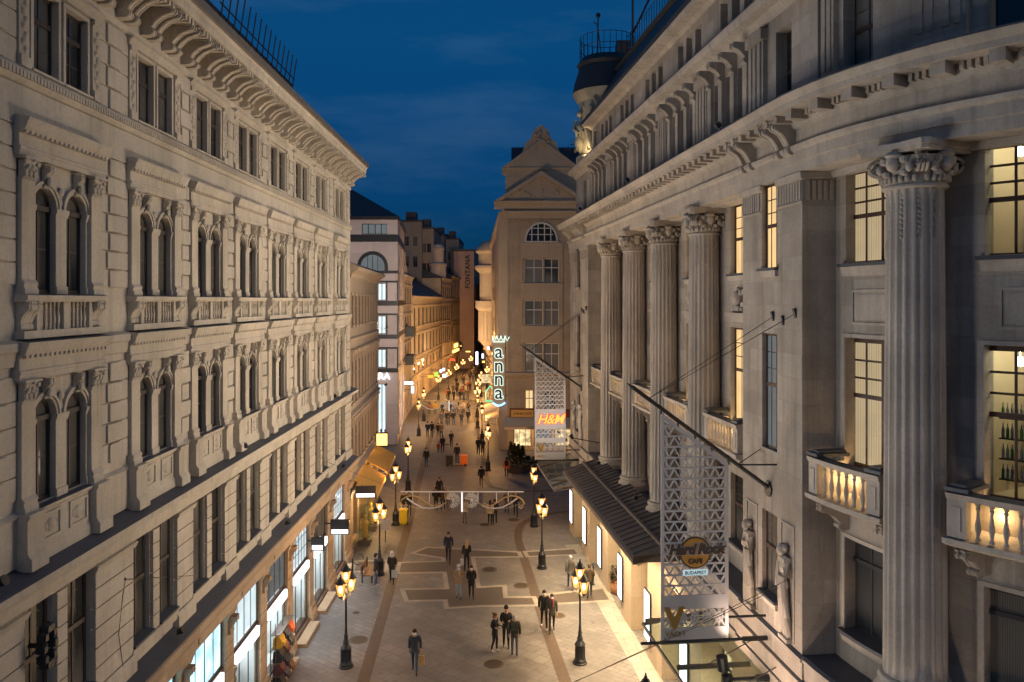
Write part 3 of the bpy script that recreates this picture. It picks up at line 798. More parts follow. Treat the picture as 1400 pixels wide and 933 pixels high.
for u in (5.83, 28.66): w_.face([(u, 0, 6.1), (u, 0, 18.2), (u, DREC, 18.2), (u, DREC, 6.1)])
w_.face([(RU, 0, 6.1), (RU, 0, 18.2), (RU, DDRUM, 18.2), (RU, DDRUM, 6.1)])
w_.face([(0, 0, 0), (0, 0, 20), (0, -14, 20), (0, -14, 0)])
w_.face([(5.83, DREC, 6.1), (28.66, DREC, 6.1), (28.66, 0, 6.1), (5.83, 0, 6.1)])
w_.seg = SEG
ops = []
for a, b in DW: ops += pav_ops(a, b)
wall_grid(w_, RU, UEND, 6.1, 18.2, ops, DDRUM, .38)
w_.seg = None
w_.build('wall', LM, bank)
# attic and top storey
at_ = RF.mb(); ops = []; aw = []
for c in BAYS:
    for k in (-1, 0, 1): aw.append((c+k*1.02-.31, c+k*1.02+.31, 20.30, 22.25))
aw += [(NW1, NW2, 20.3, 22.45), (PW1, PW2, 20.3, 22.45)]
daw = [(33.25, 34.35, 20.3, 22.8), (37.2, 39.3, 20.3, 22.8), (41.4, 43.5, 20.3, 22.8)]
tw = []
for c in BAYS+[4.9, 29.3, 31.6]:
    for k in ((-1, 0, 1) if c in BAYS else (0,)): tw.append((c+k*1.02-.33, c+k*1.02+.33, 23.75, 25.05))
wall_grid(at_, 0, RU, 19.9, 22.9, aw, -.40, .42)
wall_grid(at_, 3.9, RU, 23.3, 25.3, tw, -.62, .35)
at_.seg = SEG
wall_grid(at_, RU, UEND, 19.9, 22.95, daw, -.60, .42); wall_grid(at_, RU, UEND, 23.3, 25.3, [(33.5, 34.3, 23.75, 25.05), (37.6, 38.4, 23.75, 25.05)], -.62, .35)
at_.seg = None
at_.face([(RU, -.4, 19.9), (RU, -.4, 22.9), (RU, -.6, 22.9), (RU, -.6, 19.9)])
for u in COLU+[5.5, 28.95]:                         # flat pilasters of the attic with sunk flutes
    for k in range(3): at_.box(u-.42+k*.30, u-.42+k*.30+.20, -.41, -.22, 20.2, 22.4)
    at_.box(u-.50, u+.50, -.40, -.27, 20.05, 22.6); at_.box(u-.56, u+.56, -.40, -.17, 22.45, 22.75)
for c in BAYS:
    for k in (-1.5, -.5, .5, 1.5):
        u = c+k*1.02
        at_.box(u-.16, u+.16, -.40, -.28, 20.1, 22.2)
        console(at_, u-.15, u+.15, -.40, .50, 22.15, .62)
at_.seg = SEG
for u in (32.75, 35.9, 36.5, 40.0, 40.6, 44.2):    # drum attic pilasters, twin grooves
    at_.box(u-.30, u+.30, -.60, -.46, 19.95, 22.8)
    for s in (-.12, .12): at_.box(u+s-.075, u+s+.075, -.46, -.43, 20.6, 22.6)
at_.seg = None
at_.build('attic_wall', LM, bank, 30)
m_ = RF.mb(SEG)
ENT = [(-1.3, 18.2), (.04, 18.2), (.04, 18.46), (.09, 18.47), (.09, 18.72), (.17, 18.78), (.19, 18.86), (.02, 18.90), (.02, 19.28), (.10, 19.32), (.16, 19.42), (.20, 19.46), (.20, 19.58), (.72, 19.60), (.74, 19.72), (.80, 19.78), (.86, 19.88), (.86, 19.92), (-1.3, 20.02)]
EM = [0]*16+[1, 1, 0]
m_.sweep(ENT, -.3, UEND, 0, EM)
m_.sweep([(-.7, 22.85), (-.36, 22.87), (-.28, 22.98), (-.20, 23.1), (.08, 23.14), (.12, 23.26), (.16, 23.36), (.16, 23.40), (-.7, 23.5)], -.1, UEND, 0, [0]*6+[1, 1, 0])
m_.sweep([(-.95, 23.45), (-.5, 23.45), (-.5, 23.72), (-.62, 23.74)], 3.9, UEND, 0)
m_.sweep([(-1.1, 25.28), (-.56, 25.3), (-.45, 25.42), (-.1, 25.46), (-.04, 25.62), (-1.1, 25.7)], 3.8, UEND)
m_.seg = None
u = .1
while u < RU-.3:
    m_.box(u, u+.24, .18, .60, 19.42, 19.595); m_.box(u-.02, u+.26, .18, .64, 19.56, 19.592)
    u += .56
u = RU+.35
while u < UEND-1:
    m_.box(u, u+.26, .18, .62, 19.36, 19.595)
    for k in range(4): m_.box(u+.38+k*.14, u+.38+k*.14+.075, .18, .34, 19.43, 19.595)
    u += .98
for u in (29.0, 29.55, 31.35, 31.95, .5, 1.05, 4.7, 5.25):  # great scrolls over the pavilions
    console(m_, u-.15, u+.15, .02, .56, 18.66, .90)
for c in BAYS:
    m_.box(c-1.5, c+1.5, -.95, -.35, 18.15, 18.195)
m_.seg = SEG
m_.sweep([(-1.0, 18.05), (-.75, 18.05), (-.70, 18.195), (-1.0, 18.195)], RU+.02, UEND)
m_.build('entablature', LT, bank, 30)
# pavilion corner piers: fluted neck bands
m_ = RF.mb()
for a, b in ((28.66, 30.0), (31.0, 32.4), (3.42, 5.83), (.0, 2.43)):
    m_ = RF.mb()
    m_.sweep([(0, 18.0), (.07, 18.02), (.09, 18.19), (0, 18.19)], a, b+.07); m_.sweep([(0, 17.42), (.04, 17.42), (.04, 17.47), (0, 17.47)], a, b+.04)
    k = int((b-a)/.155); a = a
    for i in range(k): m_.box(a+.03+i*.155, a+.03+i*.155+.09, .0, .035, 17.5, 17.98)
    m_.build('pier_neck_band', LT, bank, 30)
for u in (RU, 5.83):
    m_ = RF.mb()
    for i in range(5): m_.box(u, u+.035, -.80+i*.155, -.80+i*.155+.09, 17.5, 17.98)
    m_.box(u, u+.07, -.86, 0, 18.02, 18.19)
    m_.build('pier_neck_band', LT, bank, 30)
for a, b, d, z0 in [(NW1, NW2, 0, z) for z in (15.83, 6.95)]+[(PW1, PW2, 0, z) for z in (15.83, 10.95, 6.95)]+[(c-1.1, c+1.1, DREC, 15.83) for c in BAYS]+[(c-1.1, c+1.1, DREC, 6.95) for c in BAYS]:
    m_ = RF.mb(); m_.sweep([(d-.35, z0-.02), (d+.14, z0-.02), (d+.14, z0+.05), (d-.35, z0+.10)], a-.08, b+.08, 1)
    m_.sweep([(d, z0-.2), (d+.08, z0-.18), (d+.1, z0-.022), (d, z0-.022)], a-.05, b+.05); m_.build('window_sill', LT, bank, 30)
for a, b in DW:
    for z0 in (15.83, 6.95):
        m_ = RF.mb(SEG); m_.sweep([(DDRUM-.35, z0-.02), (DDRUM+.18, z0-.02), (DDRUM+.18, z0+.06), (DDRUM-.35, z0+.10)], a-.12, b+.12, 1)
        m_.sweep([(DDRUM, z0-.26), (DDRUM+.06, z0-.24), (DDRUM+.13, z0-.022), (DDRUM, z0-.022)], a-.06, b+.06); m_.build('window_sill', LT, bank, 30)
    m_ = RF.mb(SEG); c = (a+b)/2                     # sunk panel with moulded border between the windows
    for x0, x1, y0, y1, dd in ((a+.30, b-.30, 15.2, 15.26, .03), (a+.30, b-.30, 14.42, 14.48, .03)): m_.box(x0, x1, DDRUM, DDRUM+dd, y0, y1)
    for x in (a+.30, b-.36): m_.box(x, x+.06, DDRUM, DDRUM+.03, 14.48, 15.2)
    m_.box(a+.42, b-.42, DDRUM, DDRUM+.02, 14.54, 15.14); m_.build('sunk_panel', LT, bank, 30)
    for z0, z1 in (zM, zL):
        m_ = RF.mb(SEG); m_.box(a-.14, a-.003, DDRUM, DDRUM+.04, z0, z1+.10); m_.box(b+.003, b+.14, DDRUM, DDRUM+.04, z0, z1+.10); m_.box(a-.003, b+.003, DDRUM, DDRUM+.04, z1+.004, z1+.10); m_.build('window_frame_moulding', LT, bank, 30)
def flower_basket(u, d, z, s=1.0):
    b = RF.mb()
    b.lathe([(.0, 0), (.13*s, .0), (.15*s, .03*s), (.17*s, .05*s), (.24*s, .22*s), (.27*s, .26*s), (.25*s, .28*s)], u, d, z, 14, 0, 0, 2*PI, 1, .45)
    for i in range(8): b.box(u-.20*s+i*.055*s, u-.20*s+i*.055*s+.03*s, d, d+.11*s, z+.06*s, z+.22*s)
    for i in range(16): b.ball((u+s*(random.uniform(-.25, .25)), d+.06, z+s*(.30+random.uniform(0, .15))), .065*s, 6, 0, (1, .9, 1))
    for sg in (-1, 1): b.ball((u+sg*.30*s, d+.04, z+.22*s), .05*s, 6)
    b.build('carved_basket', M['limestone_trim'], bank, 40)
for a, b in DW[1:]: flower_basket((a+b)/2, DDRUM+.02, 14.58, 1.15)
def relief_mesh(h, seed, wide=.5):
    """a draped standing figure in high relief"""
    rnd = random.Random(seed); b = MB(LOC)
    cx = lambda t: wide*.10*math.sin(t*5+seed)
    for k in range(11):                             # drapery in long folds
        t = k/10.0; x = wide*(-.46+.92*t)
        b.tube([(x*.55+cx(0), .03, .0), (x*.72+cx(.3), .10+.04*math.sin(k*2.1), h*.22), (x*.60+cx(.5), .13, h*.45), (x*.42+cx(.7), .14, h*.62)], .068+.02*(k % 2), 6)
    b.ball((cx(.7), .08, h*.70), wide*.40, 12, 0, (1, .55, 1.25))
    b.tube([(-wide*.36, .10, h*.79), (cx(.8), .12, h*.80), (wide*.36, .10, h*.79)], h*.045, 7)
    b.ball((cx(.6), .10, h*.54), wide*.42, 10, 0, (1, .5, .9))
    b.ball((cx(.9), .16, h*.89), h*.058, 10, 0, (.85, .95, 1.2)); b.ball((cx(.9), .11, h*.905), h*.064, 8, 0, (1, .8, .9))
    b.tube([(cx(.9), .12, h*.80), (cx(.9), .14, h*.87)], h*.028, 6)
    for sg in (-1, 1):
        up = rnd.random() > .5
        b.tube([(cx(.8)+sg*wide*.30, .11, h*.77), (sg*wide*.46, .15, h*.64), (sg*wide*(.2 if up else .34), .2, h*(.72 if up else .50))], h*.042, 7, 0, h*.03)
    b.box(-wide*.5, wide*.5, 0, .16, -.10, 0)
    return b.mesh('carved_figure', M['limestone_trim'], 50)
rel = [relief_mesh(2.5, i) for i in range(3)]
for i, u in enumerate((29.35, 31.62)):
    RF.put('carved_figure', rel[i], bank, u, .0, 6.35)
    b = RF.mb(); b.box(u-.38, u-.34, 0, .03, 6.3, 9.2); b.box(u+.34, u+.38, 0, .03, 6.3, 9.2); b.box(u-.38, u+.38, 0, .03, 9.204, 9.25); b.build('panel_border', M['limestone_trim'], bank)
for i, u in enumerate((1.8, 4.0)): RF.put('carved_figure', rel[i], bank, u, .0, 6.35)
for i, u in enumerate(COLU): RF.put('carved_figure', rel[i % 3], bank, u-.95, -.45, 6.7)
bust = MB(LOC)
for i in range(22): bust.ball((random.uniform(-.6, .6), .05+random.uniform(0, .10), random.uniform(.1, .75)), random.uniform(.08, .16), 7)
bust.ball((0, .2, .5), .2, 10, 0, (.9, 1, 1.2)); bust.box(-.85, .85, 0, .30, -.12, 0); bust.box(-.8, .8, 0, .18, -.3, -.12)
bust = bust.mesh('carved_trophy', M['limestone_trim'], 50)
for c in BAYS: RF.put('carved_trophy', bust, bank, c, DREC, 14.6)
# columns
def fluted(r0, r1, z0, z1, n=20):
    b = MB(LOC); q = 5; rings = []
    for t in (0, .04, .33, .66, .97, 1.0):
        r = r0+(r1-r0)*(t**1.3); z = z0+(z1-z0)*t; ring = []
        for i in range(n):
            for j in range(q):
                a = 2*PI*(i+j/q)/n
                k = 1.0 if j == 0 else (1.0 if j == 1 else (.925, .895, .925)[j-2])
                if t in (0, 1.0): k = 1.0
                ring.append((r*k*math.cos(a), r*k*math.sin(a), z))
        rings.append(b.add(ring))
    K = n*q
    for a_, c_ in zip(rings, rings[1:]):
        for i in range(K):
            j = (i+1) % K
            b.f.append((a_+i, a_+j, c_+j, c_+i)); b.m.append(0)
    b.lathe([(r0*1.0, z0-.02), (r0*1.12, z0-.05), (r0*1.18, z0-.14), (r0*1.08, z0-.22), (r0*1.12, z0-.26), (r0*1.3, z0-.36), (r0*1.28, z0-.46)], 0, 0, 0, 32)
    b.box(-r0*1.32, r0*1.32, -r0*1.32, r0*1.32, z0-.62, z0-.46)
    for i in range(n):                              # bead strings in the upper flutes
        if i % 2: continue
        a = 2*PI*(i+.6)/n
        for k in range(9): b.ball((r1*.94*math.cos(a), r1*.94*math.sin(a), z1-.15-k*.105), .042, 5)
    return b
def big_capital(r, z0, z1):
    b = MB(LOC); h = z1-z0
    b.lathe([(r*.98, 0), (r*1.06, .03), (r*1.06, .07), (r*.98, .10), (r*1.0, h*.4), (r*1.15, h*.62), (r*1.1, h*.72)], 0, 0, z0, 28)
    A = r*1.42                                      # abacus with concave sides
    P = []
    for s in range(4):
        a0 = PI/4+s*PI/2
        c0 = (A*1.30*math.cos(a0-.07), A*1.30*math.sin(a0-.07)); c1 = (A*1.30*math.cos(a0+.07), A*1.30*math.sin(a0+.07))
        P += [c0, c1]
        for t in (.25, .5, .75):
            am = a0+PI/2*t; k = A*(1.30-.36*math.sin(PI*t))*(1 if t == .5 else 1.0)
            x = c1[0]+(A*1.30*math.cos(a0+PI/2-.07)-c1[0])*t; y = c1[1]+(A*1.30*math.sin(a0+PI/2-.07)-c1[1])*t
            f = 1-.12*math.sin(PI*t); P.append((x*f, y*f))
    b.prism_z(P, z1-h*.13, z1-.004); b.prism_z([(x*.94, y*.94) for x, y in P], z1-h*.22, z1-h*.13)
    for s in range(4):                              # corner volutes
        a = PI/4+s*PI/2; dx, dy = math.cos(a), math.sin(a)
        pts = []
        for k in range(22):
            t = k/21; th = PI*.5+t*PI*3.6; rr = h*.25*(1-t*.82)
            x = r*1.22+rr*math.cos(th); pts.append((dx*x, dy*x, z1-h*.45+rr*math.sin(th)))
        for off in (-.075, 0, .075):
            b.tube([(p[0]-dy*off, p[1]+dx*off, p[2]) for p in pts], h*.048, 5, 0, h*.03)
        b.ball((dx*r*1.22, dy*r*1.22, z1-h*.45), h*.085, 8)
    for s in range(4):                              # a mask and leaves on each face
        a = s*PI/2; dx, dy = math.cos(a), math.sin(a)
        p = lambda o, w, z: (dx*o-dy*w, dy*o+dx*w, z)
        b.ball(p(r*1.16, 0, z0+h*.56), h*.17, 10, 0, (.85, .85, 1.25)); b.ball(p(r*1.32, 0, z0+h*.53), h*.05, 6); b.ball(p(r*1.1, 0, z0+h*.72), h*.2, 8, 0, (1, 1, .6))
        for sg in (-1, 1):
            b.ball(p(r*1.12, sg*h*.24, z0+h*.62), h*.10, 7); b.ball(p(r*1.08, sg*h*.36, z0+h*.45), h*.09, 7, 0, (1, 1, 1.4)); b.ball(p(r*1.05, sg*h*.22, z0+h*.33), h*.10, 7, 0, (1, 1, .8))
        for k in range(-3, 4): b.ball(p(math.sqrt(max(.01, (r*1.05)**2-(k*h*.13)**2)), k*h*.13, z0+h*.22), h*.065, 6, 0, (1, 1, 1.5))
    return b
c1 = fluted(.57, .50, 6.85, 17.25).mesh('column', M['limestone_trim'], 35); k1 = big_capital(.52, 17.25, 18.2).mesh('capital', M['limestone_trim'], 50)
c2 = fluted(.61, .55, 7.25, 17.28, 20).mesh('column', M['limestone_trim'], 35); k2 = big_capital(.60, 17.28, 18.2).mesh('capital', M['limestone_trim'], 50)
for u in COLU:
    o = RF.put('column', c1, bank, u, DCOL, 0); k = RF.put('capital', k1, None, u, DCOL, 0); setpar(k, o)
for u in DCOLU:
    o = RF.put('column', c2, bank, u, -.2, 0); k = RF.put('capital', k2, None, u, -.2, 0); setpar(k, o)
# balconies with a warm lamp on the floor behind the balusters
def balcony(a, b, d0, d1, lamp=True):
    m_ = RF.mb(.4)
    z = 10.30
    m_.sweep([(d0, z-.30), (d1-.05, z-.16), (d1+.10, z-.08), (d1+.10, z+.02), (d0, z+.06)], a-.06, b+.06)
    m_.sweep([(d1-.16, z+.78), (d1+.06, z+.80), (d1+.09, z+.92), (d1-.18, z+.95)], a, b, 0, [0, 0, 1, 0])
    for x in (a, b-.36):
        m_.box(x, x+.36, d1-.20, d1+.03, z+.05, z+.80); m_.box(x+.09, x+.27, d1+.03, d1+.05, z+.18, z+.66)
        m_.box(x-.03, x+.42, d0+.05, d1+.07, z+.951, z+1.03, 1); m_.box(x+.05, x+.35, d0+.1, d1-.02, z+1.03, z+1.09, 1)
        m_.box(x+.05 if x == a else x+.21, x+.15 if x == a else x+.31, d0, d1-.2, z+.05, z+.80)
        console(m_, x+.05, x+.31, d0, (d1-d0)*.8, z-.85, .62)
    n_ = int((b-a-.8)/.24)
    balusters(m_, a+.42, b-.42, n_, d1-.07, z+.05, .74, 0, 1.15, 8)
    o = m_.build('balcony', LT, bank, 40)
    if lamp:
        for f in (.22, .78):
            p = RF.P(a+(b-a)*f, d0+.16, z+.42)
            point_light('balcony_light', p, (1.0, .64, .28), 15, .05, bank)
    return o
balcony(32.75, 35.15, DDRUM, -.02); balcony(36.68, 39.75, DDRUM, .02)
for c in BAYS: balcony(c-1.45, c+1.45, DREC, -.12)
# windows
FR = M['brown_frame']
for (a, b), pm in zip(DW, ('lit_cream', None, 'lit_cream')):
    for lv, (z0, z1) in enumerate((zU, zM, zL)):
        g = M['clear'] if (pm is None and lv < 2) else (M['glass_dark'] if lv == 2 else M['lit_cream'])
        window(RF, bank, (a+b)/2, DDRUM-.34, z0, b-a, z1-z0, FR if lv < 2 else M['black'], g, cols=4 if lv < 2 else 3, rows=(1, 3) if lv < 2 else (1, 1), trans=((1.2,), (1.75,), (1.75,))[lv], fw=.12, bar=.05)
for a, b, d, st in [(NW1, NW2, 0, 0), (PW1, PW2, 0, 1)]+[(c-1.1, c+1.1, DREC, 2) for c in BAYS]:
    for lv, (z0, z1) in enumerate((zU, zM, zL)):
        if st == 0: g = ('lit_warm', 'lit_dim', 'glass_dark')[lv]
        elif st == 1: g = 'glass_dark'
        else: g = ('lit_warm', 'lit_warm', 'glass_dark')[lv] if a > 14 else ('lit_warm' if lv == 0 and a > 10 else 'glass_dark')
        window(RF, bank, (a+b)/2, d-(.17 if st < 2 else .21), z0, b-a, z1-z0, FR, M[g], cols=3 if b-a < 1.2 else 4, rows=(1, 3), trans=((1.2,), (1.75,), (1.3,))[lv], fw=.07, bar=.03)
for a, b, z0, z1 in aw: window(RF, bank, (a+b)/2, -.78, z0, b-a, z1-z0, M['dark_frame'], M['glass_dark'], cols=2, rows=(1, 3), trans=(1.0,), fw=.05, bar=.028, name='attic_window')
for i, (a, b, z0, z1) in enumerate(daw): window(RF, bank, (a+b)/2, -.98, z0, b-a, z1-z0, FR, M['glass_curtain'] if i == 0 else M['glass_dark'], cols=2, rows=(1, 3), trans=(1.1,), fw=.08, bar=.03, name='attic_window')
for a, b, z0, z1 in tw: window(RF, bank, (a+b)/2, -.94, z0, b-a, z1-z0, M['dark_frame'], M['glass_dark'], cols=2, rows=(2,), fw=.05, bar=.028, name='top_window')
# two lit rooms behind the big windows of the rounded corner
M['pot_d'] = m_plain('dark_picture', (.12, .09, .07), .6, 0, .6, 4)
M['room_wall'] = m_plain('room_wall_paint', (.62, .52, .36), .8, 0, .06)
M['bottle_green'] = m_plain('green_bottle_glass', (.10, .30, .05), .15, 0, .4, 30, .6)
M['bottle_mix'] = m_plain('pale_bottle_glass', (.45, .45, .42), .15, 0, .6, 25, .6)
M['tube_light'] = m_emit('ceiling_lamp', (1.0, .93, .80), 9)
for z0, z1, kind in ((15.4, 18.9, 0), (10.9, 14.6, 1)):
    m_ = RF.mb(.6); a, b = 36.6, 39.8
    m_.face([(a, -1.3, z0), (a, -1.3, z1), (a, -3.4, z1), (a, -3.4, z0)]); m_.face([(b, -1.3, z0), (b, -1.3, z1), (b, -3.4, z1), (b, -3.4, z0)])
    for q in range(6):
        p, r_ = a+(b-a)*q/6, a+(b-a)*(q+1)/6
        m_.face([(p, -3.4, z0), (r_, -3.4, z0), (r_, -3.4, z1), (p, -3.4, z1)]); m_.face([(p, -1.3, z0), (r_, -1.3, z0), (r_, -3.4, z0), (p, -3.4, z0)]); m_.face([(p, -1.3, z1), (r_, -1.3, z1), (r_, -3.4, z1), (p, -3.4, z1)])
    room = m_.build('room', M['room_wall'], bank)
    m_ = RF.mb(); m_.box(37.3, 39.0, -2.2, -2.05, z1-.12, z1-.05); m_.box(37.3, 39.0, -2.9, -2.78, z1-.12, z1-.05)
    o = m_.build('ceiling_lamp', M['tube_light'], None); setpar(o, room)
    m_ = RF.mb(); m_.box(a+.02, b-.02, -3.38, -3.3, z0, z0+1.0); o = m_.build('wainscot', M['brown_frame'], None); setpar(o, room)
    for k_ in range(3):
        m_ = RF.mb(); m_.ball((37.35+k_*.75, -1.75-.3*(k_ % 2), z1-.85), .11, 10); m_.tube([(37.35+k_*.75, -1.75-.3*(k_ % 2), z1-.75), (37.35+k_*.75, -1.75-.3*(k_ % 2), z1)], .01, 4); o = m_.build('pendant_lamp', M['tube_light'], None, 50); setpar(o, room)
    for k_ in range(2):
        m_ = RF.mb(); m_.box(37.2+k_*1.1, 38.0+k_*1.1, -3.38, -3.32, z0+1.5, z0+2.4); o = m_.build('picture', M['pot_d'] if k_ else M['bottle_mix'], None); setpar(o, room)
    pl = point_light('room_light', RF.P(38.2, -2.2, z1-.5), (1.0, .78, .46), 32, .25, bank)
    m_ = RF.mb()
    for k in range(5 if kind else 3):
        zz = z0+.35+k*(.38 if kind else .5); m_.box(37.0, 39.4, -3.3, -3.0, zz, zz+.03)
        for q in range(26):
            m_.lathe([(.035, 0), (.035, .16), (.012, .21), (.012, .27)], 37.06+q*.09, -3.15, zz+.032, 6, 1 if (q*7+k*3) % 5 < 2 else 2)
    o = m_.build('shelf', [M['brown_frame'], M['bottle_green'], M['bottle_mix']], None); setpar(o, room)
    if kind:
        m_ = RF.mb()
        for k in range(4):
            zz = 11.3+k*.42; m_.box(36.95, 39.5, -1.75, -1.55, zz, zz+.025)
            for q in range(24): m_.lathe([(.038, 0), (.038, .18), (.013, .23), (.013, .30)], 37.0+q*.105, -1.65, zz+.027, 6, 2 if (q+k) % 3 else 1)
        o = m_.build('shelf', [M['brown_frame'], M['bottle_green'], M['bottle_mix']], None); setpar(o, room)
# solid body and roof
m_ = RF.mb(1.2)
m_.box(3.9, 36.3, -13, -1.62, 0, 25.2); m_.box(.05, 3.9, -13, -1.62, 0, 23.2); m_.box(40.0, UEND, -8, -1.40, 0, 25.2); m_.box(36.3, 40.0, -8, -3.6, 0, 25.2); m_.box(36.3, 40, -3.6, -1.3, 14.65, 15.35); m_.box(36.3, 40, -3.6, -1.3, 0, 10.8); m_.box(36.3, 40, -3.6, -1.3, 18.95, 25.2)
m_.build('core', M['core'], bank)
m_ = RF.mb(1.0)
m_.sweep([(-.3, 25.65), (-.02, 25.62), (.02, 25.78), (-.3, 25.85)], 3.8, UEND)
m_.sweep([(-.35, 25.8), (-.9, 26.6), (-1.6, 28.0), (-2.2, 28.9), (-2.0, 29.05), (-2.4, 29.25), (-7, 29.6), (-7, 25.2)], 3.5, UEND)
m_.build('roof', M['roof_dark'], bank)
# ---- plinth and ground floor
M['ground_stone'] = m_stone('polished_ground_floor_stone', (.55, .45, .35), (1.6, 1.5), .10, .12, .45)
GF = M['ground_stone']
m_ = RF.mb()
def plinth(a, b, seg=None, d=0):
    m_.seg = seg
    m_.sweep([(-1.4, 6.08), (d+.10, 6.06), (d+.10, 6.14), (d+.02, 6.2), (-1.4, 6.2)], a, b, 0, [0, 0, 1, 1, 0])
    m_.box(a, b, -.6, d+.06, 5.62, 6.05); m_.box(a, b, -.6, d+.15, 5.16, 5.59); m_.box(a, b, -.6, d+.20, 4.72, 5.13)
plinth(28.5, RU+.1); plinth(-.1, 5.9); plinth(5.9, 28.5, None, -.06)
plinth(RU+.1, UEND, SEG, -.05)
m_.seg = None
m_.build('plinth', LT, bank)
gops = [(c-1.35, c+1.35, 0, 4.1) for c in BAYS]+[(29.3, 31.7, 0, 4.0), (1.6, 4.2, 0, 4.1)]
m_ = RF.mb(); wall_grid(m_, 0, RU+.2, 0, 4.72, gops, .04, 1.0, 0, [BAYS[0]+2.3*k for k in range(1, 9)])
m_.seg = SEG; wall_grid(m_, RU+.2, UEND, 0, 4.72, [(33.2, 34.9, .8, 3.6), (37.2, 39.2, .0, 3.6)], -.0, .6)
m_.seg = None
m_.build('ground_floor_wall', GF, bank)
for c in BAYS+[30.5, 2.9]:
    window(RF, bank, c, -.75, .05, 2.6, 4.0, M['black'], M['shop_warm'] if c != 30.5 else M['shop_white'], cols=3, rows=(1, 1), trans=(2.7,), fw=.08, name='shop_window')
window(RF, bank, 34.05, -.5, .8, 1.7, 2.8, M['black'], M['shop_warm'], cols=2, rows=(1,), fw=.08, name='shop_window')
window(RF, bank, 38.2, -.5, .05, 2.0, 3.5, M['black'], M['shop_warm'], cols=2, rows=(1,), fw=.08, name='shop_window')
for u in (9.35, 13.95, 18.7, 23.5, 28.1, 5.2, .9):
    m_ = RF.mb(); m_.box(u-.44, u+.44, .04, .12, .75, 2.85, 0); fr = m_.build('poster_case', M['black'], bank)
    m_ = RF.mb(); m_.box(u-.39, u+.39, .12, .128, .80, 2.80); o = m_.build('poster', M['sign_white'], None); setpar(o, fr)
# dark standing-seam canopy over the entrance
cz0, cz1 = 5.75, 6.55; cu0, cu1 = 9.0, 23.7; cd = 2.0
m_ = RF.mb()
m_.sweep([(0, cz1-.12), (cd-.10, cz0-.10), (cd, cz0-.12), (cd+.04, cz0+.10), (cd-.06, cz0+.16), (0, cz1)], cu0, cu1, 0)
m_.sweep([(0, cz1-.26), (cd*.9, cz0-.22), (cd*.9, cz0-.11), (0, cz1-.13)], cu0+.15, cu1-.15, 1)
i = 0; u = cu0+.3
while u < cu1:
    m_.prism_u([(u, 0), (u+.05, 0), (u+.05, .01), (u, .01)], 0, 0)
    m_.sweep([(0, cz1-.02), (cd-.08, cz0+.12), (cd-.08, cz0+.20), (0, cz1+.06)], u, u+.05)
    u += .52
m_.sweep([(.9, cz1-.42), (1.0, cz1-.45), (1.0, cz1-.22), (.9, cz1-.2)], cu0, cu1)
m_.box(cu0, cu0+.12, 0, cd, cz0-.05, cz0+.2); m_.box(cu1-.12, cu1, 0, cd, cz0-.05, cz0+.2)
M['canopy'] = m_plain('dark_canopy_sheet', (.105, .09, .08), .55, .1, .25, 5)
M['soffit'] = m_plain('canopy_soffit', (.55, .46, .34), .6, 0, .05)
cnp = m_.build('canopy', [M['canopy'], M['soffit']], bank)
M['downlight'] = m_emit('downlight', (1.0, .80, .48), 14)
for u in [cu0+1.2+k*1.75 for k in range(8)]:
    m_ = RF.mb(); m_.lathe([(0, 0), (.10, 0), (.11, .03)], u, 1.1, 5.72, 10); o = m_.build('downlight', M['downlight'], None); setpar(o, cnp)
# glass canopies at both ends
def glass_canopy(u0, u1, d1, z, slope=.35, rnd=0):
    m_ = RF.mb(); pts = []
    if rnd:
        for k in range(9):
            a = PI-PI/2*k/8
            pts.append((u0+rnd+rnd*math.cos(a), d1-rnd+rnd*math.sin(a)))
    else: pts.append((u0, d1))
    pts = [(u0, .15)]+pts+[(u1, d1), (u1, .15)]
    zz = lambda d: z+slope*(1-d/d1)
    m_.face([(u, d, zz(d)) for u, d in pts]); g = MB(RF.P)
    g.face([(u, d, zz(d)) for u, d in pts]); g.face([(u, d, zz(d)+.02) for u, d in pts])
    e = MB(RF.P)
    for (a, b), (c, d) in zip(pts, pts[1:]): e.tube([(a, b, zz(b)+.01), (c, d, zz(d)+.01)], .055, 6)
    k = max(1, int((u1-u0)/1.55))
    for i in range(k+1):
        u = u0+.12+(u1-u0-.24)*i/k
        if u-u0 < rnd*.6: continue
        e.box(u-.05, u+.05, .1, d1-.06, zz(.5)-.16, zz(.5)-.05)
        e.tube([(u, .1, zz(0)+.5), (u, d1*.7, zz(d1*.7))], .015, 5)
    fr = e.build('glass_canopy', M['steel'], bank)
    o = g.build('glass_sheet', M['clear'], None); setpar(o, fr)
M['steel'] = m_plain('brushed_steel', (.20, .18, .16), .35, .8, .2)
glass_canopy(.6, 8.9, 2.45, 4.75, .35, 1.6); glass_canopy(26.2, 33.0, 2.35, 4.55, .35, 0)
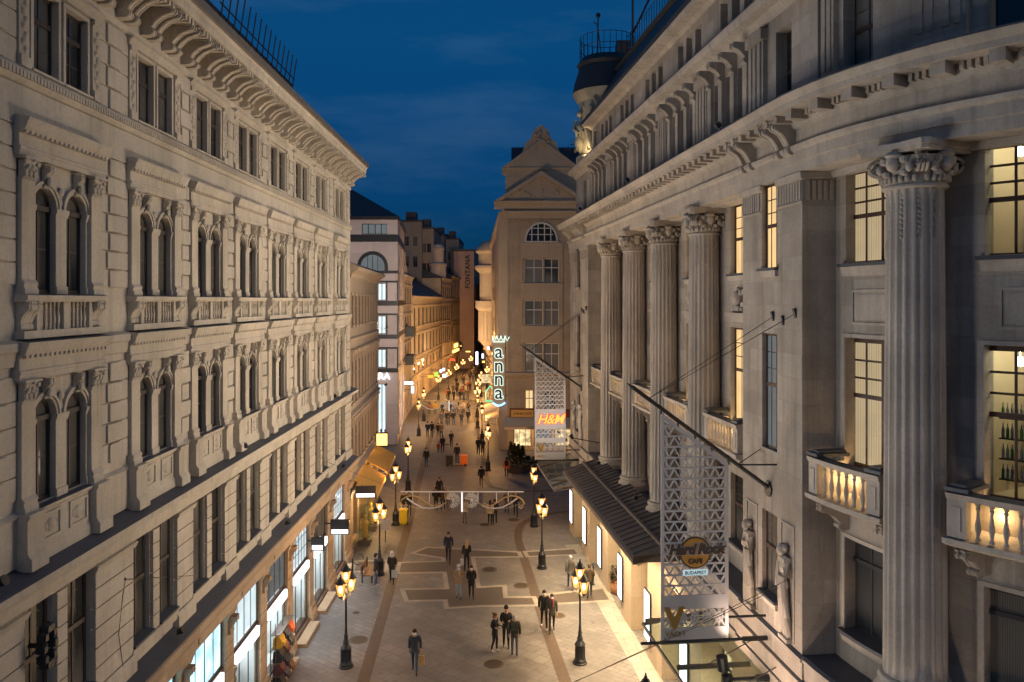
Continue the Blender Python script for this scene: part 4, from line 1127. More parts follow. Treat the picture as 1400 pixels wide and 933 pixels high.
# far corner turret with a sculpted group, mansard cap and roof deck
tq = RF.P(1.9, -2.0, 0)
M['gold_stone'] = m_stone('turret_stone', (.46, .42, .33), None, .2, .3)
m_ = MB(); m_.lathe([(1.95, 23.4), (1.95, 24.0), (1.75, 24.1), (1.75, 27.4), (1.85, 27.5), (2.05, 27.75), (2.15, 28.0), (1.9, 28.1)], tq.x, tq.y, 0, 24)
m_.build('turret', M['gold_stone'], bank, 35)
m_ = MB(); rnd = random.Random(5)
for i in range(5):
    a = R(200+i*32); r = 1.9
    x, y = tq.x+r*math.cos(a), tq.y+r*math.sin(a)
    b0 = 24.2; h = 2.6+.25*math.sin(i*2)
    m_.ball((x, y, b0+h*.55), .30, 9, 0, (1, 1, 1.7)); m_.ball((x, y, b0+h*.25), .34, 9, 0, (1, 1, 1.9)); m_.ball((x, y, b0+h*.93), .19, 9, 0, (1, 1, 1.15))
    m_.tube([(x-.22, y, b0+h*.76), (x-.38, y-.15, b0+h*.55), (x-.1, y-.3, b0+h*.45)], .085, 6); m_.tube([(x+.22, y, b0+h*.76), (x+.35, y-.2, b0+h*.95), (x+.2, y-.2, b0+h*1.15)], .08, 6)
    for k in range(5): m_.tube([(x+rnd.uniform(-.3, .3), y+rnd.uniform(-.3, .1), b0), (x+rnd.uniform(-.3, .3), y-.2, b0+h*.5)], .09, 5)
m_.build('sculpture_group', M['gold_stone'], bank, 50)
m_ = MB(); m_.lathe([(2.15, 28.05), (2.05, 28.6), (1.75, 29.6), (1.9, 29.8), (1.6, 30.2), (0, 30.2)], tq.x, tq.y, 0, 24)
m_.build('turret_roof', M['roof_dark'], bank, 35)
m_ = MB()
for i in range(28):
    a = 2*PI*i/28; m_.tube([(tq.x+1.7*math.cos(a), tq.y+1.7*math.sin(a), 30.1), (tq.x+1.7*math.cos(a), tq.y+1.7*math.sin(a), 31.5)], .018, 4)
for z in (30.8, 31.5): m_.tube([(tq.x+1.7*math.cos(2*PI*i/28), tq.y+1.7*math.sin(2*PI*i/28), z) for i in range(29)], .022, 4)
p = RF.P(5, -2.5, 0); q = RF.P(16, -2.5, 0)
for k in range(24):
    c = p.lerp(q, k/23); m_.tube([(c.x, c.y, 29), (c.x, c.y, 30.6)], .018, 4)
m_.tube([(p.x, p.y, 30.6), (q.x, q.y, 30.6)], .022, 4)
m_.build('deck_railing', M['black'], bank)
m_ = MB()
m_.tube([(tq.x-.6, tq.y, 30.2), (tq.x-.55, tq.y, 32.9)], .05, 5); m_.tube([(tq.x-.3, tq.y, 30.2), (tq.x-.6, tq.y, 32.4), (tq.x-.85, tq.y, 32.6)], .04, 5); m_.ball((tq.x-.55, tq.y, 33.0), .16, 8)
m_.box(tq.x+.6, tq.x+1.4, tq.y-.4, tq.y+.4, 30.2, 31.3)
m_.build('roof_lamp_mast', M['black'], bank)
cr = thing('roof_crane', 'thin black roof crane frame above the far turret', 'crane', (RF.P(7, -3, 29)))
m_ = MB(); a = RF.P(6, -2.6, 29.2); b = RF.P(13.2, -2.6, 29.4)
m_.tube([a, a+Vector((0, 0, 4.9))], .07, 5); m_.tube([a+Vector((0, 0, 4.9)), b+Vector((0, 0, 3.4))], .08, 5); m_.tube([b+Vector((0, 0, 0)), b+Vector((0, 0, 5.5))], .07, 5); m_.tube([a+Vector((0, 0, 1.3)), b+Vector((0, 0, 2.6))], .06, 5)
m_.build('crane_frame', M['black'], cr)
an = thing('antenna', 'spidery television antenna on the roof edge left of the turret', 'antenna', RF.P(-.6, -1.5, 24.2))
m_ = MB(); p = RF.P(-.6, -1.5, 23.8); p = Vector((p.x-.2, p.y, p.z))
m_.tube([p, p+Vector((0, 0, 2.0))], .03, 5)
for k, (dz, ln) in enumerate(((1.3, 1.5), (1.75, 1.2))):
    m_.tube([p+Vector((.2, 0, dz)), p+Vector((-ln, 0, dz-.15*k-.1))], .025, 4)
    for i in range(6): c = p+Vector((-ln*i/6, 0, dz-.1)); m_.tube([c+Vector((-.12, -.3, .15)), c+Vector((.12, .3, -.15))], .014, 4)
m_.build('antenna_rods', M['steel'], an)
# light: under the canopies, on the turret
for u in [cu0+1.2+k*1.75 for k in range(8)]:
    p = RF.P(u, 1.15, 5.5); spot_light('canopy_downlight', p, (p.x-.2, p.y, 0), (1.0, .74, .42), 1350, 118, 1.0, .12, bank)
for u in (2, 4.5, 7): p = RF.P(u, 1.2, 4.5); spot_light('canopy_downlight', p, (p.x-.4, p.y, 0), (1.0, .80, .50), 260, 140, .9, .1, bank)
for u in (27.2, 29.2, 31.2): p = RF.P(u, 1.3, 4.3); spot_light('canopy_downlight', p, (p.x-.8, p.y, 0), (1.0, .78, .48), 1350, 150, .9, .1, bank)
spot_light('turret_uplight', RF.P(3.4, -.1, 23.75), (tq.x-.3, tq.y-.8, 26.2), (1.0, .74, .40), 95, 120, .8, .1, bank)
# ------------------------------------------------------------------ text helper
def text_mesh(s, size, extrude=.01, shear=0, offset=0, spacing=1, bold=False):
    c = bpy.data.curves.new('lettering', 'FONT'); c.body = s; c.size = size; c.extrude = extrude; c.shear = shear; c.offset = offset
    c.align_x = 'CENTER'; c.align_y = 'CENTER'; c.space_character = spacing; c.resolution_u = 4
    o = bpy.data.objects.new('lettering', c); COL.objects.link(o)
    dg = bpy.context.evaluated_depsgraph_get()
    me = bpy.data.meshes.new_from_object(o.evaluated_get(dg)); bpy.data.objects.remove(o); bpy.data.curves.remove(c)
    me.name = 'lettering'
    return me
def text(name, s, size, mat, parent, loc, rz, extrude=.01, shear=0, offset=0, spacing=1, rx=90, ry=0):
    me = text_mesh(s, size, extrude, shear, offset, spacing); me.materials.clear(); me.materials.append(mat)
    o = bpy.data.objects.new(name, me); COL.objects.link(o); o.location = loc; o.rotation_euler = (R(rx), R(ry), rz)
    if parent: setpar(o, parent)
    return o

# ------------------------------------------------------------------ the other buildings
def seg_fac(a, b):
    return Fac(a[0], a[1], math.atan2(b[1]-a[1], b[0]-a[0])), (Vector(b)-Vector(a)).length
def body(root, poly, z1, m, z0=0):
    b = MB(); b.prism_z(poly, z0, z1); return b.build('core', m, root)
def win_rows(Ls, rows, n, w, m0, ins=None):
    """evenly spaced openings along a wall of length Ls"""
    out = []
    for z0, z1 in rows:
        for i in range(n):
            c = m0+(Ls-2*m0)*(i+.5)/n; out.append((c-w/2, c+w/2, z0, z1))
    return out
def front(F, Ls, z0, z1, ops, root, mat, name='wall', depth=.22, frame=None, glass=None, cols=2, rows=(2, 1), wn='window', tr=.66, lit=None):
    m_ = F.mb(); wall_grid(m_, 0, Ls, z0, z1, ops, 0, depth); o = m_.build(name, mat, root)
    for i, (a, b, c, d) in enumerate(ops):
        g = glass or M['glass_dark']
        if lit and i in lit: g = M[lit[i]]
        h = round(d-c, 2)
        window(F, root, (a+b)/2, -depth+.02, c, round(b-a, 2), h, frame or M['dark_frame'], g, cols=cols, rows=rows if len(rows) == 2 else rows, trans=(h*tr,) if len(rows) == 2 else (), fw=.07, bar=.05, name=wn)
    return o

# left 2: lower tan building with hood mouldings
M['tan'] = m_stone('tan_render', (.44, .34, .25), None, .14, .3, .85)
M['tan_trim'] = m_stone('tan_render_trim', (.47, .365, .27), None, .14, .3, .85)
A, B = (-9.62, 46.95), (-10.45, 62.0)
F2, L2 = seg_fac(A, B)
b2 = thing('tan_building', 'lower tan building with long rows of narrow windows behind the cream palace', 'building', (-14, 54, 0))
ops = win_rows(L2, [(13.5, 15.3), (8.8, 11.5), (5.0, 7.5)], 9, .82, .5)
front(F2, L2, 3.6, 16.4, ops, b2, M['tan'], depth=.085, frame=M['brown_frame'])
m_ = F2.mb()
m_.sweep([(0, 16.3), (.15, 16.4), (.2, 16.6), (.55, 16.8), (.6, 17.0), (.5, 17.05), (0, 17.3)], -.02, L2+.05); m_.sweep([(0, 12.5), (.1, 12.5), (.16, 12.7), (0, 12.8)], 0, L2); m_.sweep([(0, 8.0), (.15, 8.0), (.25, 8.2), (0, 8.3)], 0, L2); m_.sweep([(0, 4.2), (.2, 4.25), (.3, 4.45), (0, 4.6)], 0, L2)
for a, b, c, d in ops:
    m_.box(a-.08, a, 0, .06, c, d); m_.box(b, b+.08, 0, .06, c, d); m_.box(a-.1, b+.1, 0, .14, c-.14, c-.02)
    if c < 10: m_.sweep([(0, d+.12), (.08, d+.14), (.26, d+.40), (.26, d+.5), (0, d+.56)], a-.16, b+.16); m_.box(a-.12, a-.02, 0, .18, d-.15, d+.3); m_.box(b+.02, b+.12, 0, .18, d-.15, d+.3)
    else: m_.box(a-.1, b+.1, 0, .08, d+.02, d+.15)
m_.build('moulding', M['tan_trim'], b2)
m_ = F2.mb(); m_.face([(-.02, .55, 17.06), (L2+.1, .55, 17.06), (L2+.1, -4, 18.6), (-.02, -4, 18.6)]); m_.face([(-.02, -9, 17), (L2, -9, 17), (L2, -4, 18.6), (-.02, -4, 18.6)]); m_.build('roof', M['roof_dark'], b2)
q = F2.P(L2, -9, 0); q2 = F2.P(0, -9, 0); f0 = F2.P(0, -.25, 0); f1 = F2.P(L2, -.25, 0)
body(b2, [(f0.x, f0.y), (f1.x, f1.y), (q.x, q.y), (q2.x, q2.y)], 17.0, M['tan'])
sops = [(.6+i*3.6, 3.7+i*3.6, .2, 3.2) for i in range(4)]
m_ = F2.mb(); wall_grid(m_, 0, L2, 0, 3.6, sops, .02, .5); m_.build('shop_wall', M['shop_stone'], b2)
for i, (a, b, c, d) in enumerate(sops): window(F2, b2, (a+b)/2, -.3, c, b-a, d-c, M['steel'], M[('shop_white', 'shop_warm', 'shop_warm', 'shop_white')[i]], cols=3, rows=(1,), fw=.08, name='shop_window')
M['ochre_cloth'] = m_plain('ochre_awning_cloth', (.72, .40, .10), .8, 0, .12, 4)
def awning(F, u0, u1, z, d0, d1, label, stripes=0, drop=.8, mat=None, parent=None):
    m_ = F.mb()
    m_.sweep([(d0, z), (d1, z-drop), (d1, z-drop-.28), (d1-.03, z-drop-.28), (d1-.03, z-drop-.03), (d0, z-.04)], u0, u1)
    k = int((u1-u0)/.3)
    for i in range(k):
        u = u0+(u1-u0)*(i+.5)/k
        m_.sweep([(d0, z+.012), (d1, z-drop+.012), (d1, z-drop-.0), (d0, z)], u-.02, u+.02)
    cl = m_.build('awning_cloth', mat or M['ochre_cloth'], parent)
    m_ = F.mb()
    for u in (u0+.06, u1-.06): m_.tube([(u, .02, z-1.0), (u, d1-.05, z-drop-.05)], .025, 5)
    m_.tube([(u0, d1-.02, z-drop-.02), (u1, d1-.02, z-drop-.02)], .03, 5)
    o = m_.build('awning_arm', M['steel'], None); setpar(o, cl)
    return cl
awning(F2, 1.6, 6.6, 4.1, .05, 1.5, '', 0, .9, None, b2); awning(F2, 7.4, 13.6, 4.1, .05, 1.5, '', 0, .8, None, b2)
m_ = F2.mb(); m_.box(0.1, L2, .02, .12, 3.25, 3.6); m_.build('shop_fascia', M['brown_panel'], b2)
M['amber_sign'] = m_emit('amber_sign_light', (1.0, .62, .16), 2.6)
for u in (4.2, 10.5):
    m_ = F2.mb(); m_.box(u-1.3, u+1.3, .02, .10, 4.15, 4.19); m_.build('sign_strip', M['amber_sign'], b2)
for u in (2.2, 5.2):                                # glass show boxes out on the pavement
    m_ = F2.mb(); m_.box(u-.5, u+.5, .3, 1.05, 0, .35); o = m_.build('showcase_base', M['steel'], b2)
    m_ = F2.mb(); m_.box(u-.48, u+.48, .32, 1.03, .36, 2.3); g = m_.build('showcase_glass', M['clear'], None); setpar(g, o)
    m_ = F2.mb(); m_.lathe([(.16, 0), (.2, .3), (.17, .55), (.24, .9), (.1, 1.05), (.1, 1.2), (.13, 1.3), (.0, 1.42)], u, .68, .4, 10); g = m_.build('mannequin', M['ochre_cloth'], None, 40); setpar(g, o)
point_light('shop_light', F2.P(4, 1.2, 2.4), (1.0, .66, .28), 190, .2, b2); point_light('shop_light', F2.P(10, 1.2, 2.6), (1.0, .60, .22), 210, .2, b2)

# left 3: pink and black modern corner block with lit offices
M['pink'] = m_stone('pink_cladding', (.58, .49, .46), (1.6, 1.05), .08, .1, .6)
b3 = thing('office_building', 'pink and black banded office building with bluish lit windows and arched window', 'building', (-16, 92, 0))
FA, LA_ = seg_fac((-23.0, 83.0), (-11.9, 83.0)); FB, LB_ = seg_fac((-11.9, 83.0), (-13.4, 99.0))
U0 = LA_
opA = []
for z0, z1 in ((15.0, 16.8), (11.5, 13.4), (8.0, 9.9)): opA += [(U0-9.6, U0-7.6, z0, z1), (U0-5.4, U0-3.6, z0, z1), (U0-2.1, U0-1.25, z0, z1)]
opA += [(U0-2.1, U0-1.25, 1.0, 6.3), (U0-6, U0-3, 1.0, 6.3), (U0-3.75, U0-2.45, 21.9, 23.0), (U0-2.4, U0-1.1, 21.9, 23.0)]
lit = {2: 'lit_white', 5: 'lit_white', 8: 'lit_white', 1: 'lit_white', 4: 'lit_white', 7: 'lit_white', 9: 'lit_white', 10: 'shop_white', 11: 'lit_dim', 12: 'lit_dim'}
lit[11] = 'lit_dim'
front(FA, LA_, 0, 23.4, opA, b3, M['pink'], depth=.3, frame=M['black'], cols=2, rows=(1,), lit=lit)
m_ = FA.mb()
for z0, z1 in ((21.1, 21.85), (17.8, 18.1), (14.45, 14.95), (16.85, 17.05), (11.0, 11.45), (13.45, 13.65), (7.5, 7.95), (9.95, 10.15)): m_.box(0, LA_+.06, 0, .06, z0, z1)
for z0, z1 in ((14.95, 16.85), (11.45, 13.45), (7.95, 9.95)):
    for x in (-1.2, -.08, -2.25): m_.box(U0+x, U0+x+.14, 0, .05, z0, z1)
c = U0-2.6
for k in range(14):
    a0, a1 = PI*k/14, PI*(k+1)/14; r0, r1, zc = 1.25, 1.6, 18.5
    m_.prism_u([(c+r0*math.cos(a0), zc+r0*math.sin(a0)), (c+r1*math.cos(a0), zc+r1*math.sin(a0)), (c+r1*math.cos(a1), zc+r1*math.sin(a1)), (c+r0*math.cos(a1), zc+r0*math.sin(a1))], 0, .1)
m_.box(c-1.6, c-1.25, 0, .1, 18.1, 18.5); m_.box(c+1.25, c+1.6, 0, .1, 18.1, 18.5)
m_.build('black_banding', M['black'], b3)
m_ = FA.mb(); m_.face([(c+1.25*math.cos(PI*k/16), .03, 18.5+1.25*math.sin(PI*k/16)) for k in range(17)]+[(c-1.25, .03, 18.1), (c+1.25, .03, 18.1)])
o = m_.build('window', M['lit_dim'], b3)
m_ = FA.mb(); m_.box(c-.03, c+.03, .04, .07, 18.1, 19.7); m_.box(c-.55, c-.5, .04, .07, 18.1, 19.6); m_.box(c+.5, c+.55, .04, .07, 18.1, 19.6); q = m_.build('glazing_bar', M['black'], None); setpar(q, o)
opB = []
for z0, z1 in ((18.0, 21.0), (15.0, 17.0), (11.5, 13.5), (8.0, 10.0)): opB += [(.35, 2.2, z0, z1), (2.6, 4.6, z0, z1), (6.2, 8.2, z0, z1), (10, 12.2, z0, z1)]
opB += [(.5, 4.2, .4, 6.3), (5, 9.2, .4, 6.3), (10, 14.6, .4, 6.3)]
front(FB, LB_, 0, 23.4, opB, b3, M['pink'], depth=.25, frame=M['black'], cols=2, rows=(1,), lit={4: 'lit_dim', 5: 'lit_dim', 8: 'lit_dim', 12: 'lit_warm', 16: 'shop_warm', 17: 'shop_white', 18: 'shop_white'})
m_ = FB.mb()
for z0, z1 in ((21.1, 21.85), (14.45, 14.95), (11.0, 11.45), (7.5, 7.95)): m_.box(.0, LB_, 0, .06, z0, z1)
m_.build('black_banding', M['black'], b3)
m_ = MB(); m_.prism_z([(-23.2, 82.7), (-11.7, 82.7), (-13.2, 99.2), (-23.2, 99.2)], 23.4, 23.75); m_.build('eaves', M['black'], b3)
m_ = MB(); e = [(-23.2, 82.8, 23.76), (-11.8, 82.8, 23.76), (-13.3, 99, 23.76), (-23.2, 99, 23.76)]; r_ = [(-20, 88, 27.2), (-17.6, 88, 27.2), (-18, 95, 27.2), (-20, 95, 27.2)]
for i in range(4):
    j = (i+1) % 4; m_.face([e[i], e[j], r_[j], r_[i]])
m_.face(r_)
for i in range(18):
    x = -23+i*.63; t = min(1, max(0, (-11.8-x)/5.8)); m_.tube([(x, 82.82, 23.8), (x-.0 if x < -17.6 else x-(x+17.6)*t*.0, 82.8+5.2*min(1, t), 23.8+3.4*min(1, t))], .035, 4)
m_.build('roof', M['roof_dark'], b3)
body(b3, [(-22.9, 83.4), (-12.25, 83.4), (-13.7, 98.6), (-22.9, 98.6)], 23.3, M['core'])
text('lettering', 'ZARA', .95, M['sign_white'], b3, FA.P(U0-2.05, .12, 7.1), 0, .04, 0, .01, 1.05)

# left 4..7
def row_building(name, label, A, B, depth, h, mat, rows, n, w, roof=1.6, overhang=.35, shop=None, frame=None, lit=None, ground=4.0, inset=.5, front_face=None, shops=3, cols=2, wr=(1,)):
    F, Ls = seg_fac(A, B); c = F.P(Ls/2, -depth/2, 0)
    root = thing(name, label, 'building', (c.x, c.y, 0))
    ops = win_rows(Ls, rows, n, w, inset)
    front(F, Ls, ground, h, ops, root, mat, depth=.085, frame=frame, cols=cols, rows=wr, lit=lit)
    so = [(inset+(Ls-2*inset)*i/shops+.25, inset+(Ls-2*inset)*(i+1)/shops-.25, .2, ground-.8) for i in range(shops)]
    m_ = F.mb(); wall_grid(m_, 0, Ls, 0, ground, so, .03, .4); m_.build('shop_wall', mat, root)
    for i, (a, b, c_, d) in enumerate(so): window(F, root, (a+b)/2, -.3, c_, round(b-a, 2), round(d-c_, 2), M['black'], M[(shop or ['shop_warm'])[i % len(shop or [1])]], cols=3, rows=(1,), fw=.08, name='shop_window')
    m_ = F.mb()
    m_.sweep([(0, h-.5), (.1, h-.45), (.15, h-.2), (overhang, h-.1), (overhang, h+.05), (0, h+.15)], -.02, Ls+.02); m_.sweep([(0, ground), (.15, ground+.02), (.2, ground+.25), (0, ground+.3)], 0, Ls)
    for (z0, z1) in rows: m_.sweep([(0, z0-.25), (.1, z0-.22), (.12, z0-.05), (0, z0-.04)], 0, Ls); m_.sweep([(0, z1+.25), (.12, z1+.28), (.14, z1+.42), (0, z1+.44)], 0, Ls)
    m_.build('moulding', mat, root)
    p = [F.P(0, -.22, 0), F.P(Ls, -.22, 0), F.P(Ls, -depth, 0), F.P(0, -depth, 0)]
    body(root, [(v.x, v.y) for v in p], h, mat)
    if roof:
        m_ = F.mb(); m_.sweep([(overhang, h+.06), (-depth*.5, h+roof), (-depth-.2, h+.06)], -.1, Ls+.1); m_.build('roof', M['roof_dark'], root)
    return root, F, Ls
M['cream2'] = m_stone('cream_render', (.45, .36, .27), None, .12, .25, .85)
M['ochre'] = m_stone('ochre_render', (.42, .29, .15), None, .14, .25, .85)
M['white_r'] = m_stone('off_white_render', (.45, .39, .34), None, .12, .25, .85)
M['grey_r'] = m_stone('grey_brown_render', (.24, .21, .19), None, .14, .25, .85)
M['blush'] = m_stone('blush_render', (.50, .33, .26), None, .10, .15, .85)
r4, F4, L4 = row_building('narrow_house', 'narrow off-white house with dark balconies and a pointed gable beside the office building', (-13.5, 99.4), (-14.0, 111.6), 9, 18.2, M['white_r'], [(14.6, 16.6), (10.8, 13.0), (7.2, 9.4)], 3, 1.1, 2.4, .3, ['shop_white', 'shop_blue'])
m_ = F4.mb()
for z in (7.0, 10.6):
    m_ = F4.mb(); m_.box(1.5, 5.0, 0, 1.1, z-.2, z); m_.box(1.5, 5.0, 1.0, 1.1, z, z+1.0); m_.box(1.5, 1.6, 0, 1.0, z, z+1.0); m_.box(4.9, 5, 0, 1.0, z, z+1.0); m_.build('balcony', M['black'], r4)
m_ = F4.mb(); m_.prism_u([(0, 18.3), (6, 18.3), (5, 19.3), (3.6, 19.6), (3.0, 21.2), (2.4, 19.6), (1.0, 19.3)], -.5, -.05); m_.build('gable', M['white_r'], r4)
r5, F5, L5 = row_building('cream_building', 'cream building with three rows of narrow windows under a sloping dark roof', (-14.1, 112), (-13.3, 150), 14, 15.6, M['cream2'], [(11.3, 13.9), (7.0, 9.9), (4.4, 5.9)], 8, 1.5, 4.5, .5, ['shop_white', 'shop_warm', 'shop_blue', 'shop_warm'], shops=6)
r6, F6, L6 = row_building('corner_house', 'pale corner house with a small round-topped turret above the sloping dark roof', (-13.2, 150.4), (-12.3, 161), 10, 19.2, M['cream2'], [(15.4, 17.6), (11.2, 14), (7, 10)], 4, 1.1, 2.2, .4, ['shop_warm'], shops=2)
m_ = MB(); m_.lathe([(1.6, 19), (1.6, 21.5), (1.8, 21.7), (1.7, 22.0), (1.2, 22.3), (1.2, 24.6), (1.4, 24.8), (.9, 25.6), (.0, 25.9)], -14.2, 152.5, 0, 14); m_.build('turret', M['white_r'], r6, 35)
r7, F7, L7 = row_building('ochre_building', 'ochre building glowing in street light with golden shop signs', (-12.2, 161.4), (-11.4, 173), 10, 19.8, M['ochre'], [(15.4, 18.2), (10.8, 14), (6.6, 9.6)], 5, 1.2, 2.0, .4, ['shop_warm', 'shop_white'], shops=2)
m_ = F7.mb(); m_.box(.5, 9, .03, .3, 4.3, 4.8); m_.build('sign_band', M['amber_sign'], r7)
m_ = F7.mb(); m_.box(3, 8, .03, .2, 5.2, 6.0); m_.build('sign_band', M['amber_sign'], r7)
b8 = thing('hotel_building', 'tall blush building whose blank side wall carries the vertical name FONTANA', 'building', (-9.6, 186, 0))
FC, LC_ = seg_fac((-13.4, 175.5), (-8.35, 175.5)); FD, LD_ = seg_fac((-8.35, 175.5), (-6.8, 205))
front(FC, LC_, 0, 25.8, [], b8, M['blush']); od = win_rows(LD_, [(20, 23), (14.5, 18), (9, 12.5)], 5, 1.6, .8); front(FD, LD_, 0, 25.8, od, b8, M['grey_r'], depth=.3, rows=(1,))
m_ = FC.mb(); m_.box(-.2, LC_+.3, -.3, .1, 25.8, 26.3); m_.box(-.2, .6, -.2, .12, 0, 26); m_.build('parapet', M['black'], b8)
body(b8, [(-13.2, 175.8), (-8.7, 175.8), (-7.2, 204.6), (-13.2, 204.6)], 25.7, M['grey_r'])
M['dark_letter'] = m_plain('dark_sign_letter', (.025, .02, .02), .5)
text('lettering', 'FONTANA', 1.45, M['dark_letter'], b8, (-9.75, 175.4, 21.3), 0, .06, 0, .03, 1.1, 90, -90)
m_ = FC.mb(); m_.lathe([(0, 0), (.0, .0)], 0, 0); m_ = MB(); m_.tube([(-12.0, 175.1, 5.0), (-12.0, 175.4, 5.0)], 1.25, 20); m_.build('round_sign', M['dark_letter'], b8)
text('lettering', 'FONTANA', .42, M['amber_sign'], b8, (-12.0, 175.05, 5.0), 0, .01)
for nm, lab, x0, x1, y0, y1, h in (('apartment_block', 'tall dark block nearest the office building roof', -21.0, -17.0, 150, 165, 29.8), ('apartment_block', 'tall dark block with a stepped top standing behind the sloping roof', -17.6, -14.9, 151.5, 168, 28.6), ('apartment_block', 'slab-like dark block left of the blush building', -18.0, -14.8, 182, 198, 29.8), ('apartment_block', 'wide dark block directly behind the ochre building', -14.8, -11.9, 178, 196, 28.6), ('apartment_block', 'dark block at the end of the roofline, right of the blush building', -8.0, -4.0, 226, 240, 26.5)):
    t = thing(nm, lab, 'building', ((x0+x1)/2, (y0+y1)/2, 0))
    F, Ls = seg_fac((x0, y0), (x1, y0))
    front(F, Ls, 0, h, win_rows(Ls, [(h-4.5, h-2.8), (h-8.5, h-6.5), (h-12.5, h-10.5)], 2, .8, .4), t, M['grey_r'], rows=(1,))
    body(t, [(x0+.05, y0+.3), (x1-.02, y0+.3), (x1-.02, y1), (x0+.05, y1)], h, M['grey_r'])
    m_ = F.mb(); m_.box(-.15, Ls+.15, -(y1-y0), .12, h, h+.35); m_.box(Ls*.2, Ls*.7, -4, -1.5, h+.35, h+2.0); m_.build('roof', M['roof_dark'], t)
# right 2: gabled corner building with the café
M['brown_orn'] = m_stone('brown_ornamented_render', (.46, .345, .235), None, .22, .3, .9, 5)
M['brown_smooth'] = m_stone('brown_smooth_render', (.50, .38, .265), None, .10, .2, .85)
rb = thing('gabled_building', 'brown ornamented building with stepped double gable and arched attic window above the café', 'building', (6, 86, 0))
YF = 80.0; X0 = -.45; X1 = 13.0
FE, LE_ = seg_fac((X0, YF), (X1, YF)); FS, LS_ = seg_fac((-3.3, 128), (X0-.55, YF+.6))
cx = (740-700)/1090*YF-X0                           # centre of the window bay in u
WW = [(cx-1.62, cx+.18), (cx+.30, cx+1.78)]
opE = [(a, b, z0, z1) for z0, z1 in ((16.8, 19.2), (12.5, 15.0), (7.9, 10.7)) for a, b in WW]+[(cx-1.62, cx-.8, 3.8, 6.0), (cx+.2, cx+1.5, 3.8, 6.0)]
opE += [(cx+5.2+k*2.6, cx+6.6+k*2.6, z0, z1) for k in (0, 1) for z0, z1 in ((16.8, 19.2), (12.5, 15.0), (7.9, 10.7))]
front(FE, LE_, 3.2, 23.9, opE, rb, M['brown_orn'], depth=.2, frame=M['white_frame'], glass=M['glass_pale'], cols=2, rows=(1, 1), tr=.62, lit={6: 'lit_warm'})
m_ = FE.mb()                                        # smooth apron panels of the window bay, edge strips
for z0, z1 in ((19.25, 20.8), (15.05, 16.75), (10.75, 12.45)): m_.box(cx-1.9, cx+2.0, 0, .12, z0, z1)
for x in (-.05, cx-2.05, cx+2.0): m_.box(x, x+.16, 0, .10, 8.0, 20.8)
m_.sweep([(0, 7.2), (.2, 7.3), (.4, 7.6), (.4, 7.75), (0, 7.85)], -.3, LE_)
m_.sweep([(0, 23.1), (.1, 23.2), (.15, 23.6), (.3, 23.7), (.35, 23.95), (0, 24.0)], -.4, LE_)
for i in range(46): m_.box(i*.24, i*.24+.12, 0, .2, 22.95, 23.15)
def pediment(c, hw, z, hgt, d):
    m_.prism_u([(c-hw+.25, z), (c+hw-.25, z), (c, z+hgt-.25)], -.5, d)
    t = .42
    m_.prism_u([(c-hw, z), (c, z+hgt), (c, z+hgt-t*1.1), (c-hw+t*1.6, z)], d, d+.35); m_.prism_u([(c+hw, z), (c, z+hgt), (c, z+hgt-t*1.1), (c+hw-t*1.6, z)], d, d+.35)
    m_.sweep([(-.5, z-.75), (d+.1, z-.75), (d+.15, z-.35), (d+.35, z-.25), (d+.4, z), (-.5, z+.02)], c-hw-.02, c+hw+.02)
    for i in range(14): m_.ball((c+random.uniform(-hw*.5, hw*.5), d+.04, z+.2+random.random()*hgt*.3), .16, 6, 0, (1, .6, 1))
pc = cx
m_.box(pc-4.0, pc+4.2, -.5, -.02, 23.9, 25.0); pediment(pc, 4.7, 24.95, 3.0, .05)
m_.box(pc-3.6, pc+3.8, -1.4, -.55, 24.0, 28.3); pediment(pc, 3.95, 28.4, 2.9, -.75)
P = [(-1.9, 30.0), (1.9, 30.0), (1.5, 31.0), (1.0, 31.4), (.75, 32.2), (0, 32.8), (-.75, 32.2), (-1.0, 31.4), (-1.5, 31.0)]
m_.prism_u([(pc+a, b) for a, b in P], -1.2, -.6)
for i in range(10): m_.ball((pc+random.uniform(-.8, .8), -.55, 31+random.uniform(-.6, 1.0)), .24, 7)
m_.build('gable', M['brown_smooth'], rb, 30)
m_ = FE.mb(); r = 1.6; zc = 20.95
m_.face([(cx+r*math.cos(PI*k/18), .025, zc+r*1.15*math.sin(PI*k/18)) for k in range(19)]); o = m_.build('arched_window', M['glass_dark'], rb)
m_ = FE.mb()
for k in range(18):
    a0, a1 = PI*k/18, PI*(k+1)/18
    m_.prism_u([(cx+r*.94*math.cos(a0), zc+r*1.08*math.sin(a0)), (cx+r*1.04*math.cos(a0), zc+r*1.2*math.sin(a0)), (cx+r*1.04*math.cos(a1), zc+r*1.2*math.sin(a1)), (cx+r*.94*math.cos(a1), zc+r*1.08*math.sin(a1))], .0, .14)
for x in (-.95, -.32, .32, .95): m_.box(cx+x-.05, cx+x+.05, .03, .10, zc, zc+math.sqrt(max(0, 1-(x/r)**2))*r*1.12)
for z in (.62, 1.25): m_.box(cx-1.35+z*.25, cx+1.35-z*.25, .03, .09, zc+z, zc+z+.08)
m_.box(cx-1.7, cx+1.7, 0, .2, zc-.12, zc); q = m_.build('glazing_bar', M['white_frame'], None); setpar(q, o)
opS = []
for z0, z1 in ((16.8, 19.2), (12.5, 15), (7.9, 10.7)): opS += win_rows(LS_, [(z0, z1)], 11, 1.5, 1.0)
front(FS, LS_, 3.2, 23.9, opS, rb, M['brown_orn'], depth=.2, frame=M['white_frame'], cols=2, rows=(1,))
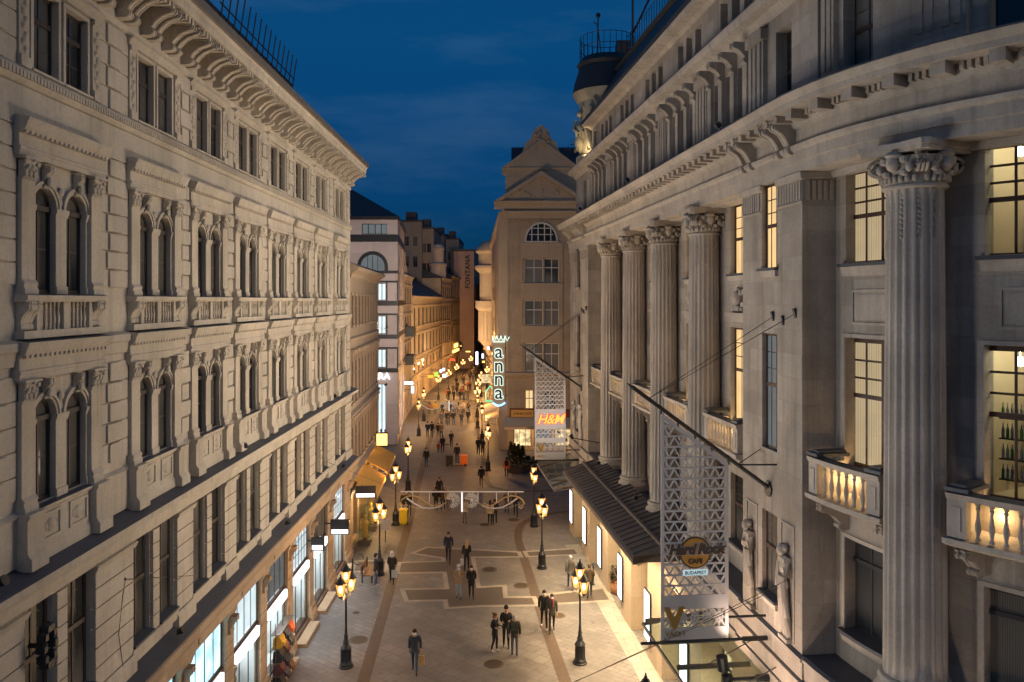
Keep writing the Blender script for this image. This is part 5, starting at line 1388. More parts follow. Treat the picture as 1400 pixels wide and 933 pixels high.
m_ = FS.mb(); wall_grid(m_, 0, LS_, 0, 3.2, [(1+i*4.2, 4.6+i*4.2, .2, 2.8) for i in range(11)], .02, .4); m_.sweep([(0, 23.1), (.35, 23.7), (.35, 23.95), (0, 24)], 0, LS_+.1); m_.sweep([(0, 7.2), (.4, 7.6), (.4, 7.75), (0, 7.85)], 0, LS_+.1); m_.build('shop_wall', M['brown_smooth'], rb)
for i in range(11): window(FS, rb, 2.8+i*4.2, -.3, .2, 3.6, 2.6, M['black'], M[('shop_warm', 'shop_white', 'shop_warm')[i % 3]], cols=3, rows=(1,), fw=.08, name='shop_window')
body(rb, [(X0-.85, YF+.75), (X0+.1, YF+.3), (X1, YF+.3), (X1, 100), (0, 128), (-3.0, 128)], 23.8, M['brown_smooth'])
m_ = MB(); m_.prism_z([(X0-.9, YF+.55), (X0+.02, YF+.0), (X0+.02, YF+.35), (X0-.6, YF+.8)], 0, 23.9); m_.build('corner_wall', M['brown_smooth'], rb)
m_ = FE.mb(); m_.sweep([(-.5, 24), (-6, 31.5), (-18, 31.5), (-18, 24)], cx-3, LE_-.5); m_.build('roof', M['roof_dark'], rb)
# café front
M['cafe_red'] = m_plain('café_red_panel', (.20, .05, .025), .5)
M['cafe_gold'] = m_plain('café_gold_panel', (.62, .36, .10), .45, .2)
M['cafe_cream'] = m_plain('café_awning_cream', (.62, .48, .32), .8)
m_ = FE.mb(); wall_grid(m_, 0, LE_, 0, 3.2, [(.6+i*2.05, 2.4+i*2.05, .3, 2.9) for i in range(6)], .01, .4); m_.build('cafe_wall', M['brown_smooth'], rb)
for i in range(6): window(FE, rb, 1.5+i*2.05, -.3, .3, 1.8, 2.6, M['brown_frame'], M['lit_dim'] if i % 2 else M['shop_warm'], cols=3, rows=(1, 1), trans=(1.9,), fw=.08, name='shop_window')
m_ = FE.mb(); m_.box(.2, 2.8, .02, .3, 3.25, 4.2); m_.box(2.8, 9, .02, .25, 3.25, 4.1); o = m_.build('cafe_fascia', M['cafe_red'], rb)
m_ = FE.mb(); m_.box(.35, 2.6, .3, .34, 3.35, 4.05); q = m_.build('cafe_sign', M['cafe_gold'], None); setpar(q, o)
text('lettering', 'ANNA CAFÉ', .34, M['dark_letter'], o, FE.P(1.5, .36, 3.68), 0, .01)
c_ = awning(FE, -.3, 8.6, 3.3, .3, 2.6, '', 0, .55, M['cafe_cream'], rb)
text('lettering', 'ANNA CAFÉ', .26, M['dark_letter'], c_, FE.P(2.6, 2.63, 2.6), 0, .01)
awning(FS, LS_-14, LS_-1, 3.1, .05, 1.6, '', 0, .5, M['cafe_cream'], rb)
point_light('cafe_light', FE.P(3, 1.4, 2.3), (1, .60, .25), 90, .2, rb); point_light('cafe_light', FE.P(7, 1.4, 2.3), (1, .60, .25), 60, .2, rb)
# right 3: rounded bay house, and the bend of the street
r9, F9, L9 = row_building('bay_house', 'pale house with a tall round bay and a balcony beyond the gabled building', (-5.2, 160), (-3.0, 129), 8, 22.5, M['cream2'], [(16.5, 19.5), (11.5, 14.8), (6.8, 9.8)], 5, 1.4, 2.0, .8, ['shop_warm', 'shop_white'], shops=4)
m_ = MB(); bx, by = -3.5, 130.5
m_.lathe([(.4, 6.0), (1.2, 7.6), (1.9, 8.4), (1.9, 13.2), (2.1, 13.4), (2.5, 13.8), (2.5, 14.9), (2.3, 14.9), (2.3, 14.0), (1.8, 14.0), (1.8, 19.4), (2.0, 19.6), (2.6, 20.2), (2.6, 20.6), (2.0, 20.9), (2.0, 22.5), (2.5, 23.0), (2.4, 23.4), (1.4, 24.6), (0, 25.0)], bx, by, 0, 20)
for i in range(20):
    a = 2*PI*i/20; m_.box(bx+1.92*math.cos(a)-.09, bx+1.92*math.cos(a)+.09, by+1.92*math.sin(a)-.09, by+1.92*math.sin(a)+.09, 8.4, 13.2)
m_.build('round_bay', M['cream2'], r9, 35)
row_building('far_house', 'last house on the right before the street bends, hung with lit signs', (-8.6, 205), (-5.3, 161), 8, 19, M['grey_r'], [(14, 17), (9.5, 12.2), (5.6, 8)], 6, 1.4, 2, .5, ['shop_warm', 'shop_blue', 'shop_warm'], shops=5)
row_building('end_building', 'building closing the view where the street bends away', (-12.5, 222), (4.0, 222), 10, 21, M['cream2'], [(16, 18.5), (11.5, 14), (7, 9.5)], 7, 1.2, 3, .5, ['shop_warm', 'shop_white'], shops=5)
# ------------------------------------------------------------------ street lamps
def m_lampglass():
    m, n, out = nt('lamp_glass_glow')
    e = n.nodes.new('ShaderNodeEmission'); e.inputs[0].default_value = (1.0, .38, .075, 1); e.inputs[1].default_value = 1.9
    t = n.nodes.new('ShaderNodeBsdfTransparent'); mx = n.nodes.new('ShaderNodeMixShader'); mx.inputs[0].default_value = .62
    L(n, t.outputs[0], mx.inputs[1]); L(n, e.outputs[0], mx.inputs[2]); L(n, mx.outputs[0], out.inputs[0]); return m
M['lamp_glass'] = m_lampglass(); M['bulb'] = m_emit('lamp_bulb', (1.0, .68, .30), 9)
LAMP_COL = (1.0, .50, .15)
def make_lamp():
    t = thing('street_lamp', 'black cast iron street lamp', 'street lamp')
    m_ = MB()
    m_.lathe([(.30, 0), (.30, .06), (.26, .08), (.26, .16), (.22, .20), (.20, .26), (.185, .70), (.20, .74), (.23, .78), (.20, .84), (.15, .90), (.11, .98), (.13, 1.04), (.09, 1.12), (.075, 1.20), (.10, 1.26), (.065, 1.34), (.055, 1.45), (.06, 1.5), (.045, 1.6), (.04, 2.72), (.06, 2.76), (.05, 2.82), (.045, 2.9), (.04, 3.2), (.06, 3.24), (.05, 3.36)], 0, 0, 0, 14)
    for i in range(8):
        a = 2*PI*i/8; m_.tube([(.20*math.cos(a), .20*math.sin(a), .2), (.195*math.cos(a), .195*math.sin(a), .72)], .022, 5)
    m_.build('post', M['iron'], t, 40)
    for k in range(3):
        dx, dy, rr, z0 = ((0, 0, 0, .34), (1, 0, .37, -.08), (-1, 0, .37, -.08))[k]
        if k:
            m_ = MB(); m_.tube([(dx*rr*i/8, 0, 2.92-.16*math.sin(PI*i/8)+.06*i/8) for i in range(9)], .022, 5)
            m_.tube([(dx*(.05+.11*(1+math.cos(2.4*PI*i/10))), 0, 2.98+.07*math.sin(2.4*PI*i/10)) for i in range(11)], .014, 4)
            m_.build('arm', M['iron'], t)
        x, y = dx*rr, dy*rr
        m_ = MB()
        m_.lathe([(.03, z0+2.98), (.07, z0+3.02), (.105, z0+3.08), (.105, z0+3.10)], x, y, 0, 6)
        m_.lathe([(.21, z0+3.58), (.225, z0+3.60), (.20, z0+3.64), (.11, z0+3.74), (.115, z0+3.77), (.05, z0+3.82), (.055, z0+3.86), (.02, z0+3.89), (.03, z0+3.93), (0, z0+3.98)], x, y, 0, 6)
        for i in range(6):
            b = 2*PI*i/6; m_.tube([(x+.105*math.cos(b), y+.105*math.sin(b), z0+3.09), (x+.208*math.cos(b), y+.208*math.sin(b), z0+3.59)], .009, 4)
        ln = m_.build('lantern', M['iron'], t)
        m_ = MB(); m_.lathe([(.098, z0+3.10), (.200, z0+3.58)], x, y, 0, 6); g = m_.build('lantern_glass', M['lamp_glass'], None); setpar(g, ln)
        m_ = MB(); m_.ball((x, y, z0+3.36), .095, 10, 0, (1, 1, 1.5)); g = m_.build('bulb', M['bulb'], None, 60); setpar(g, ln)
    return t
lamps = [((3.84, 22.9), 'black street lamp at the bottom right edge, only its crown showing above the pavement'),
 ((793, 907), 'nearest whole street lamp on the right, standing on the bright pavement by the glass canopy'),
 ((741, 777), 'street lamp on the right in front of the dark canopy and lit posters'),
 ((730, 720), 'street lamp just behind the end of the hanging garland on the right'),
 ((667.3, 644), 'street lamp beside the café corner, left of the person in orange'),
 ((659, 604), 'street lamp behind the café corner lamp'),
 ((653, 585.5), 'street lamp below the long vertical neon sign'),
 ((473, 912), 'nearest street lamp on the left, on the pavement by the bag shop'),
 ((519, 786), 'street lamp on the left beside the bench and the couple'),
 ((541, 718), 'street lamp on the left next to the yellow bin'),
 ((558, 671), 'street lamp above the left end of the hanging garland'),
 ((572.5, 596.3), 'street lamp on the left outside the office building'),
 ((579.4, 576), 'street lamp on the left just past the office building')]
far_l = [(652.5, 534.4), (653.8, 523), (658, 512.7), (666, 504.7), (599.5, 517.5), (613.5, 509.5), (624.4, 501.5), (633, 495), (643.7, 490)]
lampT = make_lamp(); LT_DONE = False
def lamp_light(p, watts): return point_light('lamp_light', p, LAMP_COL, watts, .16)
for i, (px, lab) in enumerate(lamps):
    p = Vector((px[0], px[1], 0)) if i == 0 else G(*px)
    o = lampT if i == 0 else copy_tree(lampT)
    o.location = (p.x, p.y, .004); o.rotation_euler = (0, 0, R((114, 112, 112, 100, 110, 95, 98, 66, 64, 62, 80, 84, 82)[i])); o['label'] = lab; o['group'] = 'street lamps along the street'
    setpar(lamp_light(Vector((p.x, p.y, 3.02)), (300 if i in (0, 1, 2, 3, 7, 8, 9) else 620)), o)
for px, py in far_l:
    Y = (15-3.4)*F_PX/(py-HY); p = Vector(((px-VX)/F_PX*Y, Y, .004))
    o = lampT.copy(); COL.objects.link(o)
    for ch in lampT.children:
        if ch.type == 'LIGHT': continue
        c = copy_tree(ch, parent=o)
    o.location = p; o.rotation_euler = (0, 0, R(40)); o['label'] = 'distant street lamp glowing far down the street'; o['group'] = 'distant street lamps'
    setpar(lamp_light(p+Vector((0, 0, 3.02)), 1300), o)

# ------------------------------------------------------------------ banners on poles from the stone building
M['banner'] = m_plain('grey_banner_sheet', (.54, .52, .51), .6, 0, .06, 3)
M['banner_gold'] = m_plain('gold_banner_print', (.34, .21, .05), .5, .2, .1)
M['banner_brown'] = m_plain('brown_banner_print', (.07, .05, .04), .6)
M['logo_orange'] = m_plain('orange_disc_paint', (.55, .27, .05), .5, 0, .06)
M['neon_orange'] = m_emit('orange_neon', (1.0, .27, .05), 2.6)
M['neon_red'] = m_emit('red_neon', (1.0, .06, .05), 1.2)
M['plate_ice'] = m_emit('pale_blue_plate', (.55, .75, .82), .75)
def banner(name, label, u, pL, pR, z0, zw, slope, layout):
    t = thing(name, label, 'banner', RF.P(u, 0, zw))
    q = RF.P(u, pL, 0); n_ = RF.at(u)[1]
    FB_ = Fac(q.x, q.y, n_+PI/2)                     # its own plane: u from the free edge to the wall
    W = pL-pR; top = lambda x: zw+slope*(pL-x)-.12
    m_ = FB_.mb(); e = .09; th = .02
    m_.prism_u([(0, z0), (e, z0), (e, top(e)), (0, top(0))], -th, th); m_.prism_u([(W-e, z0), (W, z0), (W, top(W)), (W-e, top(W-e))], -th, th)
    m_.prism_u([(e, top(e)-.14), (W-e, top(W-e)-.14), (W-e, top(W-e)), (e, top(e))], -th, th)
    for kind, za, zb in layout:
        if kind == 'plain': m_.box(e, W-e, -th, th, za, zb)
        elif kind == 'tri':
            k = int(round((zb-za)/.28)); dz = (zb-za)/k
            for r_ in range(k):
                y0 = za+r_*dz; nn = 6; wx = (W-2*e)/nn
                lim = lambda x: top(x)-.10
                m_.prism_u([(e, y0), (W-e, y0), (W-e, y0+.05), (e, y0+.05)], -th, th) if y0+.05 < lim(W-e) else None
                if y0+.05 >= lim(W-e):
                    xe = min(W-e, (zw+slope*pL-.24-y0)/slope)
                    if xe > e+.1: m_.prism_u([(e, y0), (xe, y0), (xe-.02, y0+.05), (e, y0+.05)], -th, th)
                for i in range(nn):
                    xa = e+i*wx
                    for x0, x1 in ((xa, xa+wx/2), (xa+wx, xa+wx/2)):
                        if max(y0, y0+dz) > lim(max(x0, x1)): continue
                        s = .022; m_.prism_u([(x0-s, y0+dz), (x0+s, y0+dz), (x1+s, y0+.05), (x1-s, y0+.05)], -th*.9, th*.9)
        elif kind == 'star':
            h = zb-za; nn = 5; wx = (W-2*e)/nn; s = .014
            def bar(a, b):
                d = Vector(b)-Vector(a); q_ = Vector((-d.y, d.x)).normalized()*s
                m_.prism_u([(a[0]-q_.x, a[1]-q_.y), (b[0]-q_.x, b[1]-q_.y), (b[0]+q_.x, b[1]+q_.y), (a[0]+q_.x, a[1]+q_.y)], -th*.8, th*.8)
            for i in range(nn):
                x = e+i*wx; c = (x+wx/2, za+h/2)
                for k in range(8):
                    a = PI*k/4; bar(c, (c[0]+wx*.5*math.cos(a)*(1.0 if k % 2 == 0 else 1.3), c[1]+h*.5*math.sin(a)*(1.0 if k % 2 == 0 else 1.3)))
                    a2 = a+PI/8; a3 = a-PI/8; P_ = (c[0]+wx*.44*math.cos(a), c[1]+h*.44*math.sin(a))
                    bar((c[0]+wx*.24*math.cos(a2), c[1]+h*.24*math.sin(a2)), P_); bar((c[0]+wx*.24*math.cos(a3), c[1]+h*.24*math.sin(a3)), P_)
    sheet = m_.build('banner_sheet', M['banner'], t)
    m_ = MB(); a = RF.P(u, -.02, zw); L_ = (pL+.75); b = RF.P(u, L_, zw+slope*L_)
    m_.tube([a, b], .055, 8); m_.tube([b, b+(b-a).normalized()*.25], .07, 6, 0, .0); m_.tube([RF.P(u, 0, zw), RF.P(u, .05, zw)], .22, 10); m_.tube([RF.P(u, .9, zw+slope*.9), RF.P(u-.6, 0, zw+.95)], .015, 4); m_.tube([RF.P(u, .9, zw+slope*.9), RF.P(u+.5, 0, zw+.75)], .025, 4)
    for k in range(5):
        p_ = pR+(pL-pR)*k/4; m_.tube([RF.P(u, p_, zw+slope*p_+.07), RF.P(u, p_, zw+slope*p_-.16)], .03, 5)
    m_.build('pole', M['black'], t)
    m_ = MB(); m_.tube([RF.P(u, 0.15, z0-.06), RF.P(u, pL+.55, z0-.06)], .04, 6); m_.tube([RF.P(u, .05, z0-.06), RF.P(u, .75, z0-.06)], .065, 6)
    m_.tube([RF.P(u-.0, 0.1, z0+.55), RF.P(u, pR, z0+.55)], .035, 6)
    for p_ in (pR+.1, pL-.1): m_.tube([RF.P(u, p_, z0-.1), RF.P(u, p_, z0+.08)], .025, 5)
    m_.build('lower_rod', M['black'], t)
    m_ = MB()
    for du, zz in ((.9, 4.6), (1.6, 4.8), (.3, 4.7)): m_.tube([b-(b-a).normalized()*.5, RF.P(u+du, .0, zw+zz)], .009, 4); m_.tube([RF.P(u+du, 0, zw+zz-.12), RF.P(u+du, .06, zw+zz+.12)], .05, 5)
    m_.build('guy_wire', M['black'], t)
    return t, FB_, sheet, W
t, FB_, sh, W = banner('perforated_banner', 'large grey triangle perforated banner with round orange Hard Rock Cafe logo', 30.47, 3.02, 1.15, 5.88, 9.88, .738, [('tri', 7.02, 11.9), ('plain', 6.70, 7.02), ('star', 6.2, 6.70), ('plain', 5.88, 6.2)])
rz = FB_.a
m_ = FB_.mb(); m_.tube([FB_.o and (.93, .02, 8.22), (.93, .05, 8.22)], .41, 32)
m_ = MB(FB_.P); k = 32; m_.prism_u([(.93+.43*math.cos(2*PI*i/k), 8.22+.43*math.sin(2*PI*i/k)) for i in range(k)], .025, .05); o = m_.build('logo_rim', M['banner_brown'], None); setpar(o, sh)
m_ = MB(FB_.P); m_.prism_u([(.93+.39*math.cos(2*PI*i/k), 8.22+.39*math.sin(2*PI*i/k)) for i in range(k)], .05, .062); o = m_.build('logo_disc', M['logo_orange'], None); setpar(o, sh)
text('lettering_edge', 'Hard Rock', .37, M['banner'], sh, FB_.P(.95, .068, 8.31), rz, .006, .25, .038, .92)
text('lettering', 'Hard Rock', .37, M['banner_brown'], sh, FB_.P(.95, .085, 8.31), rz, .012, .25, .02, .92)
text('lettering', 'CAFE', .17, M['banner_brown'], sh, FB_.P(.93, .075, 7.99), rz, .008, 0, .006, 1.0)
m_ = FB_.mb(); m_.box(.60, 1.28, .03, .05, 7.61, 7.76); o = m_.build('name_plate', M['plate_ice'], None); setpar(o, sh)
text('lettering', 'BUDAPEST', .125, M['banner_brown'], sh, FB_.P(.94, .06, 7.68), rz, .005, 0, .003)
text('lettering', 'V', .78, M['banner_gold'], sh, FB_.P(.36, .04, 6.44), rz, .012, 0, .035)
text('lettering', 'VÁCI 1', .19, M['banner_gold'], sh, FB_.P(.40, .035, 6.04), rz, .006, 0, .003)
t, FB_, sh, W = banner('perforated_banner', 'smaller perforated banner with glowing orange H&M letters near the café', 3.82, 2.85, .98, 5.42, 9.74, .70, [('tri', 8.42, 11.2), ('plain', 7.25, 8.42), ('tri', 6.68, 7.25), ('plain', 6.42, 6.68), ('star', 5.85, 6.42), ('plain', 5.42, 5.85)])
rz = FB_.a
text('lettering', 'H&M', .78, M['neon_red'], sh, FB_.P(.94, .04, 7.84), rz, .01, .3, .045, .92)
text('lettering', 'H&M', .78, M['neon_orange'], sh, FB_.P(.94, .07, 7.84), rz, .01, .3, .012, .92)
text('lettering', 'V', .78, M['banner_gold'], sh, FB_.P(.36, .04, 6.13), rz, .012, 0, .035)
text('lettering', 'VÁCI 1', .19, M['banner_gold'], sh, FB_.P(.40, .035, 5.62), rz, .006, 0, .003)

m_ = MB(); p = RF.P(9.0, 1.5, 7.6); m_.tube([RF.P(9.0, 0, 7.3), p], .025, 5); m_.tube([p, p+Vector((-.05, .22, .1))], .08, 8, 0, .1); m_.build('sign_lamp', M['black'], t)
spot_light('sign_lamp_beam', p+Vector((-.06, .3, .12)), RF.P(3.82, 1.9, 8.0), (1.0, .88, .80), 420, 62, .8, .1, t)
# vertical neon sign of the café
M['neon_ice'] = m_emit('pale_green_neon', (.72, .95, .84), 1.4)
M['letter_face'] = m_plain('dark_red_letter_face', (.07, .02, .015), .5)
M['neon_blue'] = m_emit('blue_neon', (.30, .60, 1.0), 2.5)
M['neon_green'] = m_emit('green_neon', (.15, .85, .45), 1.5)
sg = thing('neon_sign', 'tall vertical neon sign reading anna under a small crown', 'neon sign', (-1.3, 79.9, 4.6))
m_ = MB(); m_.box(-1.95, -.68, 80.0, 80.12, 4.5, 11.2); m_.build('sign_board', M['brown_smooth'], sg)
for z, ch in ((9.84, 'a'), (8.46, 'n'), (7.12, 'n'), (5.74, 'a')):
    text('neon_outline', ch, 1.95, M['neon_ice'], sg, (-1.32, 79.94, z), 0, .02, 0, .085)
    text('letter', ch, 1.95, M['letter_face'], sg, (-1.32, 79.86, z), 0, .03, 0, .02)
m_ = MB(); m_.tube([(-1.95, 79.9, 11.35), (-1.9, 79.9, 10.85), (-.74, 79.9, 10.85), (-.69, 79.9, 11.35)], .05, 5)
for k in range(4):
    x = -1.95+k*.42; m_.tube([(x, 79.9, 11.35), (x+.21, 79.9, 10.95), (x+.42, 79.9, 11.35)], .045, 5); m_.ball((x, 79.9, 11.4), .08, 6)
m_.ball((-.69, 79.9, 11.4), .08, 6)
m_.build('crown', M['neon_ice'], sg)
m_ = MB(); m_.tube([(-1.95+1.27*i/8, 79.9, 4.75-.3*math.sin(PI*i/8)) for i in range(9)], .09, 6); m_.build('neon_curve', M['neon_blue'], sg)
m_ = MB(); m_.tube([(-.7, 80.06, 10.2), (.2, 80.3, 10.2)], .05, 5); m_.tube([(-.7, 80.06, 5.4), (.2, 80.3, 5.4)], .05, 5); m_.build('bracket', M['black'], sg)
hs = thing('neon_sign', 'small green neon outline of a house left of the vertical sign', 'neon sign', (-2.4, 84, 4.4))
m_ = MB(); m_.tube([(-2.75, 84, 4.4), (-2.75, 84, 5.4), (-2.3, 84, 6.0), (-1.8, 84, 5.4), (-1.8, 84, 4.4), (-2.75, 84, 4.4)], .06, 5); m_.tube([(-1.8, 84, 5.2), (-.9, 84, 5.2)], .04, 5); m_.build('neon_tube', M['neon_green'], hs)

# ------------------------------------------------------------------ garlands hung across the street
M['garland'] = m_plain('pale_garland_frame', (.70, .66, .62), .5, 0, .05)
M['garland_gold'] = m_plain('gold_garland_tinsel', (.52, .36, .14), .45, .3, .2, 30)
M['led'] = m_emit('soft_white_led', (1.0, .93, .88), 1.1)
def garland(Y, X0, X1, z, label, wires=True, gold=False):
    t = thing('hanging_garland', label, 'garland', ((X0+X1)/2, Y, z)); w = X1-X0; c = (X0+X1)/2
    m_ = MB(); m_.tube([(X0, Y, z), (X1, Y, z)], .035, 6)
    for f in (.10, .235, .63, .78, .875): m_.tube([(X0+w*f*1.0, Y, z), (X0+w*f, Y, z-.52)], .02, 5)
    m_.build('top_bar', M['garland'] if not gold else M['garland_gold'], t)
    for sg_ in (-1, 1):
        S = lambda f, dz: (c+sg_*w*.5*f, Y, z+dz)
        up = [S(.98, -.62), S(.95, -.72), S(.91, -.66), S(.915, -.52), S(.96, -.45), S(1.0, -.52), S(1.005, -.72), S(.985, -.8)]
        a = [S(.985, -.75), S(1.01, -.6), S(.98, -.40), S(.90, -.24), S(.80, -.20), S(.70, -.28), S(.60, -.48), S(.50, -.68), S(.40, -.72), S(.30, -.62), S(.25, -.52)]
        b = [S(.90, -.32), S(.78, -.58), S(.66, -.78), S(.54, -.84), S(.42, -.80), S(.32, -.70)]
        m_ = MB(); m_.tube(a, .05, 6, 0, .02); m_.tube(up[:4], .03, 5); o = m_.build('gold_scroll', M['garland_gold'], t)
        m_ = MB(); m_.tube(b, .045, 6, 0, .02); m_.tube([S(.985, -.75), S(.96, -.84), S(.92, -.78), S(.93, -.66)], .03, 5)
        for i in range(24):
            f = .35+.55*i/24; m_.tube([S(f, -.45-.35*math.sin(PI*(f-.3)/.7)), S(f+.01, -.53-.33*math.sin(PI*(f-.3)/.7))], .008, 3)
        m_.build('pale_scroll', M['garland'], t)
        m_ = MB(); rnd = random.Random(3)
        for k in range(9):                           # twiggy spray
            ang = R(-100+k*32); cx_ = c+sg_*w*.075; L_ = .40
            tip = Vector((cx_+L_*math.cos(ang)*.9, Y+rnd.uniform(-.1, .1), z-.42+L_*math.sin(ang)*.95)); base = Vector((cx_, Y, z-.42))
            m_.tube([base, tip], .016, 4)
            for s in (.45, .7):
                mid = base.lerp(tip, s)
                for e_ in (-.7, .7): m_.tube([mid, mid+Vector((.16*math.cos(ang+e_), 0, .16*math.sin(ang+e_)))], .011, 4)
        m_.build('spray', M['garland'], t)
    m_ = MB(); m_.tube([(c, Y, z), (c, Y, z-1.0)], .045, 6); m_.build('light_tube', M['led'], t)
    if wires:
        m_ = MB(); m_.tube([(X0, Y, z), (-9.4, Y+.2, z+1.5)], .008, 3); m_.tube([(X1, Y, z), (4.9, Y+.2, z+1.6)], .008, 3); m_.build('wire', M['black'], t)
    return t
garland(40, -5.6, .58, 5.40, 'pale scrolled garland with twig sprays hanging across the street, nearest')
garland(76, -9.0, -3.0, 5.45, 'gold scrolled garland hanging farther down the street', True, True)

# ------------------------------------------------------------------ cables, fixtures, signs
cb = thing('overhead_cable', 'thin black cables slung across the street from the stone wall', 'cable', (7, 21, 7))
m_ = MB()
for (u, z), e in (((31.1, 7.4), (-9.1, 10.5, 6.3)), ((31.8, 7.9), (-9.1, 9.5, 6.6))):
    a = RF.P(u, .02, z); b = Vector(e); m_.tube([a.lerp(b, i/12)-Vector((0, 0, .35*math.sin(PI*i/12))) for i in range(13)], .009, 4)
m_.build('cable_strand', M['black'], cb)
cb = thing('overhead_cable', 'loose thin cable hooked on the cream wall above the first floor ledge', 'cable', LF.P(18.6, .1, 8.3))
m_ = MB(); a = LF.P(19.0, .12, 8.35); m_.tube([a, LF.P(18.7, .2, 8.1), LF.P(18.6, .15, 7.2), LF.P(18.9, .12, 6.2)], .01, 4); m_.tube([a, LF.P(23.2, .15, 7.0)], .008, 4); m_.tube([a, LF.P(19.0, .0, 8.45)], .03, 5); m_.build('cable_strand', M['black'], cb)
fl = thing('wall_floodlight', 'black cylindrical floodlight on a wall bracket below the large banner', 'floodlight', RF.P(30.6, .1, 4.85))
m_ = MB(); p = RF.P(30.9, 1.35, 4.95); m_.tube([RF.P(30.9, .2, 4.95), p], .05, 6); m_.tube([RF.P(30.9, .2, 4.95), RF.P(30.9, .55, 4.95)], .09, 6); m_.build('bracket_arm', M['iron'], fl)
m_ = MB(); m_.tube([p+Vector((0, 0, .12)), p+Vector((0, 0, -.55))], .15, 12); m_.tube([p+Vector((-.1, 0, .25)), p+Vector((-.14, 0, .62))], .15, 12); m_.tube([p+Vector((-.02, 0, .1)), p+Vector((-.1, 0, .3))], .08, 6); m_.build('lamp_housing', M['iron'], fl)
spot_light('flood_fill_beam', p+Vector((0, 0, .75)), RF.P(30.9, -.2, 9), (1.0, .74, .58), 150, 120, 1, .1, fl); spot_light('flood_fill_beam', p+Vector((0, 0, -.62)), RF.P(30.9, .2, 0), (1.0, .74, .58), 150, 140, 1, .1, fl)
for u_, d_ in ((29.0, .5), (32.0, .5)): spot_light('plinth_fill', RF.P(u_, 1.9, 4.9), RF.P(u_, 0, 5.8), (1.0, .68, .50), 170, 130, 1, .1, fl)  # bare spots added to brighten the plinth; no fixtures
m_ = LF.mb(); wb = thing('wall_ornament', 'black wrought iron wall ornament at the left edge of the photo', 'wall bracket', LF.P(15.2, .1, 8.4))
for k in range(10): a = 2*PI*k/10; m_.ball((15.35+.18*math.cos(a), .35, 8.35+.36*math.sin(a)), .12, 6)
m_.tube([(15.35, 0, 8.35), (15.35, .35, 8.35)], .05, 5); m_.build('iron_scroll', M['iron'], wb)
def blade_sign(label, F, u, d1, z, h, w, face, strip=True):
    t = thing('projecting_sign', label, 'shop sign', F.P(u, 0, z))
    m_ = F.mb(); m_.box(u-.09, u+.09, d1-w, d1, z, z+h); b = m_.build('sign_box', M['black'], t)
    m_ = F.mb(); m_.box(u-.12, u+.12, d1-w+.06, d1-.06, z+.06, z+(.26 if strip else h-.08)); o = m_.build('light_strip', M[face], None); setpar(o, b)
    m_ = F.mb(); m_.box(u-.03, u+.03, 0, d1-w, z+h*.7, z+h*.7+.06); m_.build('bracket', M['black'], t)
blade_sign('black projecting box sign with a white light strip near the palace end', LF, 40.4, 1.25, 3.15, .75, .95, 'sign_white')
blade_sign('small black projecting sign with white light over the bright doorway', LF, 37.0, .75, 3.4, .6, .6, 'sign_white')
blade_sign('brown projecting sign with white strip before the ochre awnings', F2, .7, 1.5, 3.2, .7, 1.2, 'sign_white')
blade_sign('square glowing lantern-like sign at the far end of the ochre awnings', F2, 12.2, 1.1, 4.2, 1.0, .9, 'amber_sign', False)
M['sign_orange'] = m_emit('orange_sign_light', (1.0, .42, .05), 1.5); M['sign_green'] = m_emit('green_sign_light', (.45, 1.0, .08), 1.6); M['sign_blue'] = m_emit('cool_sign_light', (.70, .80, 1.0), 2.6); M['sign_red'] = m_emit('red_sign_light', (1, .10, .03), 1.6); M['sign_amber2'] = m_emit('amber_lightbox', (1, .60, .15), 2.0)
for px, py, Y, w, h, m, lab in ((556, 524, 100, 1.6, .35, 'sign_blue', 'white strip shop sign beyond the office building'), (588.5, 515, 112, .8, .45, 'sign_orange', 'orange box sign on the far left pavement side'), (596.5, 512, 116, .5, .6, 'sign_green', 'bright green shop sign'), (602.5, 507.5, 120, .35, .4, 'sign_blue', 'small cool white round shop sign right of the green sign'), (606.5, 505.5, 126, .4, .45, 'sign_blue', 'cool white shop sign above another cool sign'), (607.5, 514, 120, .55, .5, 'sign_blue', 'large cool white shop sign below its neighbours'), (564, 533, 100, .35, .9, 'sign_blue', 'upright white shop sign by the narrow house'), (618, 492, 150, 1.0, .4, 'sign_red', 'red shop sign under golden fascia'), (652, 490, 160, .5, 2.6, 'sign_blue', 'tall white upright sign at the far street end'), (664, 477, 150, .8, .3, 'sign_orange', 'orange strip sign far on the right'), (660, 487, 140, .35, .8, 'sign_blue', 'cool upright sign far on the right'), (665, 518, 112, 1.4, 1.2, 'shop_warm', 'warm lit kiosk board left of the neon sign'), (668, 476, 126, .5, .5, 'sign_blue', 'cool white sign under the round bay'), (661, 495, 150, .5, .35, 'sign_amber2', 'amber sign far on the right'), (640, 481, 165, 1.0, .25, 'sign_amber2', 'thin amber sign at the street end')):
    X = (px-VX)/F_PX*Y; Z = 15-(py-HY)/F_PX*Y
    t = thing('shop_sign', lab, 'shop sign', (X, Y, Z)); m_ = MB(); m_.box(X-w/2, X+w/2, Y, Y+.15, Z-h/2, Z+h/2); m_.build('light_box', M[m], t)
    m_ = MB(); s_ = -1 if X < -6.5 else 1; m_.box(X-w/2-.05, X+w/2+.05, Y+.15, Y+.2, Z-h/2-.05, Z+h/2+.05); m_.tube([(X, Y+.18, Z), (X+s_*2.2, Y+.3, Z)], .03, 4); m_.build('sign_frame', M['black'], t)

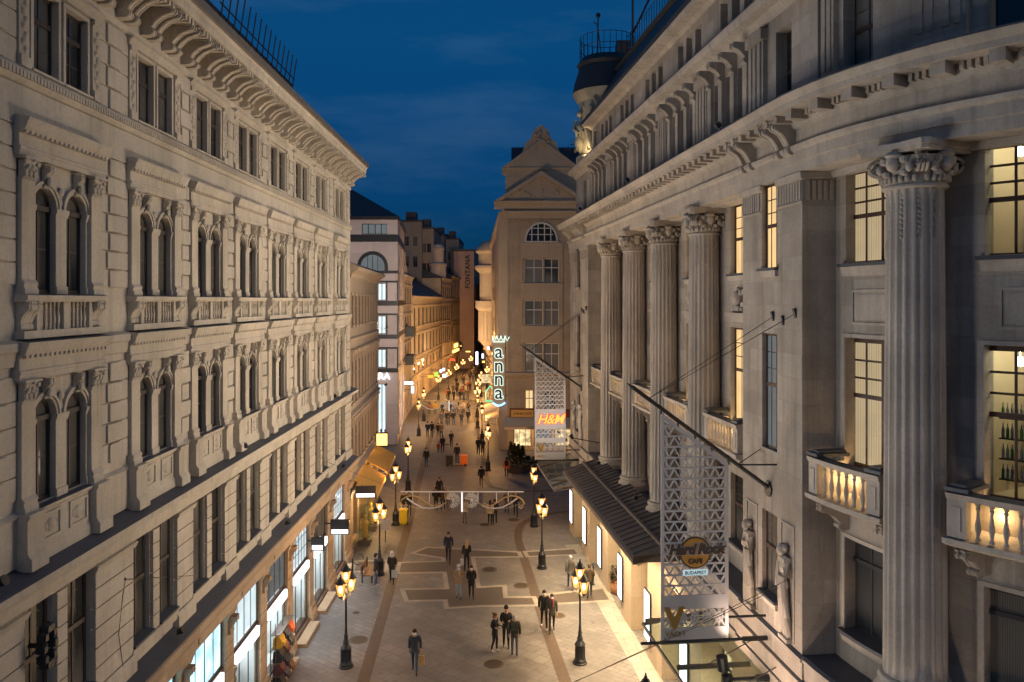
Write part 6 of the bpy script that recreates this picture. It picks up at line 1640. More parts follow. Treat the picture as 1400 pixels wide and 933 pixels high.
# ------------------------------------------------------------------ street furniture
M['bench_wood'] = m_plain('brown_bench_wood', (.16, .075, .035), .5, 0, .25, 6)
bn = thing('bench', 'brown wooden bench beside the left street lamp behind the standing couple', 'bench', G(508, 792))
p = G(506, 791); m_ = MB()
for k in range(4): m_.box(p.x-.25+k*.14, p.x-.14+k*.14, p.y-.9, p.y+.9, .42, .46)
m_.build('seat', M['bench_wood'], bn); m_ = MB()
for k in range(3): m_.box(p.x-.34, p.x-.30, p.y-.9, p.y+.9, .55+k*.13, .65+k*.13)
m_.build('backrest', M['bench_wood'], bn)
for s in (-.7, .7):
    m_ = MB(); m_.box(p.x-.32, p.x-.26, p.y+s-.03, p.y+s+.03, 0, .95); m_.box(p.x+.20, p.x+.26, p.y+s-.03, p.y+s+.03, 0, .42); m_.box(p.x-.3, p.x+.26, p.y+s-.03, p.y+s+.03, .38, .42); m_.build('leg', M['iron'], bn)
M['yellow_bin'] = m_plain('yellow_bin_plastic', (.62, .42, .02), .4)
p = G(552, 717); t = thing('waste_bin', 'yellow wheeled waste bin behind the left street lamp', 'bin', p)
m_ = MB(); m_.prism_z([(p.x-.24, p.y-.25), (p.x+.24, p.y-.25), (p.x+.24, p.y+.25), (p.x-.24, p.y+.25)], .12, .95); m_.box(p.x-.2, p.x+.2, p.y-.2, p.y+.2, .04, .12); m_.build('bin_body', M['yellow_bin'], t)
m_ = MB(); m_.sweep([(p.y-.30, .96), (p.y+.28, .96), (p.y+.28, 1.0), (p.y, 1.08), (p.y-.30, 1.02)], p.x-.28, p.x+.28); m_.build('lid', M['yellow_bin'], t)
for s in (-.22, .22): m_ = MB(); m_.tube([(p.x+s-.03, p.y+.26, .1), (p.x+s+.03, p.y+.26, .1)], .1, 10); m_.build('wheel', M['black'], t)
M['cart_orange'] = m_plain('orange_bag_plastic', (.75, .17, .02), .5)
p = G(626, 637); t = thing('cleaning_cart', 'street cleaning cart with a black bin and an orange bin', 'cart', p)
for dx, mm in ((-.75, 'black'), (.55, 'cart_orange')):
    m_ = MB(); m_.prism_z([(p.x+dx-.3, p.y-.3), (p.x+dx+.3, p.y-.3), (p.x+dx+.3, p.y+.3), (p.x+dx-.3, p.y+.3)], .15, .9); m_.box(p.x+dx-.33, p.x+dx+.33, p.y-.33, p.y+.33, .9, .98); m_.build('bin', M[mm], t)
m_ = MB(); m_.box(p.x-1.1, p.x+.9, p.y-.3, p.y+.3, .08, .14); m_.tube([(p.x-1.1, p.y, .14), (p.x-1.25, p.y, 1.0)], .02, 5); m_.build('frame', M['steel'], t)
for s in (-.9, .7): m_ = MB(); m_.tube([(p.x+s, p.y-.32, .12), (p.x+s, p.y-.27, .12)], .12, 10); m_.build('wheel', M['black'], t)
# conifers in pots before the café
M['conifer'] = m_plain('dark_conifer_green', (.022, .035, .016), .8, 0, .5, 9); M['pot'] = m_plain('dark_planter', (.06, .05, .045), .6)
def conifer(p, h, seed, lab):
    t = thing('potted_conifer', lab, 'potted tree', p, 0, 'potted conifers outside the café'); rnd = random.Random(seed)
    m_ = MB(); m_.prism_z([(p.x-.32, p.y-.32), (p.x+.32, p.y-.32), (p.x+.32, p.y+.32), (p.x-.32, p.y+.32)], 0, .55); m_.box(p.x-.36, p.x+.36, p.y-.36, p.y+.36, .5, .58); m_.build('pot', M['pot'], t)
    m_ = MB(); m_.tube([(p.x, p.y, .5), (p.x, p.y, h*.9)], .04, 5, 0, .012); m_.build('trunk', M['bench_wood'], t)
    m_ = MB()
    for i in range(520):
        f = rnd.random()**.8; z = .6+f*(h-.6); r = .46*(1-f)**.75*rnd.uniform(.55, 1.05); a = rnd.random()*2*PI
        c = Vector((p.x+r*math.cos(a), p.y+r*math.sin(a), z)); d = Vector((math.cos(a), math.sin(a), .9)).normalized()*rnd.uniform(.10, .2); s_ = d.cross(Vector((0, 0, 1))).normalized()*.05
        m_.face([c-s_, c+s_, c+d+s_*.3, c+d-s_*.3])
    m_.build('foliage', M['conifer'], t)
for i, (px, py, h) in enumerate(((698.5, 646, 2.6), (703.5, 647, 2.5), (709, 647.5, 2.5), (714.5, 646, 2.3), (722, 645, 1.3), (731, 644, 1.2), (741, 644, 1.2), (752, 643, 1.2))):
    conifer(G(px, py), h, i, ('tall dark conifer in a pot, nearest the person in orange', 'tall potted conifer second from the person in orange', 'tall potted conifer third from the person in orange', 'potted conifer fourth from the person in orange', 'low potted bush right after the tall conifers', 'low potted bush second after the tall conifers', 'low potted bush third after the tall conifers', 'low potted bush last after the tall conifers')[i])
m_ = MB(); p = G(811, 800); t = thing('bollard', 'slim black post by the wall behind the walkers under the canopy', 'bollard', p); m_.lathe([(.09, 0), (.09, .05), (.04, .1), (.04, 1.05), (.07, 1.1), (.0, 1.2)], p.x, p.y, 0, 10); m_.build('post', M['black'], t)
p = G(845, 812); t = thing('planter', 'round terracotta planter with a small shrub between the stone piers', 'planter', p); m_ = MB(); m_.lathe([(.25, 0), (.38, .2), (.40, .45), (.30, .6), (.34, .66)], p.x, p.y, 0, 16); m_.build('pot', m_plain('terracotta', (.32, .15, .08), .7), t, 40)
m_ = MB(); rnd = random.Random(2)
for i in range(260):
    a = rnd.random()*6.28; r = .4*rnd.random()**.5; z = .65+rnd.random()*.75; c = Vector((p.x+r*math.cos(a), p.y+r*math.sin(a), z)); d = Vector((math.cos(a), math.sin(a), .6))*.13; s_ = d.cross(Vector((0, 0, 1))).normalized()*.05; m_.face([c-s_, c+s_, c+d])
m_.build('foliage', M['conifer'], t)
p = G(482, 800); t = thing('bollard', 'black hooped post by the left shop corner', 'bollard', p); m_ = MB(); m_.lathe([(.08, 0), (.045, .1), (.04, 1.3), (.06, 1.35), (0, 1.4)], p.x, p.y, 0, 8); m_.tube([(p.x+.3+.28*math.cos(a*PI/6), p.y, 1.35+.3*math.sin(a*PI/6)) for a in range(12)], .02, 5); m_.build('post', M['iron'], t)
p = G(527, 742); t = thing('menu_board', 'small pale notice board beside the left street lamp', 'notice board', p); m_ = MB(); m_.box(p.x-.3, p.x+.3, p.y-.02, p.y+.02, .75, 1.45); m_.build('board', M['banner'], t); m_ = MB(); m_.box(p.x-.03, p.x+.03, p.y+.02, p.y+.06, 0, 1.4); m_.build('post', M['iron'], t)
# bags stacked at the bag shop's entrance
BAGC = [(.60, .34, .04), (.06, .07, .09), (.62, .14, .05), (.03, .03, .035), (.16, .08, .05), (.10, .11, .12), (.10, .03, .035), (.04, .045, .06), (.30, .28, .27), (.025, .025, .03), (.05, .06, .10), (.20, .10, .06)]
BN = ['mustard yellow', 'dark slate', 'bright orange', 'black', 'brown', 'charcoal', 'burgundy', 'midnight blue', 'pale grey', 'jet black', 'navy', 'tan']
rk = thing('bag_rack', 'steel display rack of bags at the bag shop entrance', 'display rack', LF.P(32.0, .45, 0))
m_ = LF.mb()
for u in (30.75, 31.7, 32.65): m_.tube([(u, .30, 0), (u, .30, 2.5)], .02, 5)
for z in (.5, 1.0, 1.55, 2.1): m_.box(30.7, 32.7, .12, .48, z-.03, z)
m_.build('rack_frame', M['steel'], rk)
bagm = {}
for i in range(12):
    col = i % 3; row = i//3; u = 31.0+col*.66; z = (1.55, 1.0, .5, .0)[row] if True else 0; z = (.0, .5, 1.0, 1.55)[3-row]
    m_ = LF.mb(); w_b = .24; hh = .46
    m_.sweep([(.18, z+.005), (.50, z+.005), (.54, z+.12), (.53, z+.30), (.44, z+hh-.03), (.30, z+hh), (.20, z+hh-.06)], u-w_b, u+w_b)
    mt = m_plain('bag_cloth', BAGC[i], .6, 0, .2, 8)
    t = thing('bag', '%s bag on the display rack, %s, %s shelf' % (BN[i], ('nearest the camera end', 'middle of the rack', 'far end of the rack')[col], ('top', 'second', 'third', 'bottom')[row]), 'bag', LF.P(u, .35, z), 0, 'bags on the display rack')
    b = m_.build('bag_body', mt, t, 50)
    m_ = LF.mb(); m_.sweep([(.52, z+.06), (.60, z+.08), (.60, z+.22), (.53, z+.25)], u-w_b*.7, u+w_b*.7); m_.build('pocket', mt, t, 50)
    m_ = LF.mb(); m_.tube([(u-.1, .36, z+hh-.02), (u-.06, .36, z+hh+.09), (u+.06, .36, z+hh+.09), (u+.1, .36, z+hh-.02)], .015, 5); m_.build('handle', M['black'], t)
# ------------------------------------------------------------------ people
def skin_mesh(verts, edges, rad, sub, root=0):
    me = bpy.data.meshes.new('skin_base'); me.from_pydata(verts, edges, [])
    o = bpy.data.objects.new('skin_base', me); COL.objects.link(o)
    md = o.modifiers.new('skin', 'SKIN'); md.use_smooth_shade = True; md.branch_smoothing = .4
    sv = me.skin_vertices[0].data
    for i, r in enumerate(rad):
        sv[i].radius = r if isinstance(r, tuple) else (r, r)
        sv[i].use_root = (i == root)
    s = o.modifiers.new('sub', 'SUBSURF'); s.levels = sub; s.render_levels = sub
    dg = bpy.context.evaluated_depsgraph_get()
    out = bpy.data.meshes.new_from_object(o.evaluated_get(dg))
    bpy.data.objects.remove(o); bpy.data.meshes.remove(me)
    return out
class Sk:
    def __init__(s): s.v = []; s.e = []; s.r = []
    def p(s, co, r, parent=None):
        s.v.append(tuple(co)); s.r.append(r); i = len(s.v)-1
        if parent is not None: s.e.append((parent, i))
        return i
def pose_points(stride, armL, armR, bend):
    """joints of a figure 1.75 m tall facing -Y; stride swings the legs, arm = forearm raise 0..1 and swing"""
    J = {}
    for s, nm in ((-1, 'R'), (1, 'L')):
        sw = stride*s
        J['hip'+nm] = (s*.085, 0, .92)
        J['knee'+nm] = (s*.095, -.22*sw-.03, .50+.02*abs(sw))
        back = max(0, -sw)
        J['ank'+nm] = (s*.10, -.40*sw+(.06 if sw < 0 else 0), .085+.07*back)
        J['toe'+nm] = (s*.115, -.40*sw-.17+(.06 if sw < 0 else 0), .035+.02*back)
        J['sh'+nm] = (s*.185, .0, 1.43)
        up, swing = (armL if s > 0 else armR)
        ex = (s*.222, .02+.10*swing*s*-1*(-1 if s > 0 else 1)*stride+.03, 1.15)
        J['el'+nm] = ex
        if up > 0: J['wr'+nm] = (s*(.20-.10*up), ex[1]-.22*up-.04, 1.15-.22*(1-up)+.06*up)
        else: J['wr'+nm] = (s*.228, ex[1]-.06, .90)
    J['lean'] = bend
    return J
def make_body(J, fine):
    k = Sk(); b = J['lean']
    pel = k.p((0, 0, .95), (.135, .10)); sp = k.p((0, -.01+b*.3, 1.14), (.125, .09), pel); ch = k.p((0, b*.6, 1.34), (.15, .10), sp); nk = k.p((0, b+.005, 1.475), (.058, .058), ch)
    hb = k.p((0, b-.012, 1.565), (.070, .078), nk); hm = k.p((0, b-.012, 1.645), (.078, .095), hb); ht = k.p((0, b-.002, 1.715), (.058, .07), hm)
    if fine: k.p((0, b-.125, 1.625), (.012, .014), hm)
    for nm in 'LR':
        h = k.p(J['hip'+nm], (.092, .095), pel); kn = k.p(J['knee'+nm], .06, h); c = J['knee'+nm]; a = J['ank'+nm]
        ca = k.p((c[0]*.5+a[0]*.5, c[1]*.6+a[1]*.4+.015, c[2]*.68+a[2]*.32), .058, kn)
        an = k.p(a, .038, ca); k.p(J['toe'+nm], (.042, .030), an)
        s = k.p(J['sh'+nm], .062, ch); e = k.p(J['el'+nm], .045, s); w = k.p(J['wr'+nm], .03, e)
        W = Vector(J['wr'+nm]); d = (W-Vector(J['el'+nm])).normalized(); sg = 1 if nm == 'L' else -1
        pm = k.p(W+d*.075, (.036, .018), w)
        if fine:
            side = Vector((0, 1, 0)) if abs(d.z) > .6 else Vector((sg, 0, 0)); inn = Vector((-sg, 0, 0)) if abs(d.z) > .6 else Vector((0, 0, -1))
            for i, ln in enumerate((.072, .082, .078, .06)):
                o = W+d*.09+side*(.030-.020*i); f = k.p(o+d*ln*.5, .0095, pm); k.p(o+d*ln+inn*.025, .008, f)
            f = k.p(W+d*.055-side*-.045+inn*.01, .011, w); k.p(W+d*.095-side*-.055+inn*.02, .009, f)
    return skin_mesh(k.v, k.e, k.r, 1)
def make_coat(J, hem, puff):
    k = Sk(); b = J['lean']; q = 1+.12*puff
    pel = k.p((0, 0, .98), (.165*q, .125*q)); sp = k.p((0, -.01+b*.3, 1.15), (.158*q, .12*q), pel); ch = k.p((0, b*.6, 1.345), (.178*q, .13*q), sp); k.p((0, b+.004, 1.485), (.082, .08), ch)
    lo = k.p((0, 0, hem), (.178*q+.03*(.95-hem), .135*q+.05*(.95-hem)), pel)
    for nm in 'LR':
        s = k.p(J['sh'+nm], .078*q, ch); e = k.p(J['el'+nm], .064*q, s); W = Vector(J['wr'+nm]); k.p(W-(W-Vector(J['el'+nm])).normalized()*.02, .050*q, e)
    return skin_mesh(k.v, k.e, k.r, 1)
def color_body(me, J, b):
    me.materials.clear()
    for _ in range(3): me.materials.append(None)     # skin, trousers, shoes
    for p in me.polygons:
        c = p.center
        p.material_index = 2 if c.z < .115 else (1 if c.z < 1.0 and abs(c.x) < .19 and not (c.z > .70 and abs(c.x) > .175) else (0 if c.z > 1.44 or abs(c.x) > .1 and c.z < 1.3 else 1))
def hair_mesh(kind, b):
    m_ = MB()
    if kind == 'hood':
        m_.ball((0, b+.01, 1.645), .125, 12, 0, (.92, 1.0, 1.15)); m_.lathe([(.10, 0), (.13, -.06), (.12, -.12)], 0, b+.01, 1.58, 12)
    elif kind == 'beanie':
        m_.lathe([(.100, 0), (.106, .02), (.103, .05), (.095, .09), (.06, .13), (0, .145)], 0, b-.004, 1.655, 14, 0, 0, 2*PI, .92, 1.08)
    else:
        rings = []
        low = {'short': -.10, 'long': -.34, 'bun': -.10}[kind]
        n = 16
        for q in range(6):
            t = q/5
            z = 1.755-.005-(1.755-1.645)*(1-math.cos(t*PI/2)) if q < 5 else 1.645
            r = .001+.105*math.sin(min(1, t+.02)*PI/2)
            rings.append(m_.add([(r*.86*math.cos(2*PI*i/n), b+.004+r*1.04*math.sin(2*PI*i/n), z) for i in range(n)]))
        for z, r in ((1.58, .100), (1.645+low, .098 if kind == 'short' else .125)):
            rings.append(m_.add([(r*.9*math.cos(PI*(.0)+PI*i/(n-1)*1.12-.19), b+.012+r*1.02*math.sin(PI*i/(n-1)*1.12-.19), z) for i in range(n)]))
        for q in range(5):
            for i in range(n):
                j = (i+1) % n; m_.f.append((rings[q]+i, rings[q]+j, rings[q+1]+j, rings[q+1]+i)); m_.m.append(0)
        back = [i for i in range(n)]
        # curtain of hair behind the ears, from the widest ring down
        top = m_.add([(.106*.86*math.cos(PI*i/(n-1)*1.12-.19), b+.004+.109*math.sin(PI*i/(n-1)*1.12-.19), 1.66) for i in range(n)])
        ch = [top, rings[6], rings[7]]
        for q in range(2):
            for i in range(n-1): m_.f.append((ch[q]+i, ch[q]+i+1, ch[q+1]+i+1, ch[q+1]+i)); m_.m.append(0)
        if kind == 'bun': m_.ball((0, b+.11, 1.70), .05, 8)
    return m_.mesh('hair', [None], 60)
PM = {}
def pmat(kind, c):
    key = (kind, tuple(round(x, 3) for x in c))
    if key not in PM: PM[key] = m_plain(kind, c, .75 if kind != 'skin' else .5, 0, .14, 14, .3, .2 if kind == 'coat_cloth' else 0)
    return PM[key]
SKIN = (.42, .24, .16); BLK = (.016, .016, .018); NAVY = (.02, .026, .045); JEAN = (.06, .10, .18); GREY = (.075, .075, .08); BRN = (.10, .06, .035)
POSES = {'walk': (.62, (0, 1), (0, 1), -.015), 'walk2': (-.5, (0, 1), (.35, 0), -.015), 'stand': (.10, (0, 0), (0, 0), 0), 'talk': (.12, (.9, 0), (.7, 0), -.02), 'hold': (.45, (.55, 0), (0, 1), -.01), 'slow': (.3, (.25, 0), (.25, 0), -.01)}
PC = {}
def pose_meshes(ps, hem, puff, fine):
    key = (ps, hem, puff, fine)
    if key not in PC:
        J = pose_points(*POSES[ps])
        if (ps, fine) not in PC:
            bm_ = make_body(J, fine); color_body(bm_, J, J['lean']); PC[(ps, fine)] = bm_
        ct = make_coat(J, hem, puff); ct.materials.clear(); ct.materials.append(None)
        PC[key] = (PC[(ps, fine)], ct, J)
    return PC[key]
HC = {}
def setmats(o, ms):
    for i, m in enumerate(ms):
        o.material_slots[i].link = 'OBJECT'; o.material_slots[i].material = m
def sub(name, me, parent, mats, off=(0, 0, 0)):
    o = bpy.data.objects.new(name, me); COL.objects.link(o); o.parent = parent; o.location = off; setmats(o, mats); return o
def face_mesh(b):
    m_ = MB()
    for s in (-1, 1): m_.ball((s*.032, b-.101, 1.652), .0105, 6)
    m_.box(-.024, .024, b-.103, b-.096, 1.575, 1.583)
    for s in (-1, 1): m_.box(s*.034-.016, s*.034+.016, b-.103, b-.094, 1.672, 1.678)
    return m_.mesh('face_features', [None])
def ear_mesh(b):
    m_ = MB()
    for s in (-1, 1): m_.ball((s*.080, b+.0, 1.635), .022, 8, 0, (.5, .8, 1.3))
    return m_.mesh('ears', [None], 60)
def mask_mesh(b):
    m_ = MB(); n = 9
    a = [m_.add([(.083*math.sin(R(-70+140*i/(n-1))), b-.008-.103*math.cos(R(-70+140*i/(n-1)))-.012*math.cos(R(-70+140*i/(n-1))*1.2), z) for i in range(n)]) for z in (1.555, 1.585, 1.622)]
    for q in range(2):
        for i in range(n-1): m_.f.append((a[q]+i, a[q]+i+1, a[q+1]+i+1, a[q+1]+i)); m_.m.append(0)
    return m_.mesh('face_mask', [None], 60)
def person(px, label, pose='walk', face='c', coat=BLK, leg=BLK, hair=('short', (.02, .014, .01)), hem=.86, puff=0, h=1.75, mask=False, fine=True, shoe=(.02, .02, .02), group=None, rzo=0, p=None):
    p = p or G(*px)
    rz = {'c': 0, 'a': PI, 'r': PI/2, 'l': -PI/2}[face]+rzo
    t = thing('person', label, 'person', (p.x, p.y, .014), rz, group); s = h/1.75; t.scale = (s, s, s)
    bm_, ct, J = pose_meshes(pose, hem, puff, fine); b = J['lean']
    sub('body', bm_, t, [pmat('skin', SKIN), pmat('trouser_cloth', leg), pmat('shoe_leather', shoe)])
    sub('coat', ct, t, [pmat('coat_cloth', coat)])
    hk = (hair[0], b)
    if hk not in HC: HC[hk] = hair_mesh(hair[0], b)
    sub('hair' if hair[0] in ('short', 'long', 'bun') else ('hood' if hair[0] == 'hood' else 'hat'), HC[hk], t, [pmat('hair', hair[1])])
    if fine:
        for nm, fn, mt in (('face_features', face_mesh, pmat('dark_feature', (.03, .015, .012))), ('ears', ear_mesh, pmat('skin', SKIN))):
            if (nm, b) not in HC: HC[(nm, b)] = fn(b)
            sub(nm, HC[(nm, b)], t, [mt])
        if mask:
            if ('mask', b) not in HC: HC[('mask', b)] = mask_mesh(b)
            sub('face_mask', HC[('mask', b)], t, [pmat('mask_cloth', (.70, .74, .78))])
    return t, J, s, rz
def scarf(q, c):
    t, J, s, rz = q; b = J['lean']; key = ('scarf', b)
    if key not in HC:
        m_ = MB(); m_.tube([(.085*math.cos(2*PI*i/14), b+.012+.085*math.sin(2*PI*i/14), 1.50+.012*math.sin(i*2.3)) for i in range(15)], .034, 7); m_.tube([(.03, b-.085, 1.50), (.05, b-.135, 1.38), (.045, b-.15, 1.20)], .03, 6, 0, .038); HC[key] = m_.mesh('scarf', [None], 60)
    sub('scarf', HC[key], t, [pmat('scarf_wool', c)])
def hand_of(q, side):
    t, J, s, rz = q; w = Vector(J['wr'+side]); e = Vector(J['el'+side]); w = w+(w-e).normalized()*.11
    return Matrix.Translation(t.location) @ Matrix.Rotation(rz, 4, 'Z') @ Matrix.Scale(s, 4) @ w
def carried_bag(q, side, label, c, w=.30, h=.34, paper=True):
    p = hand_of(q, side); t = thing('shopping_bag' if paper else 'handbag', label, 'bag', (p.x, p.y, p.z-h-.14), q[3])
    m_ = MB(); z0 = -.0
    m_.sweep([(-w*.24, 0), (w*.24, 0), (w*.20, h), (-w*.20, h)], -w/2, w/2); o = m_.build('bag_body', pmat('bag_material', c), None); o.parent = t
    m_ = MB(); m_.tube([(-w*.25, 0, h-.01), (-w*.12, 0, h+.13), (w*.12, 0, h+.13), (w*.25, 0, h-.01)], .008, 4); o = m_.build('handle', pmat('bag_material', sc3(c, .7)), None); o.parent = t
def backpack(q, label, c):
    t0, J, s, rz = q; p = Matrix.Translation(t0.location) @ Matrix.Rotation(rz, 4, 'Z') @ Vector((0, .20*s, 1.05*s))
    t = thing('backpack', label, 'backpack', p, rz)
    m_ = MB(); m_.sweep([(-.08, 0), (.05, 0), (.09, .12), (.08, .34), (.02, .44), (-.08, .45)], -.14, .14); m_.sweep([(.05, .03), (.13, .05), (.12, .2), (.07, .22)], -.10, .10)
    for sg in (-1, 1): m_.tube([(sg*.10, -.06, .43), (sg*.11, -.16, .45), (sg*.12, -.3, .30)], .018, 5)
    o = m_.build('pack_body', pmat('bag_material', c), None, 50)
    o.location = (0, 0, 0); o.rotation_euler = (0, 0, 0); o.parent = t; o.matrix_parent_inverse = Matrix(); 
BLOND = (.42, .28, .12); DKBR = (.03, .018, .01); GREYH = (.35, .33, .31); WHITE = (.62, .60, .57)
q = person((567, 920), 'man in dark jacket and jeans walking towards the camera with a paper bag, frontmost', 'walk', 'c', (.04, .044, .05), (.035, .06, .11), ('short', DKBR), .84, .3, 1.76, True)
carried_bag(q, 'L', 'tan paper shopping bag carried by the frontmost walking man', (.55, .33, .13), .30, .36)
q = person((613, 770), 'person in a dark navy jacket striding towards the camera at the paving inlay', 'walk', 'c', NAVY, BLK, ('short', DKBR), .84, .2, 1.78)
q = person((638, 781), 'blonde woman in black seen from behind with a white bag', 'walk2', 'a', BLK, BLK, ('long', BLOND), .82, 0, 1.70)
carried_bag(q, 'L', 'white shopping bag carried by the blonde woman', (.6, .6, .58), .28, .34)
scarf(q, (.30, .30, .32))
q = person((627, 819), 'person in tan coat, pale hat and light jeans wearing a mask', 'talk', 'c', (.36, .22, .11), (.22, .28, .36), ('beanie', WHITE), .72, .4, 1.70, True)
scarf(q, (.45, .40, .34))
q = person((644.5, 819), 'woman in a long black coat and mask beside the tan coat', 'slow', 'c', BLK, BLK, ('long', DKBR), .66, .2, 1.68, True)
person((676.5, 892), 'woman in black coat with bun facing right, left of the chatting trio', 'talk', 'r', BLK, BLK, ('bun', (.12, .06, .03)), .70, .5, 1.68, False, True, (.5, .47, .43), None, -.5)
person((692, 886), 'man in black beanie and jacket, middle of the chatting trio', 'talk', 'c', (.02, .02, .024), BLK, ('beanie', BLK), .84, .2, 1.80)
q = person((703.5, 898), 'grey-haired person in dark olive jacket with back turned, right of the chatting trio', 'stand', 'a', (.05, .05, .04), (.07, .085, .11), ('short', GREYH), .82, .5, 1.76)
backpack(q, 'dark backpack worn by the grey-haired person of the trio', (.03, .035, .03))
person((744, 860), 'man in black jacket and mask walking beside a woman on the right gutter strip', 'walk', 'c', BLK, BLK, ('short', DKBR), .84, .2, 1.78, True, True, (.5, .48, .45))
q = person((754.5, 864), 'woman with long dark hair in grey coat walking next to the masked man', 'walk2', 'c', (.05, .048, .045), BLK, ('long', DKBR), .72, .3, 1.72, True)
scarf(q, (.22, .05, .05))
person((780, 806), 'person in grey jacket and jeans walking away under the dark canopy', 'walk', 'a', (.10, .095, .09), JEAN, ('short', GREYH), .84, .3, 1.76)
person((806, 818), 'person in brown jacket walking away beside the stone piers', 'walk2', 'a', (.08, .055, .035), (.05, .055, .065), ('short', BRN), .82, .5, 1.74)
person((514, 803), 'man in dark jacket and blue jeans standing by the left bench', 'stand', 'r', (.03, .03, .034), JEAN, ('short', DKBR), .86, .3, 1.78, False, True, (.5, .48, .45), None, .3)
q = person((536, 798), 'woman in white headscarf and dark brown jacket holding a white bag', 'slow', 'c', (.045, .03, .022), BLK, ('hood', (.60, .55, .50)), .80, .5, 1.68)
carried_bag(q, 'L', 'white shopping bag held by the woman in the white headscarf', (.55, .54, .52), .30, .38)
person((600.5, 684), 'dark-haired woman in black walking behind the garland bar', 'walk', 'c', BLK, BLK, ('long', DKBR), .80, .1, 1.72)
person((596, 699), 'person in black coat behind the garland, left of a close pair', 'slow', 'a', BLK, BLK, ('short', DKBR), .74, .4, 1.76)
person((605.5, 698), 'person in dark brown coat behind the garland, right of a close pair', 'walk2', 'a', (.05, .03, .02), BLK, ('long', BRN), .76, .3, 1.70)
person((612.5, 698), 'person in pale jacket beside the left twig spray', 'walk', 'a', (.34, .27, .20), (.12, .12, .14), ('short', BLOND), .84, .2, 1.66)
person((635.5, 716), 'woman in pale jacket and patterned leggings below the garland light tube', 'talk', 'c', (.45, .38, .30), (.20, .12, .10), ('short', DKBR), .84, .4, 1.68)
person((670, 718.5), 'person in cream jacket walking away arm in arm', 'walk', 'a', (.45, .34, .22), BLK, ('long', DKBR), .84, .2, 1.68)
scarf(q, (.3, .1, .1)) if False else None
q = person((676.5, 718), 'person in black jacket walking away next to the cream jacket', 'walk2', 'a', BLK, BLK, ('short', DKBR), .84, .1, 1.74)
person((693, 703.5), 'person in brown coat below the right garland scroll', 'slow', 'a', (.10, .06, .035), BLK, ('short', DKBR), .72, .3, 1.68)
person((705, 706), 'person in black at the right end of the garland', 'walk', 'c', BLK, BLK, ('short', DKBR), .84, .1, 1.78)
person((552.5, 706), 'person in dark coat behind the yellow bin, left of two', 'stand', 'c', (.03, .025, .022), BLK, ('short', BRN), .70, .5, 1.74)
person((559.5, 706), 'person in black coat and jeans behind the yellow bin, right of two', 'stand', 'a', BLK, (.05, .07, .11), ('short', DKBR), .70, .4, 1.78)
person((658, 667), 'lone figure in black walking away in mid street before the café corner', 'walk', 'a', BLK, (.05, .045, .045), ('short', DKBR), .78, .2, 1.76)
q = person((692.5, 654), 'person in bright orange jacket near the potted conifers', 'stand', 'a', (.75, .13, .02), (.05, .05, .06), ('short', DKBR), .84, .5, 1.76, False, True, (.4, .38, .35))
backpack(q, 'black backpack worn by the person in orange', BLK)
person((654, 623), 'person in black by the café corner lamp, left of two', 'slow', 'c', BLK, BLK, ('short', DKBR), .8, .3, 1.78); person((660, 623), 'person in black by the café corner lamp, right of two', 'slow', 'c', BLK, BLK, ('long', DKBR), .7, .2, 1.72)
far = [((583, 640), 'lone person in black walking away left of the street cleaner', BLK, 'a'), ((605, 620), 'adult in dark coat walking hand in hand with a child', BLK, 'a'), ((617, 612), 'person in dark jacket with pale bag right of the adult and child', NAVY, 'c'), ((625, 634), 'street cleaner in dark clothes between the two cart bins', BLK, 'a'), ((584.5, 599), 'person in navy jacket, left of four abreast', NAVY, 'a'), ((590.4, 599), 'person in black, second of four abreast', BLK, 'a'), ((599, 600), 'person in black, third of four abreast', BLK, 'a'), ((603.5, 600), 'person in brown jacket, right of four abreast', (.20, .12, .06), 'a'), ((603.7, 583), 'person in dark coat, leftmost of a loose row of six', GREY, 'c'), ((611, 582), 'person in black, second of a loose row of six', BLK, 'c'), ((613.5, 581), 'person in dark grey carrying yellow, third of a loose row of six', (.12, .09, .04), 'c'), ((620, 582), 'person in black, fourth of a loose row of six', BLK, 'a'), ((631, 583), 'person in navy, fifth of a loose row of six', NAVY, 'a'), ((640, 579.6), 'person in dark coat, pale collar, right of a loose row of six', BLK, 'c'), ((587, 566.7), 'person in pale top with a red scarf near the office building', (.38, .14, .10), 'a'), ((595, 566.7), 'person in bright yellow jacket', (.70, .38, .02), 'a'), ((605, 568), 'person in dark jacket right of the yellow jacket', NAVY, 'a'), ((615, 567), 'person in black beyond the loose row of six', BLK, 'a'), ((622, 568), 'person in dark coat beside a pale coated one', GREY, 'c'), ((627, 568), 'person in pale coat, left of two pale coats', (.36, .30, .24), 'a'), ((634, 567), 'person in pale coat, right of two pale coats', (.40, .34, .28), 'a'), ((640.5, 566.7), 'tall person in black right of the pale coats', BLK, 'a'), ((624.5, 542), 'person in black walking alone farther down the street', BLK, 'a'), ((629, 549), 'person in black, left of two behind the far garland', BLK, 'a'), ((634, 549), 'person in black, right of two behind the far garland', BLK, 'c'), ((638, 533), 'person in pale jacket far down the street', (.36, .28, .2), 'a'), ((643, 534.6), 'person in reddish brown far down the street', (.22, .10, .06), 'a'), ((624, 529), 'person in dark clothes beside a distant lamp post', BLK, 'a'), ((521, 610), 'person in dark coat at the office building corner, left of two', BLK, 'r'), ((526.5, 610), 'person in dark coat at the office building corner, right of two', GREY, 'c')]
rnd = random.Random(11); PS = ['walk', 'walk2', 'slow', 'stand', 'hold']
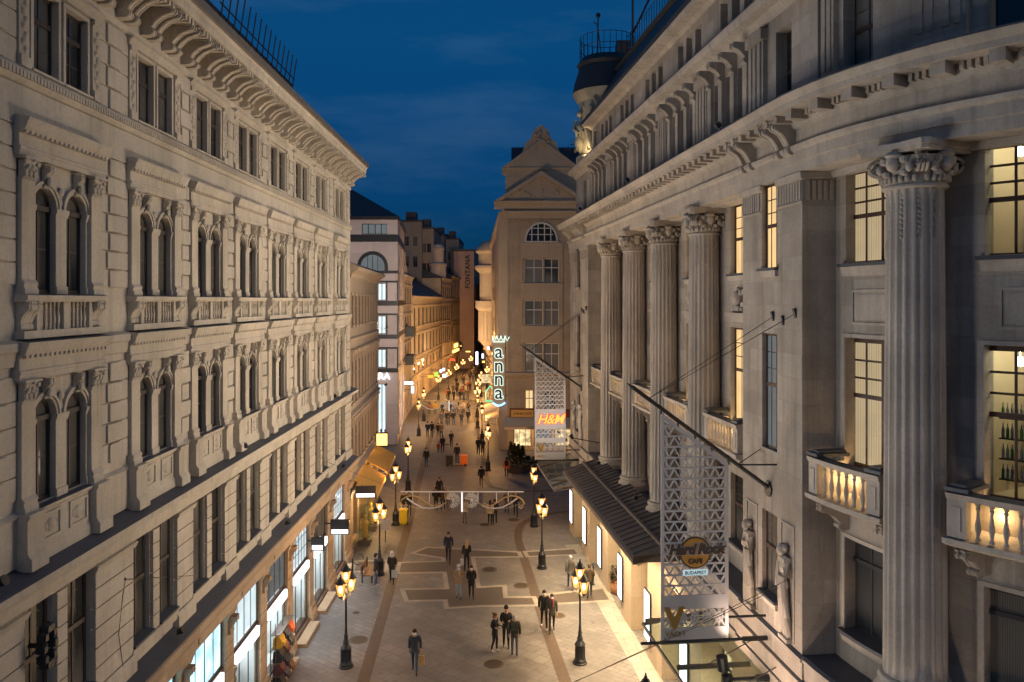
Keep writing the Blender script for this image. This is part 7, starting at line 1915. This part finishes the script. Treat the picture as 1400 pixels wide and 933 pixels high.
for i, (px, lab, c, fc) in enumerate(far):
    person(px, lab, 'stand' if 'cleaner' in lab else PS[i % 5], fc, c, rnd.choice([BLK, JEAN, GREY]), (rnd.choice(['short', 'long', 'beanie']), rnd.choice([DKBR, BRN, BLK])), rnd.choice([.72, .82, .86]), rnd.choice([.1, .3, .5]), rnd.uniform(1.66, 1.82), False, False)
person((599.4, 620), 'small child in red walking beside the adult in dark coat', 'walk', 'a', (.40, .05, .04), BLK, ('beanie', BLK), .8, .5, 1.10, False, False)
for i in range(46):                                  # the distant crowd
    Y = rnd.uniform(118, 180); f = rnd.random(); xl = -10.2+(Y-118)*.035; xr = -6.2-(Y-118)*.012
    X = xl+(xr-xl)*f if Y > 140 else -10.2+f*5.6
    person(None, 'distant pedestrian in the crowd at the far end of the street', PS[i % 4], rnd.choice('ac'), rnd.choice([BLK, BLK, NAVY, GREY, BRN, (.3, .24, .18), (.25, .06, .04)]), rnd.choice([BLK, JEAN, GREY]), ('short', DKBR), .82, .3, rnd.uniform(1.62, 1.82), False, False, (.02, .02, .02), 'distant crowd of pedestrians', rnd.uniform(-.4, .4), Vector((X, Y, 0)))
# ------------------------------------------------------------------ added floodlights, none known there, that brighten the facades
def fill_flood(F, parent, u, d, z, target, col, watts, ang=130):
    p = F.P(u, d, z); tg = Vector(target); dr = (tg-p).normalized()
    m_ = MB(); m_.tube([p-dr*.18, p-dr*.02], .08, 8, 0, .10); m_.tube([F.P(u, d-.2, z-.15), p-dr*.12], .02, 5)
    m_.build('floodlight', M['iron'], parent)  # housing modelled only to give the added fill light an origin
    spot_light('flood_fill_beam', p+dr*.03, tg, col, watts, ang, 1.0, .6, parent)
WL = (1.0, .83, .64)
for u, z, wt in ((3.0, 6.5, 2600), (12.45, 7.0, 2600), (19.5, 7.0, 2400), (26.2, 7.0, 2400)):
    p = RF.P(u, .9, z); fill_flood(RF, bank, u, .9, z, (-9.3, p.y+1, 14.0), WL, wt)
for u, wt in ((6.0, 2200), (17.0, 2000), (28.0, 2000)):
    p = RF.P(u, .6, 20.25); fill_flood(RF, bank, u, .6, 20.25, (-9.3, p.y, 12.0), (1.0, .87, .72), wt)
for u, wt, cc in ((12.6, 1300, (1.0, .90, .80)), (21.5, 1500, (1.0, .92, .82)), (32.0, 1700, (1.0, .83, .64)), (43.0, 2600, (1.0, .80, .58))):
    p = LF.P(u, .5, 6.14); fill_flood(LF, palace, u, .5, 6.14, (6.5, p.y-1, 15), cc, wt)
for u, wt, cc in ((14.0, 900, (.84, .92, 1.0)), (27.0, 1200, (.95, .95, 1.0)), (41.2, 1700, (1.0, .86, .68))):
    p = LF.P(u, .42, 10.1); fill_flood(LF, palace, u, .42, 10.1, (6.5, p.y-1, 16), cc, wt)
p = F2.P(L2-1, .8, 8.6); fill_flood(F2, b2, L2-1, .8, 8.6, (5, 82, 17), (1.0, .76, .50), 4600, 100)
p = RF.P(.4, .9, 6.5); fill_flood(RF, bank, .4, .9, 6.5, (-14.5, 83, 14), (1.0, .84, .70), 9000, 46)
p = FS.P(LS_-4, .8, 8.2); fill_flood(FS, rb, LS_-4, .8, 8.2, (-13.5, 112, 12), (1.0, .70, .40), 8000, 140)
p = FS.P(LS_-26, .8, 8.2); fill_flood(FS, rb, LS_-26, .8, 8.2, (-13.0, 140, 12), (1.0, .64, .30), 9000, 140)
p = F5.P(12, .8, 6.4); fill_flood(F5, r5, 12, .8, 6.4, (-3.4, 134, 12), (1.0, .70, .40), 6000, 140)
for u in (33.8, 37.4, 41.0):  # unseen spots added before the rounded corner to warm its lower wall
    spot_light('drum_fill', RF.P(u, 2.3, 3.6), RF.P(u+.3, -.5, 8.5), (1.0, .74, .52), 210, 150, 1.0, .2, bank)
p = F2.P(L2-.4, .75, 12.95); fill_flood(F2, b2, L2-.4, .75, 12.95, (-14.0, 83, 13), (1.0, .86, .74), 7000, 90)
